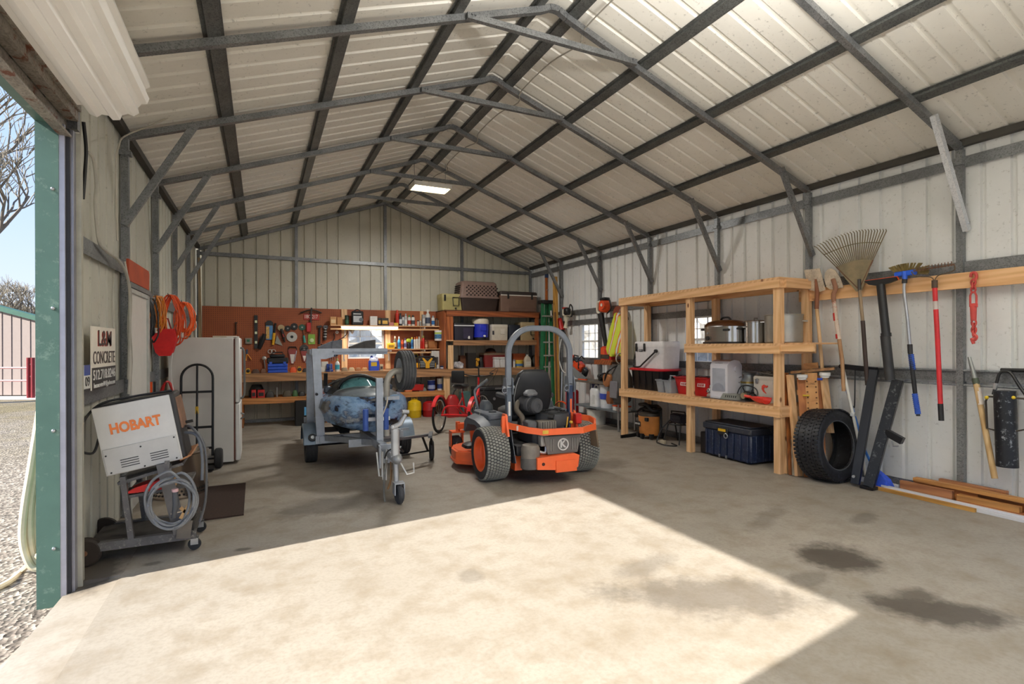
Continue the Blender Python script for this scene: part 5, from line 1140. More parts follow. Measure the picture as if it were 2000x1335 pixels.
t = T('drill_holster', 'black drill holster hanging left of the blade pack', 'holster', (0, 0, 0), group=GP); obj('body', M().tube([pp(517, 652, .04), pp(512, 665, .04), pp(506, 681, .03)], [.035, .05, .035], 8), MBLK, t); obj('strap', M().bar(pp(516, 655, .05), pp(508, 660, .05), .05, .02, (0, 1, 0)), mt('2c2522', .7), t)
a, b, c_ = pp(541, 654), pp(552, 675), pp(537, 670); S('speed_square', M().prism([(a.x, a.z), (b.x, b.z), (c_.x, c_.z)], PY-.02, PY-.012, 'xz'), mt('8f8d80', .4, .5), 'grey triangular speed square on the pegboard', 'square', group=GP)
t = T('angle_grinder', 'angle grinder with a beige disc hanging left of the discs', 'grinder', (0, 0, 0), group=GP); obj('disc', M().lathe([(.065, 0), (.065, .008), (.02, .012), (0, .012)], pp(549, 640, .03), (0, -1, 0), 20), mt('b09a72', .6), t); obj('body', M().tube([pp(549, 642, .03), pp(553, 655, .03), pp(556, 668, .02)], [.028, .032, .012], 10), mt('2b2624', .5), t); obj('trigger', M().tube([pp(552, 652, .05), pp(554, 658, .05)], .014, 8), mt('a8302a', .5), t)
t = T('string_tool', 'teal handled tool hanging on a dark cord below the green disc', 'tool', (0, 0, 0), group=GP); obj('cord', M().tube([pp(591, 644, .01), pp(593, 656, .01)], .006, 6), MBLK, t); obj('handle', M().tube([pp(593, 655, .02), pp(595, 669, .02)], [.02, .026], 8), mt('3f9a8c', .5), t)
t = T('red_plate', 'red license plate reading 18C 217 on the pegboard', 'license plate', pp(608, 618.5), group=None); a, b = pp(593, 612), pp(623.5, 625); obj('plate', M().box(-(b.x-a.x)/2, (b.x-a.x)/2, -.004, .004, -(a.z-b.z)/2, (a.z-b.z)/2, .003), mt('a8291c', .45), t); txt(t, '18C 217', (0, -.005, 0), FY, .11, mt('e6dcd0', .5), (b.x-a.x)*.82, .0)
t = T('bow_saw', 'dark bow shaped tool hanging over the red license plate', 'tool', (0, 0, 0), group=GP); obj('bow', M().tube(smooth([pp(586, 611, .03), pp(597, 607, .03), pp(607, 605, .03), pp(618, 607, .03), pp(628, 611, .03)]), .012, 8), mt('2a2420', .5), t); obj('string', M().tube([pp(586, 611, .03), pp(628, 611, .03)], .004, 6), MBLK, t)
t = T('bar_clamp', 'long black bar clamp with a red jaw crossing the license plate', 'clamp', (0, 0, 0), group=GP); obj('bar', M().bar(pp(608, 601, .04), pp(606, 646, .04), .03, .012, (0, 1, 0)), mt('2a2523', .5), t); obj('jaw', M().box(-.05, .04, -.03, .0, -.1, .1, .01), MRED, t); t.children[-1].location = pp(603, 639, .03)
t = T('green_pack', 'lime green product card hanging on the pegboard', 'pack', pp(608.5, 662.5), group=GP); obj('card', M().box(-.068, .068, -.006, .006, -.1, .11), mt('7fa83c', .5), t); obj('blister', M().lathe([(.045, 0), (.04, .02), (0, .025)], (0, -.006, -.02), (0, -1, 0), 16), mt('b9cf9a', .4), t)
t = T('black_hammer', 'black claw hammer right of the green product card', 'hammer', (0, 0, 0), group=GP); obj('handle', M().tube([pp(623.5, 640, .02), pp(623, 672, .02)], [.02, .024], 8), MBLK, t); obj('head', M().bar(pp(619.5, 638, .02), pp(628, 637, .02), .045, .045, (0, 1, 0)), mt('34302d', .4, .5), t)
t = T('caulking_gun', 'black tube with silver bands hanging right of the hammer', 'caulking gun', (0, 0, 0), group=GP); obj('tube', M().tube([pp(635.5, 638, .03), pp(634, 664, .03)], .035, 10), mt('1e1e1f', .5), t); obj('head', M().bar(pp(631, 638, .03), pp(640, 638.5, .03), .06, .06, (0, 1, 0)), mt('55565a', .4, .4), t)
for k in range(4):
    f_ = (k+.7)/5; p_ = pp(635.5, 638, .03).lerp(pp(634, 664, .03), f_); obj('band', M().cyl(p_+Vector((0, 0, .012)), p_-Vector((0, 0, .012)), .037, 10), mt('b5b6b6', .4, .4), t)
t = T('pliers', 'orange handled pliers hanging left of the blue tool box', 'pliers', (0, 0, 0), group=GP); obj('jaws', M().bar(pp(482.5, 682, .015), pp(482, 691, .015), .03, .015, (0, 1, 0)), mt('3c5068', .4, .5), t); obj('handle', M().tube([pp(482, 691, .015), pp(480.5, 704, .015)], .011, 8), mt('d98a2a', .5), t); obj('handle', M().tube([pp(483, 691, .015), pp(491, 702, .015)], .011, 8), mt('d98a2a', .5), t)
t = T('switch_box', 'small grey box with a green display on the pegboard', 'box', pp(485.5, 665.5), group=None); obj('case', M().box(-.062, .062, -.03, .01, -.06, .06, .006), mt('8f8578', .5), t); obj('display', M().box(-.03, .02, -.033, -.03, -.02, .03), mt('2f6a4a', .4), t)
for n_, (xa, xb, yt, yb_, lb) in enumerate(((562, 580, 682, 710, 'red and white wrench set holder right of the blue tool box'), (587, 602, 685, 706, 'red and white wrench set holder below the sanding disc'))):
    a, b, c1, c2 = pp(xa, yt), pp(xb, yt), pp(xb-5, yb_), pp(xa+5, yb_); t = T('wrench_holder', lb, 'wrench holder', (0, 0, 0), group='wrench holders on the pegboard')
    obj('tray', M().prism([(a.x, a.z), (b.x, b.z), (c1.x, c1.z), (c2.x, c2.z)], PY-.025, PY-.012, 'xz'), mt('8c3a34', .5), t); obj('card', M().prism([(a.x+.04, a.z-.1), (b.x-.04, b.z-.1), (c1.x-.02, c1.z+.01), (c2.x+.02, c2.z+.01)], PY-.028, PY-.025, 'xz'), mt('d8d2ca', .5), t); obj('handle', M().tube([(a.x+.01, PY-.02, a.z), (a.x+.02, PY-.02, a.z+.05), (b.x-.02, PY-.02, b.z+.05), (b.x-.01, PY-.02, b.z)], .011, 6), MBLK, t)
    for k in range(4): obj('wrench', M().bar((b.x-.01+.0*k-.01*k, PY-.032, b.z-.03-.05*k), (c1.x+.03-.01*k, PY-.032, b.z-.1-.05*k), .012, .008, (0, 1, 0)), MSTEEL, t)
hung('safety_glasses', 'clear safety glasses hanging above the blue tool box', 'glasses', M().ring(pp(527.5, 686, .02), .04, .008, (0, 1, 0), 16, 6).ring(pp(534, 686, .02), .04, .008, (0, 1, 0), 16, 6), mt('b9b4ac', .3))
t = T('headlamp', 'silver headlamp hanging left of the blue tool box', 'lamp', pp(516, 702), group=None); obj('lens', M().sph((0, -.03, .03), (.045, .035, .045), 8), mt('c9c9c4', .25, .5), t); obj('stand', M().bar((0, -.02, 0), (.02, -.02, -.18), .03, .02), mt('8a8a86', .4, .4), t)
for k, (x, y0, y1, c, lb) in enumerate(((645, 690, 704, '1d2a4a', 'navy screwdriver left of the bench window'), (649, 690, 705, '2f7fb0', 'bright blue screwdriver left of the bench window'), (653.5, 690, 704, '24364a', 'dark blue screwdriver left of the bench window'), (658, 689, 703, '1a1a1c', 'black screwdriver left of the bench window'))):
    t = T('screwdriver', lb, 'screwdriver', (0, 0, 0), group='screwdrivers on the pegboard'); obj('handle', M().tube([pp(x, y0, .02), pp(x, y0+6, .02)], .02, 8), mt(c, .4), t); obj('blade', M().tube([pp(x, y0+6, .02), pp(x, y1, .02)], .006, 6), MSTEEL, t)
hung('wrench', 'steel wrench hanging beside the lumber strip', 'wrench', M().bar(pp(671, 690, .02), pp(671, 701, .02), .02, .01, (0, 1, 0)).ring(pp(671, 703, .02), .02, .007, (0, 1, 0), 12, 6), MSTEEL)
disc('pulley', 'white pulley hanging under the left end of the upper wall shelf', 658, 648.5, 3, 'd8d6d0', '3a3634')
hung('air_chuck', 'black air hose curling below the upper wall shelf', 'hose', M().tube(smooth([pp(652, 651, .02), pp(653, 660, .03), pp(648, 668, .03), pp(660, 664, .04), pp(674, 655, .05), pp(678, 646, .05)]), .009, 6), MBLK, None)
hung('red_tag', 'small red tag hanging left of the bench window', 'tag', M().box(*[v for v in (pp(665, 650).x, pp(668, 650).x)], PY-.02, PY-.012, pp(665, 660).z, pp(665, 650).z), mt('b03438', .5), None)
t = T('clamp_lamp', 'silver clamp lamp under the upper wall shelf', 'lamp', (0, 0, 0)); obj('reflector', M().lathe([(.02, 0), (.035, .05), (.08, .11), (.075, .11), (.03, .05)], pp(679, 643, .12), Vector((1, -.3, -.35)), 20, caps=False), mt('c8c6c0', .3, .8), t); obj('socket', M().tube([pp(668, 642, .12), pp(679, 643, .12)], .018, 8), MWHT, t)
t = T('product_card', 'orange and white product card right of the spare wheel', 'pack', pp(801, 700), group=GP); obj('card', M().box(-.07, .07, -.006, .006, -.12, .11), mt('c9582a', .5), t); obj('print', M().box(-.05, .05, -.008, -.006, -.06, .09), mt('c8b8ac', .5, var=.3, scale=30), t)
tape('chalk_reel', 'yellow and black chalk reel hanging left of the jobsite radio', 808, 817, 690, PY-.06, pz(812, 700, PY-.06), 'b8a020')
for k, (x, lb) in enumerate(((628, 'black punch, left one of the pair above the trailer rack'), (633, 'black punch, right one of the pair above the trailer rack'))): hung('punch', lb, 'punch', M().tube([pp(x, 671, .02), pp(x-.5, 680, .02)], .014, 8), MBLK)
hung('steel_hook', 'dark T handle hanging above the refrigerator', 'tool', M().tube([pp(461, 630, .02), pp(461, 653, .02)], .012, 6).bar(pp(458.5, 630, .02), pp(464, 630, .02), .03, .02), mt('34231a', .5))
# ---- lower bench shelf
LZ = .551; Yl = 11.26
for x0, x1, lb in ((491, 500, 'small red tool battery pack on the lower bench shelf, left one'), (503, 517, 'wide red tool battery pack on the lower bench shelf, right one')): carton('battery_pack', lb, 'battery', x0, x1, 761, Yl, LZ, .12, 'b3221f', '2a2424', 'red battery packs')
lump('tool_bag', 'black soft tool bag behind the red battery packs', 'bag', 485, 517, 752, Yl+.18, LZ, '1a1817', .25)
S('flashlight', M().lathe([(.018, 0), (.02, .02), (.018, .12), (.028, .15), (.028, .19), (0, .19)], n=14), MSTEEL, 'chrome flashlight standing on the lower bench shelf', 'flashlight', (wY(541, 770, Yl).x, Yl+.04, LZ))
for k, (x0, x1, yt, c, lb) in enumerate(((518, 536, 765, '241f1d', 'black tool lying left of the chrome flashlight'), (552, 570, 763, '4d4434', 'tan and black tool lying right of the chrome flashlight'), (571, 582, 762, '3a5f34', 'green tool lying left of the trailer rack'), (583, 596, 765, '2b2927', 'black tool lying behind the trailer rack'))): lump('power_tool', lb, 'tool', x0, x1, yt, Yl, LZ, c, .1)
t = T('tool_tray', 'red metal tool tray on the lower bench shelf', 'tray', (wY(812, 752, Yl).x, Yl, LZ+.02), -.12); a, b = px(796, 828, 750, Yl); w_ = (b-a)/2; obj('tray', M().loft([rrect(2*w_*.92, .2, .02, 2, 0, 0, .1), rrect(2*w_, .23, .02, 2, .13, 0, .1), rrect(2*w_*.95, .21, .02, 2, .13, 0, .1), rrect(2*w_*.88, .17, .02, 2, .02, 0, .1)]), MRED, t); obj('handle', M().tube([(-w_*.9, .1, .1), (-.1, .1, .17), (.1, .1, .17), (w_*.9, .1, .1)], .009, 6), MBLK, t)
for k, (x0, x1, yt, c, lb) in enumerate(((762, 774, 757, '5a4a3c', 'brown tool lying under the spare wheel'), (775, 790, 759, '2a2826', 'black tool lying left of the red tray'), (791, 806, 760, 'b9602c', 'orange handled tool below the red tray'), (818, 834, 757, '6a6c6a', 'grey nail gun lying right of the red tray'))): lump('power_tool', lb, 'tool', x0, x1, yt, Yl-.0, LZ, c, .1)
bottle('paint_can', 'blue paint can on the lower bench shelf', 'paint can', 837, 852, 742, Yl+.02, LZ, '24388c', 'b5b7ba', '9aa4c8', 'pail', 'paint cans on the lower shelf'); bottle('paint_can', 'white and blue paint can at the right end of the lower bench shelf', 'paint can', 855, 865.5, 739, Yl+.03, LZ, 'd8d6d0', 'c9c9c6', '2c3f78', 'pail', 'paint cans on the lower shelf')
# ---- fuel cans on the floor
def gas_can(lb, x0, x1, ytop, ybase, c, hc):
    p = wZ((x0+x1)/2, ybase); a, b = px(x0, x1, ybase, p.y); r = (b-a)/2; h = pz(x0, ytop, p.y)
    t = T('gas_can', lb, 'gas can', (p.x, p.y+r, 0), group='fuel cans under the bench'); mc = mt(c, .4, var=.1)
    obj('tank', M().lathe([(r*.93, 0), (r, .02), (r, h*.34), (r*1.03, h*.36), (r, h*.38), (r, h*.66), (r*.9, h*.76), (r*.35, h*.86), (r*.3, h*.86), (0, h*.86)], n=28), mc, t)
    obj('handle', M().tube(smooth([(-r*.35, 0, h*.8), (-r*.38, 0, h*.97), (0, 0, h), (r*.38, 0, h*.97), (r*.35, 0, h*.8)]), .009, 8), mt(hc, .5), t); obj('spout', M().cyl((0, 0, h*.84), (0, 0, h*.92), .03, 12), mt(hc, .5), t)
gas_can('round yellow metal fuel can on the floor under the bench', 800, 826, 776, 816, 'dbb61c', 'b08a14'); gas_can('round red metal fuel can right of the yellow one', 829.5, 853, 779, 814, 'a3171c', '3a1210')
t = T('gas_jug', 'red plastic fuel jug standing behind the tricycle', 'gas can', (wY(884, 790, 10.9).x, 10.9, 0)); obj('body', M().loft([rrect(.26, .2, .04, 3, 0), rrect(.26, .2, .04, 3, .36), rrect(.16, .16, .04, 3, .46), rrect(.1, .1, .03, 3, .48)]), mt('a31a1c', .4), t, sharp=60); obj('spout', M().tube([(0, 0, .48), (.03, 0, .56), (.08, 0, .60)], .02, 8), MBLK, t)
S('waste_bin', M().box(-.14, .14, 0, .28, 0, .48, .01), mt('141416', .6), 'black bin standing behind the trailer rack posts', 'bin', (wY(592, 800, 11.0).x, 11.0, 0))
t = bpy.data.objects['waste_bin']; obj('printed_label', M().box(.02, .13, -.004, 0, .2, .36), mt('5fa8dc', .5), t)
S('teal_crate', M().box(-.1, .1, 0, .2, 0, .52, .01), mt('4c6a66', .6), 'grey-green crate standing behind the tricycle frame', 'crate', (wY(911, 790, 11.0).x, 11.0, 0))
t = T('tool_chest', 'black tool chest on the floor behind the mower console', 'tool chest', (wY(965, 790, 10.6).x, 10.6, 0)); obj('body', M().box(-.38, .38, 0, .4, .05, .56, .015), mt('18181a', .45), t); obj('lid', M().box(-.39, .39, -.01, .41, .56, .64, .015), mt('1e1e21', .45), t); obj('badge', M().box(.02, .18, -.014, -.01, .58, .62), mt('6a6a6a', .4, .4), t); obj('dial', M().cyl((0, -.02, .38), (0, 0, .38), .03, 14), MSTEEL, t)
# ---- coolers and boxes on the shelf unit
def cooler(name, lb, x0, x1, yt, Y, z, d, c, lidc, parts=(), g=None, lidf=.24, taper=.93):
    a, b = px(x0, x1, yt, Y); return cooler_at(name, lb, ((a+b)/2, Y, z), 0, b-a, pz(x0, yt, Y)-z, d, c, lidc, parts, g, lidf, taper)
def cooler_at(name, lb, loc, rz, w, h, d, c, lidc, parts=(), g=None, lidf=.24, taper=.93):
    t = T(name, lb, 'cooler', loc, rz, g)
    obj('tub', M().loft([rrect(w*taper, d*taper, .03, 3, 0, 0, d/2), rrect(w*.985, d*.985, .035, 3, h*(1-lidf), 0, d/2)]), mt(c, .5, var=.08), t, sharp=50)
    obj('lid', M().loft([rrect(w, d, .035, 3, h*(1-lidf), 0, d/2), rrect(w, d, .035, 3, h*.95, 0, d/2), rrect(w*.95, d*.93, .03, 3, h, 0, d/2)]), mt(lidc, .5, var=.08), t, sharp=50)
    for p in parts:
        k = p[0]
        if k == 'latch':
            for f in p[1:]: obj('latch', M().box(w*f-.022, w*f+.022, -.018, .0, h*(.93-lidf*1.5), h*.93, .006), MBLK, t)
        elif k == 'bail': u, v, s_ = p[1:4]; obj('handle', M().tube([(w*(u-s_), -.012, h*.78), (w*(u-s_)+.01, -.02, h*.30), (w*(u+s_)-.01, -.02, h*.30), (w*(u+s_), -.012, h*.78), (w*(u-s_), -.012, h*.78)], .010, 6), MBLK, t)
        elif k == 'tap': obj('spigot', M().cyl((w*p[1], -.04, h*p[2]), (w*p[1], 0, h*p[2]), .022, 12).box(w*p[1]-.015, w*p[1]+.015, -.045, -.02, h*p[2], h*p[2]+.045), mt('e8e6df', .4), t)
        elif k == 'stripe': obj('trim_stripe', M().box(-w*.49, w*.49, -.006, .0, h*p[1], h*p[2]), mt(p[3], .5), t)
        elif k == 'panel': obj('side_panel', M().box(w*p[1], w*p[2], -.008, .002, h*p[3], h*p[4], .004), mt(p[5], .5), t)
        elif k == 'plug': obj('drain_plug', M().cyl((w*p[1], -.02, h*p[2]), (w*p[1], 0, h*p[2]), .02, 10), MBLK, t)
    return t
Ys = 11.27
cooler('hard_cooler', 'small olive tan cooler at the left end of the shelf unit top', 863, 904.5, 572.5, Ys+.05, ZT, .4, 'a59a63', 'ada26c', (('bail', .15, .3, .15), ('latch', -.36,), ('plug', .14, .12)))
t = T('pet_carrier', 'brown pet carrier with slotted upper half on top of the shelf unit', 'pet carrier', (wY(938, 590, Ys).x, Ys, ZT)); a, b = px(899, 978, 590, Ys); w_ = b-a; h_ = pz(938, 549, Ys)-ZT
obj('lower_tub', M().loft([rrect(w_*.86, .45, .05, 3, 0, .0, .26), rrect(w_*.96, .5, .06, 3, h_*.44, 0, .26)]), mt('33231c', .55, var=.15), t, sharp=50); obj('rim', M().loft([rrect(w_, .53, .06, 3, h_*.43, 0, .26), rrect(w_, .53, .06, 3, h_*.48, 0, .26)]), mt('7d675e', .5), t, sharp=50)
obj('upper_shell', M().loft([rrect(w_*.96, .5, .06, 3, h_*.48, 0, .26), rrect(w_*.88, .46, .07, 3, h_*.95, 0, .26), rrect(w_*.80, .40, .07, 3, h_, 0, .26)]), mt('836b61', .5, var=.1), t, sharp=50)
sl = M()
for r in range(6):
    for k in range(8 if r % 2 else 9): sl.cyl((-w_*.32+.094*k+(.047 if r % 2 else 0), .012+.021*(r/5.)*1-.02, h_*(.53+.062*r)), (-w_*.32+.094*k+(.047 if r % 2 else 0), .03+.021*(r/5.), h_*(.53+.062*r)), .0165, 8)
obj('vent_slots', sl, mt('1a1412', .8), t); sl = M()
for r in range(5):
    for k in range(4): sl.box(-w_*.485+.004*r-.004, -w_*.47+.008*r, .08+.09*k, .14+.09*k, h_*(.55+.07*r), h_*(.58+.07*r))
obj('side_slots', sl, mt('1a1412', .8), t)
cooler('chest_cooler', 'large brown chest cooler at the right end of the shelf unit top', 977.5, 1050, 567.5, Ys, ZT, .42, '74594a', '3b332f', (('stripe', .78, .83, 'd9d2c6'), ('latch', -.30, .34), ('panel', -.28, .46, .02, .2, '6b5043')), lidf=.2, taper=.97)
GC = 'coolers on the middle shelf'
cooler('hard_cooler', 'black and purple cooler at the left end of the middle shelf', 886.5, 927, 630, Ys, Z3, .36, '231f2e', '17161a', (('stripe', .82, .88, 'd6d6d8'), ('tap', .2, .13), ('panel', -.05, .42, .08, .7, '2e2740')), GC, .18)
t = T('water_cooler', 'bright blue water cooler with a white lid on the middle shelf', 'cooler', (wY(943, 650, Ys).x, Ys+.16, Z3), group=GC); a, b = px(928, 959, 650, Ys); r_ = (b-a)/2; h_ = pz(943, 622, Ys)-Z3
obj('base', M().lathe([(r_*.9, 0), (r_*.92, h_*.12), (r_*.92, h_*.14)], n=28), mt('15161c', .5), t); obj('body', M().lathe([(r_*.94, h_*.14), (r_*.96, h_*.4), (r_, h_*.74), (r_, h_*.76)], n=28), mt('2130b5', .4), t); obj('lid', M().lathe([(r_*1.04, h_*.76), (r_*1.05, h_*.92), (r_*.95, h_), (0, h_)], n=28), mt('d9cdb8', .4), t); obj('spigot', M().cyl((.02, -r_-.04, h_*.2), (.02, -r_+.03, h_*.2), .024, 12), mt('e8e6df', .4), t); obj('front_panel', M().box(-.06, .07, -r_-.004, -r_+.02, h_*.45, h_*.68), mt('2838c8', .4), t)
cooler('hard_cooler', 'off-white cooler in the middle of the middle shelf', 960.5, 993, 633, Ys, Z3, .36, 'cfc5b4', 'd6cdbd', (('panel', .02, .3, .38, .72, 'd9d0c2'), ('panel', -.47, -.36, .35, .6, '3c3a40')), GC, .16, .95)
cooler('hard_cooler', 'dark navy cooler half hidden behind the mower roll bar', 993.5, 1017, 634, Ys+.02, Z3, .36, '1c2230', '20242e', (), GC, .14)
cooler('hard_cooler', 'tan cooler with a black bail handle at the right end of the middle shelf', 1017.3, 1052, 628.5, Ys, Z3, .38, 'a08b66', 'ab9772', (('bail', .18, .3, .17), ('plug', .18, .1)), GC, .2)
# bench level of the shelf unit
Yc = 11.30
m = M(); rr_ = random.Random(5); bm = bmesh.new(); bmesh.ops.create_icosphere(bm, subdivisions=3, radius=1)
for v in bm.verts: k_ = 1+rr_.uniform(-.22, .22); v.co = Vector((v.co.x*.13*k_, v.co.y*.09*k_, max(-.0, v.co.z+.25)*.11*k_))
m.bm(bm); S('crumpled_bag', m, mt('b9b4b4', .5, var=.5, scale=12, wear='2f5f8f'), 'crumpled white and blue plastic bag at the left end of the bench shelf', 'bag', (wY(898, 717, Yc).x, Yc+.1, BT+.01))
carton('speaker_box', 'tall dark box left of the yellow drill', 'box', 914, 930, 689, Yc+.05, BT, .2, '1e1815', None); carton('brown_box', 'brown box behind the crumpled bag', 'box', 899, 914, 694, Yc+.2, BT, .15, '6b4024', None)
t = T('cordless_drill', 'yellow and black cordless drill standing beside the dark box', 'drill', (wY(933, 715, Yc).x, Yc, BT)); obj('grip', M().box(-.03, .03, 0, .05, .03, .17, .01), mt('c98f22', .5), t); obj('motor', M().cyl((0, -.04, .2), (0, .14, .2), .035, 14), mt('c98f22', .5), t); obj('battery', M().box(-.04, .04, -.02, .08, 0, .045, .008), MBLK, t)
lump('coiled_cable', 'black coiled cable lying left of the red chest cooler', 'cable', 937, 945, 697, Yc+.05, BT, '1c1a1a', .12)
cooler('chest_cooler', 'red chest cooler with a tan lid behind the white canisters', 945, 1000, 689, Yc+.14, BT, .35, '7d211c', 'a58a70', (), None, .14)
t = T('welding_helmet', 'dark domed helmet lying on the red chest cooler', 'helmet', (wY(958, 688, Yc+.3).x, Yc+.3, pz(958, 689.5, Yc+.14))); obj('shell', M().lathe([(.13, .0), (.13, .03), (.10, .09), (.05, .12), (0, .125)], n=24), mt('1f1715', .3), t, sharp=60); obj('band', M().ring((0, 0, .025), .131, .01), mt('8a4a2a', .5), t)
for k, (x0, x1, lb) in enumerate(((966, 977, 'white square canister in front of the red chest cooler, left one'), (977.6, 988.5, 'white square canister in front of the red chest cooler, right one'))): carton('canister', lb, 'canister', x0, x1, 697, Yc, BT, .12, 'd5d3d0', None, 'white canisters on the bench', lid='c4c2be', bev=.012)
bottle('grease_tub', 'yellow and white tub in front of the orange box', 'tub', 1008.5, 1025, 703.5, Yc, BT, 'd9b437', 'e0c04a', '4a78a8', 'pail'); carton('orange_box', 'flat orange box behind the yellow tub', 'box', 1003, 1026, 690, Yc+.2, BT, .1, '9c4a20'); bottle('small_jar', 'small white jar left of the yellow tub', 'jar', 1003, 1007.5, 702, Yc, BT, 'cfcbc2', '8a8f98', None, 'jar')
t = T('bleach_jug', 'white plastic jug at the right end of the bench shelf', 'jug', (wY(1032.5, 715, Yc).x, Yc+.07, BT)); a, b = px(1026, 1039, 710, Yc); w_ = b-a; h_ = pz(1032, 692, Yc)-BT; obj('body', M().loft([rrect(w_, .12, .03, 3, 0), rrect(w_, .12, .03, 3, h_*.55), rrect(w_*.7, .09, .03, 3, h_*.78), rrect(w_*.28, .05, .02, 3, h_*.9), rrect(w_*.28, .05, .02, 3, h_*.92)]), mt('cbbfa8', .4), t, sharp=60); obj('cap', M().cyl((0, 0, h_*.92), (0, 0, h_), .024, 12), MWHT, t); obj('printed_label', M().box(-w_*.35, w_*.35, -.063, -.06, h_*.12, h_*.45), mt('e0dccf', .5), t)
S('long_wrench', M().bar((-.2, 0, .012), (.17, 0, .012), .025, .012).ring((.19, 0, .012), .028, .009, (0, 0, 1), 14, 6), MSTEEL, 'long steel wrench lying in front of the red chest cooler', 'wrench', (wY(950, 717, 11.24).x, 11.235, BT), .05); lump('dark_jar', 'dark round bag in the right corner of the bench shelf', 'bag', 1041, 1055, 694, Yc+.15, BT, '2a2a20', .2)
# ================= right wall: lumber shelf, work table, hand tools, lumber =================
RS = -PI/2
def fx(x0, x1, y, X): a, b = wX(x0, y, X), wX(x1, y, X); return (a.y+b.y)/2, a.y-b.y
t = T('lumber_shelf', 'pine lumber shelf unit built of two by fours along the right wall', 'shelf', (0, 0, 0))
SF, SB, YA, YM, YC = 5.53, 6.12, 7.36, 5.75, 4.28
for Y in (7.27, 5.735, 4.295):
    for X in (SF, SB-.09): obj('post', M().box(X, X+.04, Y, Y+.088, 0, 2.215), WZ, t); obj('post', M().box(X+.041, X+.085, Y+.004, Y+.088, 0, 2.215), WZ, t)
def deck(y0, y1, z, ye=None):
    obj('front_rail', M().box(SF-.038, SF, y0-.0, y1, z-.125, z-.032), WY, t); obj('back_rail', M().box(SB-.0, SB+.03, y0, y1, z-.125, z-.032), WY, t)
    for Y in (y0+.02, y1-.02, (y0+y1)/2): obj('end_rail', M().box(SF+.0, SB, Y-.019, Y+.019, z-.125, z-.034), WX, t)
    y = y0; k = 0
    while y < y1-.02:
        w_ = min(.088+.03*((k*7) % 3), y1-y); obj('deck_board', M().box(SF-.038, SB+.03, y+.0015, y+w_-.0015, z-.032, z), WX, t); y += w_; k += 1
deck(4.27, 7.36, 2.33); deck(4.27, 5.82, 1.55); deck(4.27, 7.36, .80)
obj('arm', M().box(SF-.02, SF+.018, 3.86, 4.27, 1.455, 1.535), WY, t); obj('arm_board', M().box(SF+.04, SB, 3.95, 4.26, 1.535, 1.555), WX, t)
obj('side_brace', M().box(SF+.04, SB+.03, 4.235, 4.27, 2.205, 2.30), WX, t)
# ---- things on the low deck
DZ = .801; X0 = 5.66
t = T('storage_tote', 'large black storage tote with a red lid on the lumber shelf', 'tote', (5.85, 6.88, DZ), RS); w_, h_ = .80, .335
obj('tub', M().loft([rrect(w_*.86, .34, .05, 3, 0), rrect(w_*.96, .40, .06, 3, h_*.97)]), mt('121214', .35), t, sharp=50); obj('lid', M().loft([rrect(w_*1.04, .45, .07, 3, h_*.95), rrect(w_*1.05, .46, .07, 3, h_*1.0), rrect(w_*.98, .42, .06, 3, h_*1.06)]), mt('c4202a', .35), t, sharp=50)
for k in range(5): obj('rib', M().box(-w_*.4+.16*k, -w_*.385+.16*k, -.205, -.19, .02, h_*.93), mt('1a1a1d', .3), t)
yc, w_ = fx(1241, 1299, 700, 5.72)
ck = cooler_at('hard_cooler', 'white hard cooler with a black strap handle on the black tote', (5.69, yc, DZ+.357), RS, w_, 1.573-1.158+.02, .36, 'd8d5d6', 'dedbdb', (('latch', -.40, -.12),), None, .2, .94)
obj('strap_handle', M().tube(smooth([(-w_*.49, .05, .33), (-w_*.50, -.0, .08), (-w_*.44, -.03, .02), (-w_*.25, -.03, .02), (-w_*.12, -.028, .08), (w_*.28, -.024, .275)]), .014, 8).cyl((w_*.28, -.035, .28), (w_*.28, 0, .28), .028, 14), MBLK, ck)
bd = obj('badge', M().box(-w_*.32, -w_*.19, -.012, .0, .27, .31, .004), mt('202022', .4), ck); txt(bd, 'YETI', (-w_*.255, -.0135, .29), FY, .035, MWHT, w_*.1)
t = T('cleaning_caddy', 'grey plastic cleaning caddy between the tote and the red basket', 'caddy', (5.70, 6.36, DZ), RS); mg = mt('8f959c', .45)
for sx in (-.085, .085): obj('bin', M().loft([rrect(.13, .22, .03, 3, 0, sx, 0), rrect(.165, .27, .03, 3, .185, sx, 0), rrect(.155, .25, .03, 3, .185, sx, 0), rrect(.12, .2, .03, 3, .01, sx, 0)]), mg, t, sharp=50)
obj('rim', M().loft([rrect(.35, .29, .03, 3, .18), rrect(.36, .30, .03, 3, .20), rrect(.32, .26, .03, 3, .20), rrect(.32, .26, .03, 3, .18)]), mg, t, sharp=50); obj('handle', M().tube([(.02, 0, .15), (.03, 0, .26), (.13, 0, .26), (.14, 0, .15)], .014, 8), mg, t)
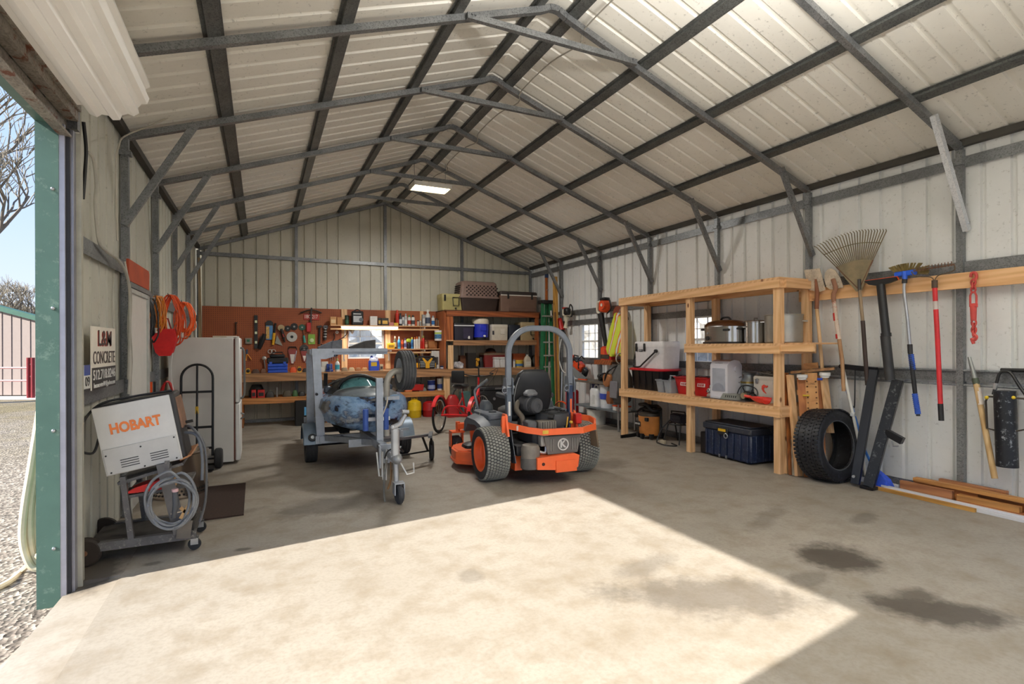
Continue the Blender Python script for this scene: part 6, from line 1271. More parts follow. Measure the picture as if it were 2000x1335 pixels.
for k, (yy_, lb, ww) in enumerate(((6.04, 'red plastic shopping basket, half of it left of the middle post', .38), (5.70, 'red plastic shopping basket right of the middle post', .36))):
    t = T('shopping_basket', lb, 'basket', (5.82, yy_, DZ), RS, 'red shopping baskets'); h_ = .255 if k else .25
    obj('basket', M().loft([rrect(ww*.72, .26, .04, 3, 0), rrect(ww*.98, .34, .05, 3, h_), rrect(ww*.95, .32, .05, 3, h_), rrect(ww*.68, .24, .04, 3, .015)]), mt('c01f22', .35, var=.08), t, sharp=50); obj('rim', M().tube(rrect(ww, .36, .05, 3, h_), .011, 6, closed=True), mt('a81a1e', .35), t)
    obj('handle', M().tube([(-ww*.4, -.14, h_+.012), (-ww*.3, -.05, h_+.025), (ww*.3, -.05, h_+.025), (ww*.4, -.14, h_+.012)], .008, 6), MBLK, t)
    bd = obj('badge', M().obox((ww*.1, -.162, h_*.62), (.15, .006, .05), (-.13, 0, 0), .004), MWHT, t); txt(bd, 'H-E-B', (ww*.1, -.167, h_*.62), (PI/2-.13, 0, 0), .045, mt('b01c20', .4), .11, .002)
t = T('carburetor', 'shiny cast metal carburetor left of the white dispenser', 'carburetor', (5.74, 5.53, DZ), RS); mk = mt('d2d3d0', .3, .6, var=.3, scale=30)
obj('base', M().box(-.075, .075, -.05, .06, 0, .05, .01), mk, t); obj('bowl', M().box(-.065, .0, -.06, .05, .05, .13, .015).box(-.045, .02, -.045, .045, .13, .17, .01), mk, t); obj('solenoid', M().cyl((.05, -.03, .05), (.05, -.03, .19), .025, 12).cyl((.02, .02, .1), (.10, .02, .1), .02, 12), mt('3a3638', .4, .4), t)
for p in ((-.05, -.065, .08), (-.02, -.065, .1), (.03, -.055, .03)): obj('screw', M().cyl(p, (p[0], p[1]+.02, p[2]), .009, 8), MBLK, t)
t = T('water_dispenser', 'tall white countertop dispenser on the lumber shelf', 'dispenser', (5.76, 5.315, DZ), RS); ml = mt('dad9e0', .3, var=.03); W_, H_, D_ = .30, .53, .28
prof = [(-.13, 0), (-.13, H_*.86), (-.09, H_*.96), (0, H_), (.09, H_*.97), (.14, H_*.85), (.14, 0)]
obj('case', M().prism(prof, -W_/2, W_/2, 'yz'), ml, t, sharp=25); obj('front_panel', M().box(-W_*.37, W_*.37, -.137, -.128, H_*.2, H_*.78, .004), mt('a9adb8', .25), t); obj('drip_tray', M().box(-W_*.46, W_*.46, -.15, -.125, .0, H_*.06, .006), ml, t); obj('knob', M().cyl((W_/2, .03, H_*.76), (W_/2+.025, .03, H_*.76), .04, 18), ml, t)
obj('panel_arch', M().lathe([(W_*.36, 0), (W_*.34, .004), (0, .004)], (0, -.137, H_*.2), (0, -1, 0), 24) if False else M().prism([(-W_*.36+.0, H_*.2)]+[(W_*.36*math.cos(a), H_*.2+W_*.36*math.sin(a)) for a in [PI*(1-k/12) for k in range(1, 12)]]+[(W_*.36, H_*.2)], -.141, -.136, 'xz'), mt('9498a4', .25), t)
txt(t, 'OZARKA', (-.02, -.107, H_*.915), (PI/2-.75, 0, 0), .035, mt('77787f', .4), .14)
t = T('milk_can', 'galvanized milk can behind the white dispenser', 'milk can', (5.95, 5.09, DZ)); obj('can', M().lathe([(.105, 0), (.11, .01), (.11, .22), (.10, .25), (.07, .29), (.07, .33), (.095, .355), (.09, .36), (.06, .33), (0, .32)], n=28), mt('9aa0a2', .35, .6, var=.2), t); obj('brass_band', M().lathe([(.112, .215), (.112, .24)], n=28, caps=False), mt('8a7436', .4, .6), t); obj('handle', M().tube([(-.075, .06, .3), (-.12, .09, .28), (-.12, .09, .23), (-.10, .07, .22)], .008, 6), MG, t)
yc, w_ = fx(1467, 1516, 760, 5.74)
ck = cooler_at('bait_cooler', 'beige bait cooler with a red fish emblem on the lumber shelf', (5.76, yc, DZ), RS, w_, .33, .30, 'c9c4ba', 'bab4a8', (), None, .16, .97)
for f in (-.30, .40): obj('latch', M().box(w_*f-.018, w_*f+.018, -.014, 0, .235, .30, .003), MSTEEL, ck)
fish = [(-.01, .21), (-.045, .19), (-.05, .15), (-.025, .115), (.02, .09), (.015, .105), (-.005, .125), (-.015, .15), (-.008, .175), (.02, .165), (.045, .185), (.04, .2), (.02, .19), (.01, .2), (-.0, .195)]
obj('fish_emblem', M().prism([(x*1.0+.01, z+.02) for x, z in fish], -.0055, -.002, 'xz'), mt('d84a38', .4), ck); txt(ck, 'ENGEL', (.03, -.006, .055), FY, .04, mt('c8403a', .4), .11, .003)
d3 = obj('sticker', M().lathe([(.028, 0), (.028, .002), (0, .002)], (-w_*.33, -.004, .06), (0, -1, 0), 18), MWHT, ck); txt(d3, '3', (-w_*.33, -.008, .06), FY, .04, mt('2a3a6a', .4))
rr_ = random.Random(11); m = M()
for k in range(9): m.tube(smooth([(rr_.uniform(-w_*.45, w_*.45), rr_.uniform(.03, .27), rr_.uniform(.01, .05)) for _ in range(5)], 3), .010, 6)
S('net_bundle', m, mt('6a655c', .8, var=.5, scale=30, wear='b5ada0'), 'crumpled grey net bundle lying on the bait cooler', 'net', (5.76, yc, DZ+.335), RS)
t = T('floor_register', 'grey slotted metal vent lying at the edge of the low shelf', 'vent cover', (5.66, 5.11, DZ+.008), RS+.1); m = M(); m.loft([[Vector(p) for p in ((-.15, -.06, .0), (.11, -.06, .0), (.15, .06, .0), (-.11, .06, .0))], [Vector(p) for p in ((-.12, -.04, .075), (.08, -.04, .075), (.11, .05, .075), (-.09, .05, .075))]]); obj('case', m, mt('84857f', .5, .3), t)
for k in range(6): obj('slot', M().bar((-.07+.03*k, -.053, .025), (-.065+.03*k, -.047, .055), .012, .004, (0, 1, 0)), mt('1a1a1a', .7), t)
t = T('pump_motor', 'dark pump motor with tangled black cords on the low shelf', 'motor', (5.72, 4.93, DZ+.008), RS); obj('body', M().cyl((-.06, .05, .06), (.07, .02, .06), .055, 16).sph((.09, 0, .05), (.05, .05, .05), 8), mt('2a2723', .5, .3, var=.3), t); obj('cap', M().cyl((-.02, -.05, .06), (-.02, .0, .06), .04, 14), mt('a8987a', .4, .4), t); obj('cord', M().tube(smooth([(-.16, .0, .06), (-.14, .03, .15), (-.05, .0, .19), (.05, .05, .17), (.0, .02, .08), (-.1, .04, .16), (.03, -.02, .20), (.12, .04, .14), (.13, .0, .01), (.05, -.1, .008)]), .007, 6), MBLK, t)
t = T('feed_scoop', 'red plastic feed scoop lying on the low shelf', 'scoop', (5.59, 4.64, DZ+.003), RS); rings = []
for y, r in ((-.12, .02), (-.06, .055), (.0, .075), (.12, .085)):
    rings.append([Vector((y, r*math.cos(a), .075+r*.9*math.sin(a)) ) for a in [PI*(1+k/10) for k in range(11)]]+[Vector((y, r*.92*math.cos(a), .078+r*.82*math.sin(a))) for a in [PI*(2-k/10) for k in range(11)]])
m = M(); m.loft(rings); obj('bowl', m, mt('d8382c', .35), t, sharp=60); obj('handle', M().tube([(-.12, 0, .07), (-.21, 0, .075)], .018, 10), mt('d8382c', .35), t)
S('deck_mat', M().box(-.36, .36, -.13, .13, 0, .006), mt('5a5048', .9, var=.25), 'thin brown mat lying on the low shelf under the dispenser', 'mat', (5.68, 5.20, DZ), RS+.02)
# ---- middle deck
MZ = 1.551; mss = mt('b8b6b2', .2, .9, var=.12, scale=3)
t = T('roaster_oven', 'stainless roaster oven with a brown domed lid on the middle shelf', 'roaster oven', (5.84, 5.385, MZ), RS); W_ = .62
obj('base', M().loft([rrect(W_*1.08, .42, .2, 6, .0), rrect(W_*1.08, .42, .2, 6, .025)]), mt('1c1512', .4), t, sharp=50); obj('body', M().loft([rrect(W_, .38, .18, 7, .02), rrect(W_, .38, .18, 7, .235)]), mss, t, sharp=50); obj('lid', M().loft([rrect(W_*1.02, .40, .19, 7, .235), rrect(W_*.98, .38, .18, 7, .265), rrect(W_*.8, .3, .14, 7, .305), rrect(W_*.5, .18, .09, 7, .325)]), mt('4a2c1a', .18), t, sharp=60)
obj('lid_handle', M().tube(smooth([(-.09, 0, .32), (-.05, 0, .36), (.05, 0, .36), (.09, 0, .32)]), .014, 8), MBLK, t)
for sg in (-1, 1): obj('side_handle', M().tube([(sg*W_*.46, -.10, .20), (sg*W_*.56, -.10, .20), (sg*W_*.56, .02, .20), (sg*W_*.46, .02, .20)], .014, 8), MBLK, t)
obj('control_plate', M().box(-.17, -.10, -.193, -.188, .03, .21), mt('8f7f70', .3, .5), t); obj('dial', M().cyl((-.135, -.215, .075), (-.135, -.188, .075), .03, 18), MBLK, t); obj('small_dial', M().cyl((-.135, -.205, .145), (-.135, -.188, .145), .015, 14), MSTEEL, t)
obj('front_grip', M().box(.14, .24, -.215, -.19, .17, .20, .006), MBLK, t)
t = T('rack_pan', 'grey bent pan handle standing left of the roaster oven', 'pan', (6.02, 5.62, MZ), RS); obj('hoop', M().tube(smooth([(-.02, 0, .0), (-.03, 0, .2), (.02, 0, .28), (.12, 0, .29)]), .02, 8), mt('6a6a6a', .4, .4), t)
t = T('stock_pot', 'small stainless stock pot with a lid between the roaster and large pot', 'pot', (5.86, 4.905, MZ)); obj('pot', M().lathe([(.13, 0), (.14, .01), (.14, .27), (.147, .275), (.147, .285)], n=32), mss, t); obj('lid', M().lathe([(.148, .283), (.14, .295), (.09, .305), (0, .308)], n=32), mss, t); obj('lid_handle', M().tube([(-.03, .0, .305), (-.03, 0, .33), (.03, 0, .33), (.03, 0, .305)], .007, 6), mss, t)
for a in (2.6, 5.8): obj('side_handle', M().tube([(.14*math.cos(a-.25), .14*math.sin(a-.25), .21), (.17*math.cos(a-.2), .17*math.sin(a-.2), .22), (.17*math.cos(a+.2), .17*math.sin(a+.2), .22), (.14*math.cos(a+.25), .14*math.sin(a+.25), .21)], .007, 6), mss, t)
t = T('boiling_pot', 'large dull aluminium pot behind the front right post', 'pot', (5.87, 4.505, MZ)); obj('pot', M().lathe([(.20, 0), (.215, .015), (.217, .34), (.224, .345), (.224, .352), (.21, .352), (.205, .02), (0, .015)], n=36), mt('a8a49a', .38, .7, var=.15, scale=3), t)
for a in (2.2, 5.2): obj('side_handle', M().tube([(.217*math.cos(a-.2), .217*math.sin(a-.2), .27), (.26*math.cos(a-.15), .26*math.sin(a-.15), .27), (.26*math.cos(a+.15), .26*math.sin(a+.15), .27), (.217*math.cos(a+.2), .217*math.sin(a+.2), .27)], .008, 6), MSTEEL, t)
# ---- floor under the shelf
t = T('shop_vacuum', 'orange-tan shop vacuum with its hose piled on top', 'vacuum', (5.80, 6.93, 0), RS); mv = mt('c47f3f', .5, var=.2, scale=5)
obj('drum', M().lathe([(.16, .06), (.175, .08), (.19, .34), (.195, .37), (.17, .385)], n=28), mv, t); obj('lid', M().lathe([(.19, .37), (.185, .42), (.10, .44), (0, .44)], n=28), mt('3a342e', .5), t); obj('latch', M().box(.08, .15, -.19, -.15, .3, .36, .006), MBLK, t)
bd = obj('badge', M().box(-.16, -.02, -.188, -.165, .20, .28, .004), mt('221a1a', .4), t); txt(bd, 'RIDGID', (-.09, -.19, .24), FY, .04, MWHT, .12)
for x, y in ((-.15, -.12), (.02, -.18), (.15, -.10), (-.1, .14), (.12, .14)): obj('caster', M().cyl((x-.02, y, .035), (x+.02, y, .035), .034, 12).box(x-.03, x+.03, y-.03, y+.03, .05, .09), MBLK, t)
P = []
for k in range(26):
    a = k*.62; P.append((.17*math.cos(a)*(1+.25*math.sin(a*.37)), .13*math.sin(a), .47+.012*(k % 9)))
obj('hose', M().tube(smooth([(-.10, -.05, .45)]+P[:14]+[(-.25, .0, .44), (-.29, -.03, .34), (-.2, -.12, .36), (-.05, -.1, .45)], 4), .028, 8), MBLK, t)
obj('wand', M().tube([(.20, .05, .5), (.26, .0, .3), (.25, .0, .05)], .022, 8), MBLK, t)
t = T('bucket_fan', 'black motor on a folding stand with a cord under the lumber shelf', 'fan', (5.85, 6.35, 0), RS); obj('motor', M().box(-.13, .11, -.05, .1, .32, .46, .02).cyl((-.1, .02, .39), (.12, .02, .39), .075, 16), mt('2a2a36', .5, var=.3), t); obj('handle', M().tube([(-.15, .02, .46), (-.16, .02, .49), (.14, .02, .5), (.15, .02, .45)], .012, 6), MBLK, t)
for x in (-.14, .12):
    for y in (-.08, .12): obj('leg', M().tube([(x, y*.6, .33), (x*1.35, y*1.5, 0.01)], .011, 6), MBLK, t)
obj('ring', M().ring((0, .02, .31), .15, .012), MBLK, t); obj('cord', M().tube(smooth([(-.1, -.05, .36), (-.2, -.15, .2), (-.22, -.22, .02), (-.1, -.28, .012), (.1, -.3, .012), (.18, -.18, .012), (.0, -.12, .012)]), .010, 6), MBLK, t)
S('plastic_block', M().box(-.025, .025, -.04, .04, 0, .06, .004), mt('b9ae98', .5), 'small cream plug box on the floor beside the black stand', 'plug', (5.62, 6.42, 0), .2)
S('flat_steel', M().prism([(0, 0), (.30, .035), (.42, .10), (.40, .14), (.25, .07), (0, .03)], 0, .05, 'xy'), MBLKM, 'flat black steel bar on the floor at the shelf left post', 'bar', (5.36, 7.12, 0))
t = T('rolling_chest', 'dark blue ribbed plastic tool chest under the lumber shelf', 'tool chest', (5.60, 5.16, 0), RS-.03); mb = mt('1c2742', .45, var=.25, wear='55606f'); W_, D_, H_ = .84, .46, .495
obj('tub', M().box(-W_*.48, W_*.48, 0, D_, .02, H_*.78, .02), mb, t); obj('lid', M().box(-W_/2, W_/2, -.02, D_+.01, H_*.76, H_*.93, .015).box(-W_*.47, W_*.47, .0, D_-.02, H_*.93, H_*.97, .015), mt('262b38', .6, var=.3, wear='5a5850'), t)
for k in range(7): obj('rib', M().box(-W_*.42+W_*.14*k-.011, -W_*.42+W_*.14*k+.011, -.016, .002, .03, H_*.74, .004), mb, t)
for k in range(3): obj('side_rib', M().box(W_*.478, W_*.495, .08+.12*k, .11+.12*k, .03, H_*.74, .004), mb, t)
lt = obj('latch', M().box(-.13, .05, -.035, -.01, H_*.66, H_*.86, .008), MBLK, t); obj('brand_plate', M().box(-.11, .02, -.039, -.035, H_*.76, H_*.83), mt('caa01e', .5), lt); obj('padlock_ring', M().ring((.03, -.045, H_*.66), .03, .006, (0, 1, 0)), MSTEEL, lt)
for k in range(2): obj('stud', M().box(-.02+.12*k-.1, .0+.12*k-.1, -.02, 0, .02, .06), MSTEEL, t)
S('black_case', M().box(-.06, .06, 0, .36, 0, .30, .012), mt('14161c', .45), 'black case standing left of the blue tool chest', 'case', (5.66, 5.63, 0), RS)
# ---- work table behind the mower
TX0, TX1, TY0, TY1, TZ = 5.68, 6.10, 7.62, 9.15, .85
t = T('work_table', 'grey metal work table with a lower shelf under the small window', 'table', (0, 0, 0)); obj('top', M().box(TX0, TX1, TY0, TY1, TZ-.04, TZ, .004), mt('6d655a', .6, .2, var=.2), t); obj('shelf', M().box(TX0+.02, TX1, TY0, TY1-.02, .33, .36), mt('7d858a', .45, .5), t)
for X in (TX0+.03, TX1-.03):
    for Y in (TY0+.05, TY1-.05): obj('leg', M().cyl((X, Y, 0), (X, Y, TZ-.04), .018, 10), MSTEEL, t)
def jugb(name, lb, cat, x0, x1, yt, X, z, c, shape, cap=None, lab=None, sy=1.):
    yc, w_ = fx(x0, x1, yt, X); h = wX((x0+x1)/2, yt, X).z-z; r = abs(w_)/2*.92
    t = T(name, lb, cat, (X+r, yc, z), RS)
    if shape == 'pail':
        obj('body', M().lathe([(r*.88, 0), (r*.98, h*.93), (r*1.03, h*.95), (r*1.03, h), (r*.97, h)], n=24), mt(c, .4), t)
        if lab: obj('printed_band', M().lathe([(r*.97, h*.38), (r*1.0, h*.62)], n=24, caps=False), mt(lab, .5, var=.2), t)
        obj('bail', M().tube(arc((0, h*.82), r*1.05, 200, 340, 8, 'xz', -r*.2), .005, 6), MSTEEL, t)
    else:
        obj('body', M().loft([rrect(2*r, 1.6*r, r*.4, 3, 0), rrect(2*r, 1.6*r, r*.4, 3, h*.72), rrect(1.7*r, 1.4*r, r*.4, 3, h*.84), rrect(.6*r, .6*r, r*.2, 3, h*.9, r*.5), rrect(.6*r, .6*r, r*.2, 3, h, r*.5)]), mt(c, .4), t, sharp=60); obj('handle', M().tube(smooth([(r*.4, 0, h*.9), (-r*.3, 0, h*1.0), (-r*.8, 0, h*.85), (-r*.7, 0, h*.7)]), r*.13, 8), mt(c, .4), t); obj('panel', M().box(-r*.1, r*.5, -.81*r, -.8*r, h*.12, h*.55), mt('c9cac8', .4), t)
    return t
jugb('plastic_jug', 'white plastic jug on the lower shelf of the work table', 'jug', 1147, 1164, 752, 5.72, .361, 'd9dada', 'jug')
jb = jugb('bucket', 'white bucket with a blue printed band beside the white jug', 'bucket', 1163, 1186, 751, 5.74, .361, 'd9dde2', 'pail', None, '3a4fb5'); txt(jb, 'MARINE', (0, -.135, .275), FY, .04, mt('33488f', .4), .12)
bottle_ = jugb('bucket', 'blue bucket standing behind the white jug', 'bucket', 1148, 1170, 750, 5.92, .361, '1f2c6a', 'pail')
t = jugb('paint_pail', 'white metal pail with a red diamond label on the floor under the table', 'pail', 1137, 1161, 799, 5.74, .001, 'cfcdc6', 'pail'); r_ = .135
obj('diamond_label', M().prism([(.05, .04), (.10, .10), (.05, .16), (0, .10)], -.152, -.148, 'xz'), mt('a82024', .4), t); obj('upper_band', M().lathe([(.165, .19), (.166, .27)], n=24, caps=False), mt('7d9090', .5), t)
t = T('fuel_jug', 'red fuel jug standing left of the work table', 'gas can', (wX(1137, 780, 5.8).x, 9.36, 0), RS); obj('body', M().box(-.12, .12, -.1, .1, 0, .62, .03), mt('b01d22', .4), t); obj('handle', M().ring((0, 0, .70), .075, .012, (0, 1, 0)), MBLK, t)
for k in range(5): obj('rib', M().box(.02, .1, -.106, -.1, .1+.09*k, .13+.09*k), mt('96161a', .4), t)
t = T('chainsaw', 'orange and black chainsaw with a grey bar leaning over the work table', 'chainsaw', (0, 0, 0)); c0 = wX(1131, 714, 5.92); yv = Vector((0, -1, 0))
obj('body', M().obox(c0, (.16, .30, .20), (.5, 0, 0), .04), mt('d8481c', .4, var=.15), t); obj('engine_cover', M().obox(c0+Vector((.0, .05, .11)), (.15, .18, .08), (.5, 0, 0), .02), MBLK, t); obj('front_handle', M().tube([c0+Vector((-.08, -.10, -.05)), c0+Vector((-.09, -.12, .14)), c0+Vector((.0, -.10, .20)), c0+Vector((.08, -.08, .14))], .013, 8), MBLK, t); obj('top_handle', M().tube([c0+Vector((-.05, .16, .10)), c0+Vector((-.05, .1, .22)), c0+Vector((-.05, -.05, .2))], .013, 8), MBLK, t); obj('rear_grip', M().obox(c0+Vector((0, -.22, -.12)), (.1, .14, .18), (.5, 0, 0), .03), MBLK, t)
p, q = wX(1121, 716, 5.84), wX(1143, 738, 5.80); obj('bar_scabbard', M().prism([(p.y+.05, p.z+.02), (q.y, q.z-.0), (q.y+.12, q.z-.08), (p.y+.05, p.z-.18)], 5.82, 5.835, 'yz'), mt('8d9294', .4, .3), t); obj('orange_tip', M().obox(c0+Vector((-.02, .20, .14)), (.04, .1, .16), (.4, 0, 0), .02), MORG, t)
S('orange_strip', M().box(-.02, .02, -.28, .0, 0, .018), MORG, 'orange plastic strip lying on the work table', 'strip', (5.75, 9.03, TZ+.001))
t = T('face_mask', 'glossy black riding goggles mask lying on the work table', 'mask', (5.86, 8.28, TZ), RS); obj('shell', M().sph((0, 0, .085), (.14, .12, .085), 10), mt('121213', .15), t)
for sx in (-.06, .06): obj('lens', M().sph((sx, -.095, .10), (.05, .03, .04), 8), mt('2c3034', .05), t)
obj('filter', M().cyl((0, -.14, .05), (0, -.08, .05), .035, 14), MBLK, t)
# small shelf with the red gas container, blower, trimmer, vest, backpack
t = T('wall_bracket_shelf', 'small brown shelf on the right wall holding a red container', 'shelf', (0, 0, 0)); y0, y1 = wX(1167, 702, 5.98).y, wX(1203, 702, 5.98).y; obj('board', M().box(5.90, 6.16, y1, y0, 1.225, 1.255), MSB, t); obj('rail', M().box(5.90, 5.925, y1+.05, y0, 1.165, 1.225), MSB, t)
yc, w_ = fx(1172, 1192, 690, 5.96); t = T('oil_container', 'red and orange plastic container on the small brown wall shelf', 'container', (5.95, yc, 1.256), RS); obj('body', M().loft([rrect(w_, .14, .03, 3, 0, 0, .08), rrect(w_, .14, .03, 3, .2, 0, .08), rrect(w_*.8, .11, .03, 3, .26, 0, .08)]), mt('c8281f', .35), t); obj('orange_half', M().loft([rrect(w_*.5, .145, .03, 3, .0, -w_*.25, .08), rrect(w_*.5, .145, .03, 3, .24, -w_*.25, .08)]), mt('e0562a', .35), t); obj('printed_label', M().box(-w_*.4, w_*.4, -.002, .005, .02, .1), mt('2a2020', .4, var=.6, scale=40, wear='d8d0a8'), t); obj('cap', M().cyl((w_*.15, .08, .25), (w_*.15, .08, .29), .025, 12), MBLK, t)
t = T('leaf_blower', 'orange hand held leaf blower hanging on the right wall girt', 'leaf blower', (0, 0, 0)); c0 = wX(1181, 598, 6.0)
obj('housing', M().obox(c0, (.16, .24, .23), (.1, 0, 0), .04), mt('e2501e', .4), t); obj('fan_cover', M().cyl(c0+Vector((-.12, -.07, .02)), c0+Vector((-.05, -.07, .02)), .085, 20), mt('d8481c', .4), t); obj('fan_hub', M().cyl(c0+Vector((-.13, -.07, .02)), c0+Vector((-.11, -.07, .02)), .03, 14), mt('d9d4c8', .4), t)
obj('engine_cover', M().obox(c0+Vector((0, .0, .14)), (.14, .17, .06), None, .015), MBLK, t); obj('handle', M().tube(smooth([c0+Vector((-.02, .10, .10)), c0+Vector((-.02, .20, .08)), c0+Vector((-.02, .22, -.08)), c0+Vector((-.02, .12, -.13))]), .024, 8), mt('d8d2c0', .45), t)
obj('rear_guard', M().tube(smooth([c0+Vector((0, -.12, .14)), c0+Vector((-.02, -.2, .08)), c0+Vector((0, -.2, -.06)), c0+Vector((0, -.08, -.14))]), .014, 8), MBLK, t); p, q = wX(1173, 612, 6.0), wX(1183.5, 675, 6.04); obj('nozzle', M().tube([p, p.lerp(q, .4), q], [.062, .052, .04], 14), mt('1f1d1d', .4), t)
t = T('string_trimmer', 'white and black string trimmer engine hanging beside the wood post', 'string trimmer', (0, 0, 0)); c0 = wX(1107, 610, 6.03)
obj('engine', M().obox(c0, (.14, .20, .18), (0, 0, .2), .03), mt('cfc7b4', .45), t); obj('cover', M().obox(c0+Vector((-.04, -.08, .02)), (.12, .16, .16), None, .03), MBLK, t); obj('red_cap', M().obox(c0+Vector((-.02, .04, .1)), (.1, .12, .03), None, .01), MRED, t); obj('handle', M().tube(smooth([c0+Vector((-.02, -.14, .09)), c0+Vector((-.03, -.2, .16)), c0+Vector((-.03, -.28, .08)), c0+Vector((-.03, -.26, -.08)), c0+Vector((0, -.16, -.1))]), .014, 8), MBLK, t)
p, q = wX(1107, 618, 6.03), wX(1105, 640, 6.03); obj('shaft_cover', M().tube([p, p.lerp(q, .5), q], [.075, .03, .055], 12), mt('d2cbb2', .45), t)
t = T('hedge_trimmer', 'red hedge trimmer handle hanging left of the string trimmer', 'hedge trimmer', (0, 0, 0)); p, q = wX(1093, 622, 6.06), wX(1098, 645, 6.06); obj('body', M().tube([p, q], [.05, .07], 10), MRED, t); obj('blade', M().tube([wX(1091, 616, 6.08), p], .02, 6), MSTEEL, t); obj('lower_grip', M().tube([q, wX(1101, 652, 6.06)], .05, 8), MBLK, t)
# vest
yc = 8.02; m = M(); rings = []
rr_ = random.Random(4)
for k, (z, w_, o) in enumerate(((2.12, .05, 0), (2.0, .12, .01), (1.85, .19, .03), (1.65, .25, .05), (1.48, .30, .07), (1.40, .28, .06), (1.34, .22, .05))):
    rings.append([Vector((5.96+.05*math.cos(a)*(1+.5*math.sin(3*a+k)), yc+o+w_*math.sin(a), z+.02*math.sin(4*a+k))) for a in [2*PI*i/20 for i in range(20)]])
m.loft(rings); t = T('safety_vest', 'neon yellow safety vest with orange stripes hanging left of the lumber shelf', 'vest', (0, 0, 0))
def vest():
    t_ = NT('vest_cloth'); v = t_.co(); sp = t_.N('ShaderNodeSeparateXYZ'); t_.L(v, sp.inputs[0])
    f = t_.math('FRACT', t_.math('ADD', t_.math('MULTIPLY', sp.outputs[1], 4.2), t_.math('MULTIPLY', sp.outputs[2], 1.5)))
    c = t_.ramp(f, [(.0, lin('d6e24a')), (.49, lin('d6e24a')), (.50, lin('e8742c')), (.58, lin('e8742c')), (.59, lin('dfe3dd')), (.74, lin('dfe3dd')), (.75, lin('e8742c')), (.82, lin('e8742c')), (.83, lin('cfe03a'))])
    c.node.color_ramp.interpolation = 'CONSTANT'; t_.col(c); t_.set(Roughness=.6); return t_.m
obj('cloth', m, vest(), t, sharp=80); obj('hanger_hook', M().tube([(5.97, yc, 2.1), (6.02, yc, 2.2), (6.09, yc, 2.22)], .006, 6), MSTEEL, t)
t = T('wall_reel', 'round brown cord reel hanging behind the safety vest', 'reel', (6.06, 8.12, 2.13)); obj('disc', M().lathe([(.14, 0), (.14, .03), (.03, .04), (0, .04)], (0, 0, 0), (-1, 0, 0), 24), mt('7d3a24', .5), t); obj('axle', M().cyl((-.07, 0, 0), (.09, 0, 0), .015, 10), MSTEEL, t)
t = T('backpack', 'brown and grey backpack hanging on the left end of the lumber shelf', 'backpack', (5.70, 7.60, 0)); m = M(); rings = []
for z, w_, d_, o in ((.50, .10, .08, .0), (.56, .17, .13, .0), (.75, .20, .16, .0), (.98, .18, .14, -.02), (1.14, .12, .09, -.04), (1.22, .05, .04, -.05)): rings.append([Vector((x, y+o, z)) for x, y, _ in rrect(d_*2, w_*2, .07, 4)])
m.loft(rings); obj('main_bag', m, mt('5a5856', .75, var=.15), t, sharp=60)
m = M(); m.loft([[Vector((x-.13, y+.12, z)) for x, y, _ in rrect(.10, w_, .04, 3)] for z, w_ in ((.50, .10), (.56, .17), (.72, .12))]); obj('lower_pocket', m, mt('8a5230', .8, var=.2), t, sharp=60)
m = M(); m.loft([[Vector((x-.14, y+.16-.0*z, z)) for x, y, _ in rrect(.11, w_, .04, 3)] for z, w_ in ((.80, .10), (.84, .22), (.98, .24), (1.02, .16))]); obj('upper_pocket', m, mt('9a6238', .8, var=.2), t, sharp=60)
obj('strap', M().tube(smooth([(-.06, .0, 1.18), (-.16, .06, 1.12), (-.20, .14, 1.02), (-.18, .2, .9)]), .02, 6), MBLK, t); obj('front_panel', M().obox((-.165, -.03, .76), (.03, .22, .30), None, .02), mt('77757a', .7), t); obj('loop', M().ring((-.02, -.03, 1.3), .09, .012, (0, 1, 0)), mt('b9b2a4', .6), t)
S('white_crate', M().box(-.14, .14, -.1, .1, 0, .075, .005), mt('d9d9d6', .5), 'white flat box with an orange lid under the backpack', 'box', (5.82, 7.72, .361), RS)
t = bpy.data.objects['white_crate']; obj('lid', M().box(-.142, .142, -.102, .102, .075, .095), MORG, t)
S('plastic_jug', M().loft([rrect(.16, .12, .04, 3, 0), rrect(.16, .12, .04, 3, .2), rrect(.06, .05, .02, 3, .3)]), mt('b9b49c', .5), 'pale plastic jug on the girt behind the white cooler', 'jug', (6.08, 7.18, 1.285), RS)
# ladders and posts in the corner
def at(x, y, Y): return wY(x, y, Y)
t = T('step_ladder', 'green step ladder leaning in the far right corner', 'ladder', (0, 0, 0)); mgr = mt('1f6b42', .45, var=.12)
for xt, xb in ((1060, 1057.5), (1074.5, 1079.5)):
    p, q = at(xt, 592, 10.62), at(xb, 735, 10.45); d_ = (q-p)/(p.z-q.z); q = p+d_*p.z; obj('rail', M().bar(p, q, .07, .03, (0, 1, 0)), mgr, t)
for x0, x1 in ((1066, 1062), (1070, 1068)): 
    p, q = at(x0, 592, 10.78), at(x1, 735, 10.86); d_ = (q-p)/(p.z-q.z); q = p+d_*p.z; obj('rear_rail', M().bar(p, q, .04, .03, (0, 1, 0)), mgr, t)
p, q = at(1056, 591, 10.66), at(1080, 591, 10.66); obj('top_cap', M().box(p.x, q.x, 10.55, 10.82, p.z-.02, p.z+.06, .01), MBLK, t)
for y in (617, 643, 668, 694, 716): a, b = at(1059, y, 10.55), at(1077, y, 10.55); obj('step', M().box(a.x, b.x+.02, 10.48, 10.57, a.z-.015, a.z+.015), mt('b9b8b0', .4, .6), t)
obj('label', M().bar(at(1076, 606, 10.57), at(1077, 620, 10.56), .04, .008, (0, 1, 0)), MWHT, t)
t = T('extension_ladder', 'orange ladder standing behind the green step ladder', 'ladder', (0, 0, 0)); mor = mt('c27a2c', .5, var=.12)
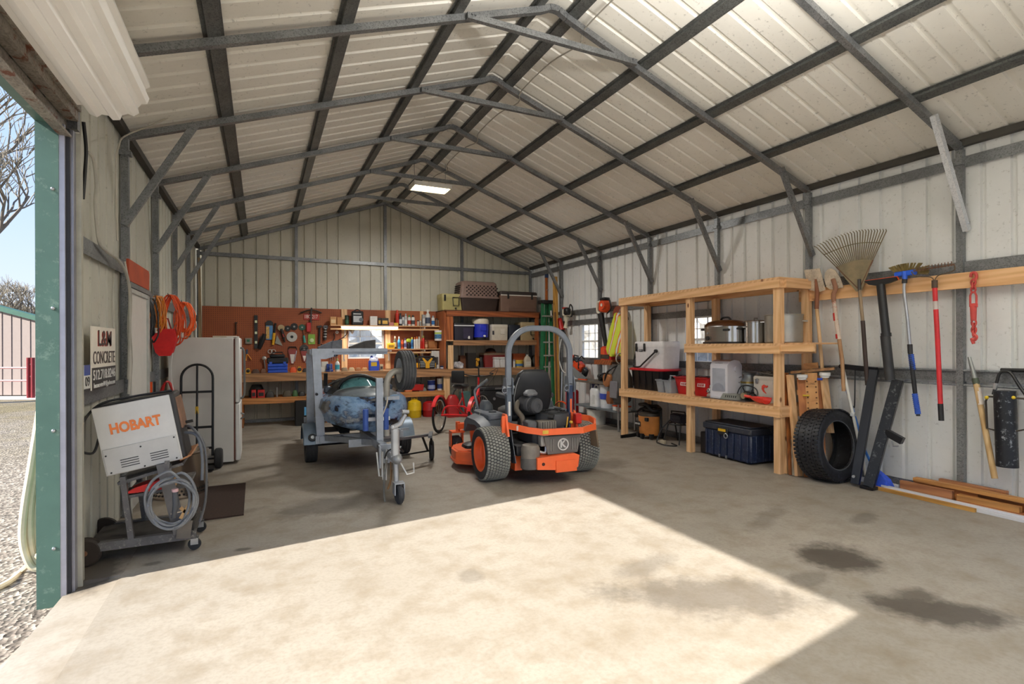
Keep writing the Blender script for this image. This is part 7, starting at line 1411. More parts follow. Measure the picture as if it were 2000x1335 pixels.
for xt, xb, c in ((1067, 1067, mt('b8642a', .5)), (1076, 1076, mor)):
    p = at(xt, 541, 11.1); obj('rail', M().bar((p.x, 11.1, 0), p, .055, .03, (0, 1, 0)), c, t)
for y in (566, 600, 640, 680): a, b = at(1067, y, 11.1), at(1076, y, 11.1); obj('rung', M().cyl(a, b, .018, 8), MSTEEL, t)
a, b = at(1065, 538, 11.1), at(1079, 538, 11.1); obj('top_bracket', M().box(a.x, b.x, 11.06, 11.13, a.z-.05, a.z+.03), mt('2a3f66', .45), t)
p, q = at(1084, 540, 10.42), at(1088, 745, 10.38); q = p+(q-p)*(p.z/(p.z-q.z)); S('wood_plank', M().bar(q, p, .105, .04, (0, 1, 0)), wood('z', 'd3a04a', 'a8772f', 'yellow_plank'), 'tall yellow wood plank standing beside the green ladder', 'plank')
p = at(1084, 609, 10.2); q = at(1087, 745, 10.2); q = p+(q-p)*(p.z/(p.z-q.z)); S('broomstick', M().tube([q, p], .022, 8), mt('6d4424', .6), 'thin brown wooden handle leaning on the yellow plank', 'handle')
p, q = wX(1099, 648, 6.05), wX(1092, 700, 6.02); S('white_hose', M().tube(smooth([p, p.lerp(q, .5)+Vector((-.02, 0, 0)), q, wX(1098, 722, 5.98), wX(1105, 728, 5.98)]), .011, 8), MWHT, 'thin white hose hanging left of the chainsaw', 'hose')
t = T('wheel_hoop', 'black hoop with an orange rim leaning behind the mower seat', 'hoop', wX(1096, 775, 5.75)); obj('hoop', M().ring((0, 0, 0), .16, .01, (.8, .6, 0), 30, 6), MBLK, t); obj('orange_rim', M().tube([(.12*math.cos(a)*-.6, .16*math.cos(a), .165*math.sin(a)) for a in [PI*(.15+.7*k/10) for k in range(11)]], .016, 6), MORG, t); t.location.z = .18; obj('stem', M().cyl((0, 0, .165), (.04, .03, .8), .012, 8), MSTEEL, t)
# ---- ledger board and hanging hand tools
S('ledger_board', M().box(6.065, 6.10, 1.6, 4.44, 2.065, 2.215), WY, 'long pine board on the right wall from which the hand tools hang', 'board')
GT = 'hand tools on the long pine board'
def TX(x, y, X=6.02): return wX(x, y, X)
MWD = wood('z', 'dcbb90', 'b08a5c', 'handle_wood'); MDIRT = mt('b9ab98', .7, .1, var=.25, scale=12, wear='7d6b58')
t = T('square_shovel', 'dirty square shovel hanging blade up at the left end of the board', 'shovel', (0, 0, 0), group=GT); pts = [TX(x, y) for x, y in ((1571, 527), (1602, 524), (1613, 566), (1601, 570), (1590, 568), (1581, 566))]
obj('blade', M().prism([(p.y, p.z) for p in pts], 6.01, 6.018, 'yz'), MDIRT, t); obj('socket', M().tube([TX(1593, 545, 6.0), TX(1596, 570, 6.0), TX(1595, 603, 6.0)], [.012, .024, .024], 10), mt('7a4a30', .7), t); obj('handle', M().tube([TX(1595, 600, 6.0), TX(1600, 650, 6.0), TX(1606, 722, 6.02)], .020, 10), MWD, t)
t = T('round_shovel', 'dirty round point shovel with a red taped handle on the board', 'shovel', (0, 0, 0), group=GT); pts = [TX(x, y) for x, y in ((1611, 546), (1612, 533), (1617, 526), (1624, 524), (1633, 528), (1642, 543), (1648, 561), (1638, 563), (1632, 565), (1622, 565), (1615, 560))]
obj('blade', M().prism([(p.y, p.z) for p in pts], 6.01, 6.018, 'yz'), MDIRT, t); obj('socket', M().tube(smooth([TX(1627, 545, 6.0), TX(1632, 563, 5.99), TX(1628, 575, 5.98), TX(1629, 590, 5.98)]), .024, 10), mt('8a6048', .7), t); obj('taped_handle', M().tube([TX(1629, 588, 5.98), TX(1634, 630, 5.98), TX(1639, 662, 5.98)], .023, 10), mt('c9b8a8', .6, var=.2, wear='b02a24', scale=6), t); obj('red_band', M().tube([TX(1631, 611, 5.98), TX(1632.5, 626, 5.98)], .0245, 10), MRED, t); obj('red_band', M().tube([TX(1636, 652, 5.98), TX(1637, 661, 5.98)], .0245, 10), MRED, t); obj('handle', M().tube([TX(1639, 662, 5.98), TX(1645, 705, 6.0), TX(1648, 763, 6.03)], .021, 10), wood('z', 'bf9a74', '8a6240', 'grey_handle'), t)
t = T('leaf_rake', 'large brown fan leaf rake hanging tines up on the board', 'rake', (0, 0, 0), group=GT); ap = TX(1678, 565, 5.99); fanm = mt('6d5f42', .6, var=.3); 
def fan(u, v, X=5.99):
    """u 0..1 across, v 0..1 outward, in the picture's fan"""
    a = TX(1592+ (1733-1592)*u, 480-33*math.sin(min(1, u*1.25)*PI/2)-0*u, X); return ap.lerp(a, v)
n = 25; panelp = [ap+Vector((0, .03, -.02))]+[fan(u/24, .50) for u in range(25)]+[ap+Vector((0, -.03, -.02))]
obj('fan_plate', M().prism([(p.y, p.z) for p in panelp], 5.985, 5.992, 'yz'), mt('7d7056', .6, .1, var=.3, scale=6), t)
for k in range(n):
    u = k/(n-1); p, q = fan(u, .49), fan(u, .97); e_ = fan(u, 1.0)+Vector((-.025, 0, -.004)); obj('tine', M().tube([p, p.lerp(q, .6), q, e_], [.0055, .0055, .005, .004], 6), fanm, t)
obj('cross_wire', M().tube([fan(k/24, .78)+Vector((-.008, 0, 0)) for k in range(25)], .0045, 6), fanm, t); obj('rib', M().tube([ap, fan(0, .5)], .008, 6).tube([ap, fan(1, .5)], .008, 6).tube([ap, fan(.33, .5)], .005, 6).tube([ap, fan(.66, .5)], .005, 6), mt('5a3a24', .7), t)
obj('ferrule', M().tube([TX(1678, 545, 5.98), TX(1679, 568, 5.98)], .017, 10), mt('3a3632', .5), t); obj('handle', M().tube([TX(1679, 566, 5.98), TX(1685, 628, 5.99)], .017, 10), wood('z', '8d7a62', '5f4c38', 'weathered_handle'), t); obj('grip', M().tube([TX(1685, 626, 5.99), TX(1694, 752, 6.0)], .021, 10), mt('33241f', .6), t)
t = T('push_squeegee', 'black scraper with an orange edged head and thick tube handle on the board', 'squeegee', (0, 0, 0), group=GT); pts = [TX(x, y, 5.99) for x, y in ((1690, 549), (1753, 540.5), (1755, 546), (1737, 553), (1715, 558), (1700, 556))]; obj('head', M().prism([(p.y, p.z) for p in pts], 5.96, 6.0, 'yz'), MBLK, t); obj('orange_edge', M().tube([TX(1690, 549, 5.98), TX(1753, 540, 5.98), TX(1755.5, 546, 5.98)], .008, 6), MORG, t)
obj('upper_tube', M().tube([TX(1720, 555, 5.98), TX(1731, 656, 5.99)], .040, 14), mt('1d1d1e', .45, var=.2), t); obj('lower_tube', M().tube([TX(1729, 655, 5.99), TX(1738.5, 742, 6.0)], .046, 14), mt('2a2a2b', .5, var=.2), t); obj('collar', M().tube([TX(1730.3, 650, 5.99), TX(1731, 657, 5.99)], .048, 14), MBLK, t)
t = T('wash_brush', 'blue head wash brush with a blue grip telescopic handle on the board', 'brush', (0, 0, 0), group=GT); c1, c2 = TX(1748, 533, 6.0), TX(1790, 527, 6.0)
obj('block', M().bar(c1+Vector((0, .0, -.02)), c2+Vector((0, 0, -.02)), .05, .055, (0, 0, 1), .01), mt('2458c8', .4), t); br = M(); rr_ = random.Random(2)
for k in range(70):
    f_ = rr_.random(); a_ = PI*(.05+.9*f_); b0 = c1.lerp(c2, .5+.5*-math.cos(a_)) if False else c1.lerp(c2, f_); d_ = Vector((rr_.uniform(-.3, .1), -1.1*(f_-.5)*-1*-1, 1)).normalized(); d_ = Vector((rr_.uniform(-.3, .1), (.5-f_)*1.7, .9)).normalized(); br.tube([b0, b0+d_*.085], .005, 4)
for k in range(18): b0 = c2+Vector((0, -.01, rr_.uniform(-.04, .01))); br.tube([b0, b0+Vector((rr_.uniform(-.02, .02), -.10, rr_.uniform(-.03, .03)))], .005, 4)
obj('bristles', br, mt('6d5c2c', .7, var=.3), t); obj('socket', M().tube([TX(1767, 530, 5.98), TX(1767, 545, 5.98)], .024, 12), mt('2458c8', .4), t); obj('neck', M().tube([TX(1767, 544, 5.98), TX(1766.5, 553, 5.98)], .024, 12), MBLK, t); obj('pole', M().tube(smooth([TX(1766.5, 552, 5.98), TX(1766, 570, 5.98), TX(1772, 620, 5.98), TX(1777, 673, 5.98)]), .0155, 12), mt('b8babd', .3, .7), t)
obj('lock_collar', M().tube([TX(1777, 672, 5.98), TX(1778, 690, 5.98)], .023, 12), MBLK, t); obj('lower_pole', M().tube([TX(1778, 688, 5.98), TX(1792, 806, 6.0)], .020, 12), MBLK, t)
for a_, b_ in (((1779, 691), (1783, 722)), ((1786.5, 768), (1792, 802))):
    g = M(); p, q = TX(a_[0], a_[1], 5.985), TX(b_[0], b_[1], 5.995)
    g.tube([p, q], .0235, 12)
    for k in range(9): g.ring(p.lerp(q, (k+.5)/9), .0245, .004, q-p, 12, 6)
    obj('blue_grip', g, mt('2a52b0', .5), t)
obj('end_fitting', M().tube([TX(1792, 802, 6.0), TX(1793, 808, 6.0)], .026, 12), mt('2a52b0', .5), t); obj('end_cap', M().tube([TX(1793, 807, 6.0), TX(1793.3, 812, 6.0)], .018, 12), MBLK, t)
t = T('shrub_rake', 'red handled wire rake hanging on the board beside the steel post', 'rake', (0, 0, 0), group=GT); obj('handle', M().tube([TX(1825.5, 560, 5.99), TX(1831, 660, 5.99), TX(1837, 792, 6.0)], .021, 12), mt('c4272c', .4), t); obj('grip', M().tube([TX(1836.7, 788, 6.0), TX(1838.5, 821, 6.0)], .023, 12), MBLK, t); obj('ferrule', M().tube([TX(1825.3, 547, 5.99), TX(1825.6, 562, 5.99)], .025, 12), mt('4a3a2c', .6), t); obj('wire_arm', M().tube(smooth([TX(1825, 549, 5.99), TX(1818, 541, 5.98), TX(1800, 540, 5.97), TX(1786, 538, 5.96), TX(1780, 530, 5.96)]), .005, 6).tube(smooth([TX(1825, 549, 5.99), TX(1832, 538, 5.98), TX(1850, 533, 5.97), TX(1864, 527, 5.97), TX(1864, 517, 5.97)]), .005, 6), mt('5a4630', .6), t); obj('label', M().tube([TX(1827, 588, 5.99), TX(1828, 604, 5.99)], .0215, 12), mt('cfc4bc', .5), t)
bar_ = M(); p, q = TX(1784, 529, 5.96), TX(1864, 516, 5.96); bar_.tube([p, q], .006, 6)
for k in range(13): a = p.lerp(q, (k+.5)/13); bar_.tube([a+Vector((0, .008, -.012)), a+Vector((-.03, -.004, .028))], .004, 5)
obj('rake_head', bar_, mt('6b4a34', .7), t)
t = T('chain_binder', 'red load chain with hooks hanging from a nail on the pine board', 'chain', (0, 0, 0)); mr_ = mt('b5403a', .55, var=.25); P = [TX(1901, y, 6.03) for y in (536, 549, 560, 568)]
obj('top_hook', M().tube(smooth([TX(1896, 541, 6.03), TX(1898, 533, 6.03), TX(1905, 533, 6.03), TX(1907, 541, 6.03), TX(1901, 548, 6.03)]), .013, 8), mr_, t)
lk = [(551, 0), (558, 1), (565, 0)]
for y, k in lk: c0 = TX(1901, y, 6.03); obj('link', M().tube([c0+Vector((0, .0 if k else .018*math.cos(a), .03*math.sin(a)))+Vector((.018*math.cos(a) if k else 0, 0, 0)) for a in [2*PI*i/14 for i in range(14)]], .008, 6, closed=True), mr_, t)
obj('shackle', M().tube([TX(1895, 599, 6.03), TX(1895, 577, 6.03), TX(1898, 570, 6.03), TX(1904, 570, 6.03), TX(1907, 577, 6.03), TX(1907, 599, 6.03)], .009, 8), mr_, t); obj('clevis', M().box(6.01, 6.05, TX(1907, 595).y, TX(1895, 595).y, TX(1901, 600).z, TX(1901, 592).z, .004), mr_, t); obj('body', M().tube([TX(1901, 598, 6.03), TX(1901.5, 626, 6.03)], [.026, .022], 10), mr_, t)
for i, y in enumerate((630, 637, 644, 651)): c0 = TX(1902, y, 6.03); k = i % 2; obj('link', M().tube([c0+Vector((.018*math.cos(a) if k else 0, 0 if k else .018*math.cos(a), .03*math.sin(a))) for a in [2*PI*i_/14 for i_ in range(14)]], .008, 6, closed=True), mr_, t)
obj('end_hook', M().tube(smooth([TX(1902, 652, 6.03), TX(1907, 658, 6.03), TX(1903, 664, 6.03), TX(1898, 661, 6.03), TX(1902, 671, 6.03)]), .014, 8), mr_, t)
# leaning steel bars
def lean(p, q, w, d, mat, name, lb, cat, ang=0):
    t = T(name, lb, cat, (0, 0, 0)); obj('bar', M().bar(p, q, w, d, (1, .3, 0), .004), mat, t); return t
msb = mt('1b1c20', .35, .2, var=.2); q = wZ(1670, 950); q.z = .03; p = wX(1707, 722, 6.05)
t = lean(q, p, .085, .06, mt('191b22', .4, .2, var=.2), 'steel_bar', 'black steel bar with a cross arm leaning left on the right wall', 'steel bar'); a, b = wX(1645, 715, 6.06), wX(1712, 722, 6.06); obj('cross_arm', M().bar(a, b, .05, .055), msb, t); obj('end_pin', M().cyl(a+Vector((-.03, 0, 0)), a+Vector((.03, 0, 0)), .025, 12), msb, t); obj('slot_hole', M().cyl(q+Vector((-.06, -.02, .09)), q+Vector((-.02, -.0, .09)), .015, 10), MSTEEL, t)
q = wZ(1697, 955); q.z = .03; p = wX(1754, 742, 6.06)
t = lean(q, p, .10, .075, mt('101013', .35, .2, var=.2, wear='5a5a5a', scale=7), 'steel_bar', 'chipped black steel bar with a side bracket leaning right on the right wall', 'steel bar'); c_ = q.lerp(p, .49); obj('side_bracket', M().bar(c_+Vector((0, -.03, .03)), c_+Vector((-.0, -.19, -.04)), .05, .07), msb, t); obj('bracket_pin', M().tube([c_+Vector((-.03, -.10, -.05)), c_+Vector((-.04, -.12, -.10)), c_+Vector((-.04, -.17, -.09))], .009, 6), MSTEEL, t)
obj('end_plate', M().obox(q+Vector((0, 0, -.01)), (.10, .13, .03)), msb, t)
# broom, poles
t = T('blue_broom', 'blue angle broom with a blue handle behind the chipped steel bar', 'broom', (0, 0, 0)); c0 = wZ(1722, 948); c0.x = min(c0.x, 6.0); m = M(); m.loft([[c0+Vector((x, y, 0)) for x, y in ((-.08, -.16), (.04, -.16), (.04, .10), (-.08, .10))], [c0+Vector((x, y, .10)) for x, y in ((-.05, -.11), (.04, -.11), (.04, .09), (-.05, .09))], [c0+Vector((x, y, .18)) for x, y in ((-.02, .0), (.03, .0), (.03, .08), (-.02, .08))]]); obj('bristles', m, mt('2b50c8', .6, var=.2, scale=30), t)
obj('handle', M().tube([c0+Vector((.02, .05, .17)), TX(1690, 880, 6.0), TX(1655, 765, 6.05), TX(1647, 738, 6.08)], .013, 10), mt('2f6fc4', .4), t)
t = T('white_pole', 'white pole leaning on the right wall behind the tyre', 'pole', (0, 0, 0)); p = TX(1638, 680, 6.08); q = TX(1690, 920, 5.96); q = p+(q-p)*((p.z-.005)/(p.z-q.z)); obj('tube', M().tube([q, p], .016, 10), mt('d6d5cf', .4), t); c0 = q.lerp(p, .50); obj('clip', M().obox(c0, (.05, .05, .05), None, .01), mt('c9ccd0', .4), t)
S('wire_rod', M().tube(smooth([TX(1670, 722, 6.1), TX(1669, 790, 6.1), TX(1666, 793, 6.1), TX(1661, 797, 6.1)]), .007, 6), MBLK, 'thin black hooked rod on the right wall behind the steel bar arm', 'rod')
t = T('pole_saw', 'wooden pole with a grey ferrule leaning right of the steel post', 'pole', (0, 0, 0)); p, q0 = TX(1893, 697, 6.10), TX(1943, 934, 6.0); obj('ferrule', M().tube([p, TX(1906, 745, 6.08)], [.014, .022], 10), mt('8f918e', .4, .5), t); obj('collar', M().tube([TX(1904, 738, 6.08), TX(1907, 750, 6.08)], .026, 10), mt('4a5240', .5), t); obj('handle', M().tube([TX(1906, 745, 6.08), q0], .024, 10), wood('z', 'd6b88a', 'ad8a58', 'pole_wood'), t); obj('label', M().tube([TX(1909, 757, 6.077), TX(1916, 790, 6.06)], .0245, 10), mt('d8cfc6', .5, var=.1, wear='b0353a', scale=8), t)
# post driver
t = T('post_driver', 'worn black post driver with side handles hanging low on the right wall', 'post driver', (0, 0, 0)); mpd = mt('1a1c22', .45, .2, var=.3, wear='8d9096', scale=7); p, q = TX(1962, 763, 6.03), TX(1967.5, 911, 6.03); obj('barrel', M().tube([p, q], .078, 22), mpd, t, sharp=50)
for pts in (((1952, 775), (1930, 774), (1925, 783), (1928, 836), (1952, 842)), ((1974, 776), (2000, 778), (2006, 786), (2004, 838), (1976, 843))): obj('side_handle', M().tube([TX(x, y, 6.02) for x, y in pts], .009, 8), mt('3a3128', .5), t)
for x in (1927, 1979): obj('yellow_tip', M().sph(TX(x, 776, 6.0), .016, 8), mt('d8b82a', .5), t)
t = T('bow_carrier', 'black bent carrying handle hanging above the post driver', 'handle', (0, 0, 0)); obj('bow', M().tube(smooth([TX(1940, 770, 6.06), TX(1947, 745, 6.06), TX(1953, 728, 6.06), TX(1965, 725, 6.06), TX(1976, 730, 6.06), TX(1990, 752, 6.06), TX(2004, 772, 6.06)]), .013, 8), MBLK, t); obj('sleeve', M().tube([TX(1943, 760, 6.055), TX(1946, 748, 6.055)], .017, 8), MSTEEL, t)
S('long_bar', M().tube([TX(1955, 722, 6.1), TX(2040, 724, 6.1)], .018, 8), MBLK, 'black bar lying along the girt above the post driver', 'bar')
# ---- tyre
ax = Vector((.02, -1, .10)).normalized(); R, W_ = .40, .29
t = T('truck_tyre', 'black truck tyre standing in front of the wooden game boards', 'tyre', (5.80, 3.89, R*.995)); pr = []
w = W_; r = .262
pr = [(r, -w*.36), (r*1.02, -w*.42), (R*.80, -w*.50), (R*.93, -w*.48), (R*.985, -w*.43)]
for k in range(4): tt = -w*.43+w*.86*(k+.5)/4; pr += [(R, tt-w*.075), (R, tt-w*.02), (R*.972, tt-w*.015), (R*.972, tt+w*.015), (R, tt+w*.02), (R, tt+w*.075)]
pr += [(R*.985, w*.43), (R*.93, w*.48), (R*.80, w*.50), (r*1.02, w*.42), (r, w*.36), (r*1.06, w*.34), (R*.86, w*.40), (R*.93, 0), (R*.86, -w*.40), (r*1.06, -w*.34), (r, -w*.36)]
obj('carcass', M().lathe(pr, (0, 0, 0), ax, 64, caps=False), mt('17181c', .45, var=.3, wear='3a3c45', scale=10), t); lg = M(); u = ax.orthogonal().normalized(); wv = ax.cross(u)
for k in range(56):
    a = 2*PI*k/56
    for o in (-.40, -.14, .14, .40): d_ = u*math.cos(a+o*.15)+wv*math.sin(a+o*.15); lg.bar(d_*(R-.004)+ax*(o*w*.98-.028), d_*(R-.004)+ax*(o*w*.98+.028), .030, .016, d_)
obj('tread_blocks', lg, mt('1b1c21', .5, var=.3, wear='4a4c54', scale=14), t)
obj('bead_ring', M().ring(ax*(w*.40), r+.012, .008, ax, 40, 6).ring(ax*(-w*.40)*-1*-1, r+.012, .008, ax, 40, 6) if False else M().ring(ax*(w*.41), r+.012, .008, ax, 40, 6), mt('55585e', .4), t)
# ---- wooden game boards leaning behind the tyre
t = T('game_board', 'folded wooden game boards leaning on the wall behind the tyre', 'game board', (0, 0, 0)); LX = 6.06
def leg(x0, y0, x1, y1, w, d, nm='leg', mat=None, Xt=5.80):
    q = wZ(x1, y1, .0); p = wX(x0, y0, Xt); obj(nm, M().bar(q+Vector((0, 0, .005)), p, w, d, (1, 0, 0)), mat or WZ, t)
leg(1527, 733, 1539, 925, .038, .075, Xt=5.74); leg(1535, 728, 1547, 928, .03, .07, mat=WDZ, Xt=5.80); leg(1543, 732, 1560, 930, .04, .085, Xt=5.75); leg(1533, 728, 1553, 929, .03, .06, mat=wood('z', 'c4bba6', '9a907c', 'grey_leg'), Xt=5.86)
q, p = wZ(1570, 931), wX(1556, 734, 5.80); a = wX(1608, 733, 6.0); b = Vector((q.x+(a.x-p.x), a.y-.12, 0))
obj('panel', M().add([p, a, b, q+Vector((0, 0, .002))]+[v+Vector((.03, .02, 0)) for v in (p, a, b, q+Vector((0, 0, .002)))], [(0, 1, 2, 3), (7, 6, 5, 4), (0, 4, 5, 1), (1, 5, 6, 2), (2, 6, 7, 3), (3, 7, 4, 0)]), wood('z', 'b5743f', '8f5428', 'panel_wood'), t)
for y in (766, 828): obj('cross_piece', M().bar(wX(1556, y, 5.81), wX(1580, y-1, 5.90), .02, .06), WY, t)
obj('top_rail', M().bar(wX(1545, 727, 5.82), wX(1630, 719, 6.04), .09, .03), WDX, t); obj('top_block', M().bar(wX(1571, 715, 5.97), wX(1598, 713, 6.02), .03, .07), wood('y', 'b98550', '8f6034', 'block_wood'), t)
leg(1601, 733, 1625, 898, .03, .09, 'side_leg', Xt=5.99) if False else obj('side_leg', M().bar(wX(1609, 735, 6.0), wX(1622, 845, 5.93), .03, .10, (1, 0, 0)), WZ, t)
sb = obj('score_board', M().bar(wX(1592, 880, 5.80), wX(1584, 728, 5.90), .13, .018, (1, .5, 0)), wood('z', 'cf9e66', 'b98450', 'score_wood'), t)
P0, P1 = wX(1592, 880, 5.775), wX(1584, 728, 5.875)
mh = mt('5a3a20', .7)
for k in range(12):
    c0 = P0.lerp(P1, .12+.07*k)
    for sg in (-1, 1): d_ = Vector((.5, -1, 0)).normalized()*sg*.045; obj('peg_hole', M().obox(c0+d_+Vector((-.012, -.006, 0)), (.012, .012, .016)), mh, sb)
txt(sb, 'LONG', P0.lerp(P1, .86)+Vector((-.025, -.014, 0)), (PI/2, 0, -PI/2+.46), .035, mh, .07)
c0 = wX(1568, 738, 5.78)
for c0 in (wX(1567, 731, 5.80), wX(1611, 727, 5.95)): obj('white_cap', M().lathe([(.058, 0), (.058, -.035), (.045, -.045), (.045, -.06), (.02, -.065), (0, -.065)], c0, (0, 0, 1), 18), MWHT, t)
obj('yellow_peg', M().cyl(wX(1568, 772, 5.78), wX(1581, 772, 5.82), .010, 8), mt('d8b52a', .45), t); obj('blue_peg', M().cyl(wX(1596, 740, 5.86), wX(1606, 740, 5.90), .014, 8), mt('2a45a8', .45), t)
# ---- lumber on the floor
MW1, MW2, MW3 = wood('y', 'a8714a', '7a4c2e', 'lumber_a'), wood('y', 'b8743c', '84491f', 'lumber_b'), wood('y', 'c08a4c', '8f6030', 'lumber_c')
def board(name, lb, x, y0, y1, z, w, h, mat, rz=0., g='boards on the floor by the right wall', cat='board'):
    L = abs(y1-y0); return S(name, M().box(-w/2, w/2, -L/2, L/2, 0, h, .002), mat, lb, cat, (x, (y0+y1)/2, z), rz, g)
mtrim = mt('dcdde2', .4, var=.04)
board('lumber', 'narrow yellow strip of wood lying in front of the white trim boards', 5.865, 2.55, 3.46, 0, .035, .035, wood('y', 'c9984c', '94682c', 'strip_wood'))
board('trim_board', 'white trim board, the front one of the pair on the floor', 5.905, 1.75, 3.36, 0, .035, .030, mtrim); board('trim_board', 'white trim board, the rear one of the pair on the floor', 5.945, 1.75, 3.40, 0, .035, .045, mtrim)
board('trim_board', 'white trim board end showing behind the blue broom', 6.07, 3.30, 3.75, 0, .03, .05, mtrim)
board('lumber', 'short thick brown board standing on edge at the left of the lumber pile', 5.99, 2.78, 3.24, 0, .045, .125, MW1)
board('lumber', 'brown board lying at the bottom right of the lumber pile', 5.99, 2.24, 2.74, 0, .06, .055, MW2); board('lumber', 'knotty olive board on the bottom right board of the pile', 5.99, 2.28, 2.74, .056, .06, .052, MW3)
board('lumber', 'long brown board under the top of the lumber pile', 6.045, 2.60, 3.14, 0, .045, .14, MW2); board('lumber', 'long top board of the lumber pile with a red painted end', 6.03, 2.06, 3.13, .141, .075, .035, MW3)
board('lumber', 'short brown board on the back of the pile against the wall', 6.115, 2.42, 2.95, .12, .05, .075, MW1); board('lumber', 'dark board at the back bottom of the lumber pile', 6.10, 2.1, 2.95, 0, .05, .118, MW2); board('lumber', 'brown offcut board at the right edge of the pile', 6.0, 1.6, 2.20, 0, .07, .05, MW2); board('lumber', 'split end board lying on the right offcut of the pile', 6.0, 1.65, 2.14, .051, .07, .06, MW1)
p = S('red_paint_mark', M().box(-.001, .001, -.002, .002, 0, .001), MRED, None, None) if False else None
# ================= outdoors =================
t = T('neighbour_building', 'pale metal building with a green roof edge across the gravel yard', 'building', (0, 0, 0))
def og(x, y, D): v = EYE + ray(x, y)*D; return v
D = 17.8; a, b = og(-160, 770, D), og(79, 766, D); hl, hr = og(-160, 560, D).z, og(79, 627, D).z
t.location = (b.x, b.y, -.06); dv = Vector((a.x-b.x, a.y-b.y, 0)); L_ = dv.length; t.rotation_euler = (0, 0, math.atan2(dv.y, dv.x)); hr += .06; hl += .06
m = M(); n = int(L_/.3)
for k in range(n): m.box(L_*k/n, L_*k/n+.02, .0, .03, 0, hr+(hl-hr)*k/n)
m.prism([(0, 0), (L_, 0), (L_, hl), (0, hr)], -.4, 0.01, 'xz').box(0, L_, -6, -.4, 0, hr-1.3); obj('siding', m, mt('8d807b', .6, var=.04), t)
obj('roof_edge', M().bar((-.2, .0, hr+.03), (L_, .0, hl+.03), .25, .16), mt('2f5a4c', .5), t)
ST('road_strip', M().add([tuple(Vector((v.x, v.y, -.095))) for v in (og(-400, 772, 16.6), og(110, 772, 16.6), og(110, 767, 17.9), og(-400, 767, 17.9))], [(0, 1, 2, 3)]), mt('cfc8c0', .9))
t = T('pipe_gate', 'dark red pipe gate beside the neighbouring building', 'gate', (0, 0, 0)); mg2 = mt('7d2028', .5)
for x in (56, 64.5): p = wZ(x, 768, -.06) if False else og(x, 766, 16.8); q = og(x, 698, 16.8); obj('post', M().cyl((p.x, p.y, -.06), (p.x, p.y, q.z), .055, 10), mg2, t)
for y, r in ((718, .03), (743, .03)): p, q = og(-60, y, 16.8), og(57, y, 16.8); obj('rail', M().cyl(p, q, r, 8), mt('a8777a', .5), t)
for y in (711, 735): p, q = og(56, y+1, 16.8), og(65, y-2, 16.8); obj('hinge', M().cyl(p, q, .02, 6), MSTEEL, t)
def tree(x, ybase, ytop, D, seed, lb, spread=.55, n=6):
    rr = random.Random(seed); p = og(x, ybase, D); h = og(x, ytop, D).z+.06; t = T('bare_tree', lb, 'tree', (p.x, p.y, -.06), group='bare trees outside')
    m = M(); tw = M()
    def grow(b, d, L, r, k):
        e = b+d*L; mid = b.lerp(e, .5)+Vector((rr.uniform(-.06, .06)*L, rr.uniform(-.06, .06)*L, 0)); (m if k > 1 else tw).tube([b, mid, e], [r, r*.85, r*.65], 5 if k > 1 else 3, caps=False)
        if k == 0: return
        for i in range(3 if k > 1 else 4):
            nd = (d+Vector((rr.uniform(-1, 1), rr.uniform(-1, 1), rr.uniform(-.25, .75)))*spread*1.35).normalized(); grow(b.lerp(e, rr.uniform(.55, 1)), nd, L*rr.uniform(.62, .85), max(.012, r*.6), k-1)
    grow(Vector((0, 0, 0)), Vector((0, 0, 1)), h*.30, h*.02, n); obj('trunk', m, mt('6d6459', .9), t); obj('twigs', tw, mt('8b8273', .9), t)
tree(35, 690, 500, 30, 3, 'bare grey tree standing behind the neighbouring building')
tree(-25, 690, 530, 38, 5, 'bare tree at the left behind the neighbouring building'); tree(75, 690, 555, 40, 8, 'bare tree half hidden by the green door jamb')
tree(-120, 690, 30, 15, 12, 'tall bare tree whose twigs show high beside the green jamb', .5, 6)
# brush outside the windows; bench-window copy whitened to make up for weak sunlight
def brushm(k):
    t = NT('dry_brush'); v = t.co(scale=(1, 1, .35)); n = t.noise(v, 5, 6, .75); t.col(t.ramp(n, [(.3, lin('6f6a62')), (.5, lin('a5a098')), (.7, lin('c6c2bd'))] if k else [(.3, lin('c9c4bb')), (.5, lin('f0ede8')), (.7, lin('fdfcfa'))])); t.set(Roughness=1); return t.m
for nm, x0, x1, y0, y1, lb in (('dry_hedge', 8.6, 11, 2, 22, 'tall pale dry hedge outside the right wall windows'), ('dry_hedge', -4, 8, 15, 17, 'tall pale dry hedge outside the bench window')):
    rr_ = random.Random(3); bm = bmesh.new(); bmesh.ops.create_grid(bm, x_segments=60, y_segments=18, size=1)
    m = M(); nx, nz = 50, 14; g = []
    for j in range(nz+1):
        for i in range(nx+1):
            f, z = i/nx, 3.6*j/nz; o = rr_.uniform(0, .5)+j*.03
            g.append((x0+o, y0+(y1-y0)*f, z+rr_.uniform(-.1, .1)-.05) if y1-y0 > x1-x0 else (x0+(x1-x0)*f, y0+o, z+rr_.uniform(-.1, .1)-.05))
    bm.free(); m.add(g+[(p[0]+(2 if y1-y0 > x1-x0 else 0), p[1]+(0 if y1-y0 > x1-x0 else 2), p[2]) for p in g], [(j*(nx+1)+i, j*(nx+1)+i+1, (j+1)*(nx+1)+i+1, (j+1)*(nx+1)+i) for j in range(nz) for i in range(nx)]+[tuple(len(g)+v for v in (j*(nx+1)+i, (j+1)*(nx+1)+i, (j+1)*(nx+1)+i+1, j*(nx+1)+i+1)) for j in range(nz) for i in range(nx)]+[(nz*(nx+1)+i, nz*(nx+1)+i+1, len(g)+nz*(nx+1)+i+1, len(g)+nz*(nx+1)+i) for i in range(nx)])
    o = S(nm, m, brushm(x0 > 5), lb, 'hedge', sharp=5)
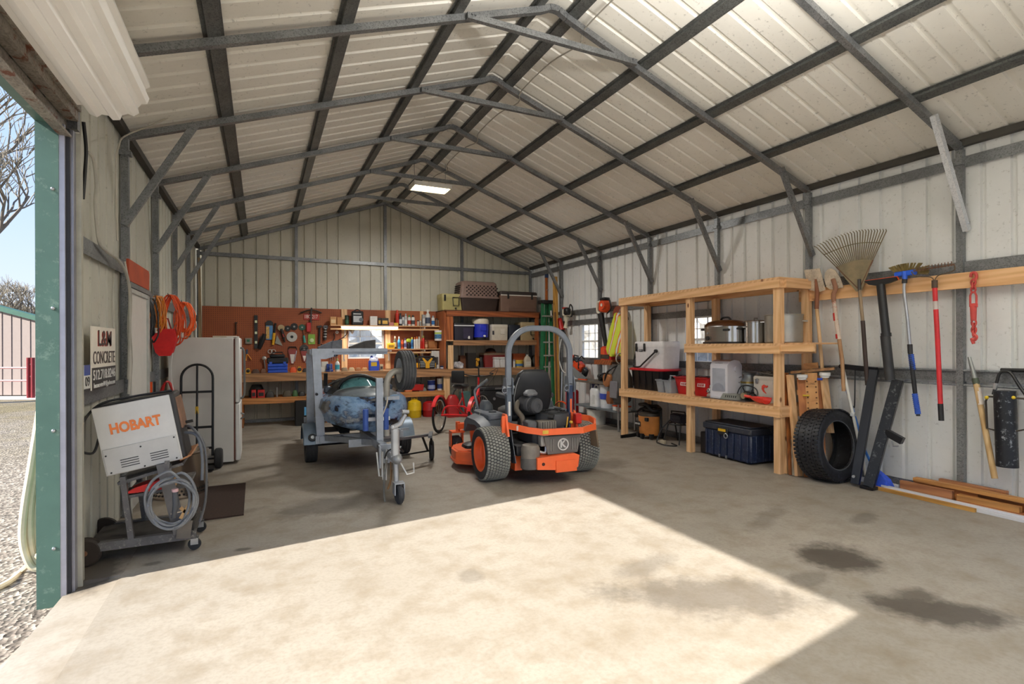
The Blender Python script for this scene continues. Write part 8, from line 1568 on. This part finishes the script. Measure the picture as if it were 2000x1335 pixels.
# hose by the jamb
m = M(); rr_ = random.Random(6)
t = T('garden_hose', 'cream coloured hose hanging in loops outside the green door jamb', 'hose', (0, 0, 0)); Yh = 4.42
P = [(-1.24, Yh, 1.35)]
def hp(x, y): return wY(x, y, Yh)
loops_ = [(78, 800), (62, 900), (46, 1000), (44, 1060), (60, 1105), (85, 1110)], [(80, 850), (64, 930), (54, 1010), (58, 1075), (76, 1112), (95, 1118)], [(85, 880), (72, 950), (60, 1020), (62, 1062), (78, 1085), (98, 1090)]
for k, lp in enumerate(loops_): obj('loop', M().tube(smooth([hp(x, y)+Vector((0, .03*k, 0)) for x, y in lp]), .021, 8), mt('d8c9ae', .5), t)
obj('tail', M().tube(smooth([hp(95, 1062), hp(75, 1085), wZ(45, 1112, -.08), wZ(10, 1140, -.08), wZ(-60, 1170, -.08)]), .021, 8), mt('d8c9ae', .5), t)
# ================= light and camera =================
sun = bpy.data.lights.new('sun', 'SUN'); sun.energy = SUN_E; sun.angle = math.radians(.6); sun.color = (1, .945, .85)
so = bpy.data.objects.new('sun', sun); C.objects.link(so)
so.rotation_euler = Vector((4.24, .60, -2.879)).to_track_quat('-Z', 'Y').to_euler()
w = bpy.data.worlds.new('sky'); bpy.context.scene.world = w; w.use_nodes = True
wn = w.node_tree.nodes; wl = w.node_tree.links; bg = wn['Background']
tc = wn.new('ShaderNodeTexCoord'); sx = wn.new('ShaderNodeSeparateXYZ'); wl.new(tc.outputs['Generated'], sx.inputs[0])
rp = wn.new('ShaderNodeValToRGB'); wl.new(sx.outputs['Z'], rp.inputs[0])
e = rp.color_ramp.elements
e[0].position = 0; e[0].color = lin('dfe9f8'); e[1].position = .9; e[1].color = lin('7fb0ee')
k = e.new(.22); k.color = lin('bcd5fa')
wl.new(rp.outputs[0], bg.inputs[0]); bg.inputs[1].default_value = SKY_E
cd = bpy.data.cameras.new('camera'); cam = bpy.data.objects.new('camera', cd); C.objects.link(cam)
cd.sensor_width = 36; cd.lens = FPX/2000*36; cd.shift_y = (HOR-667.5)/2000; cd.clip_start = .05; cd.clip_end = 400
cam.matrix_world = Matrix((( RT.x, UP.x, -FW.x, 0), (RT.y, UP.y, -FW.y, 0), (RT.z, UP.z, -FW.z, CAMH), (0, 0, 0, 1)))
sc = bpy.context.scene; sc.camera = cam
sc.view_settings.view_transform = 'Standard'; sc.view_settings.look = 'None'; sc.view_settings.gamma = 1
sc.view_settings.exposure = EXPO; sc.view_settings.use_curve_mapping = False
sc.cycles.max_bounces = 10; sc.cycles.diffuse_bounces = 7; sc.cycles.glossy_bounces = 4; sc.cycles.transparent_max_bounces = 12
sc.cycles.sample_clamp_indirect = 6; sc.cycles.use_denoising = True
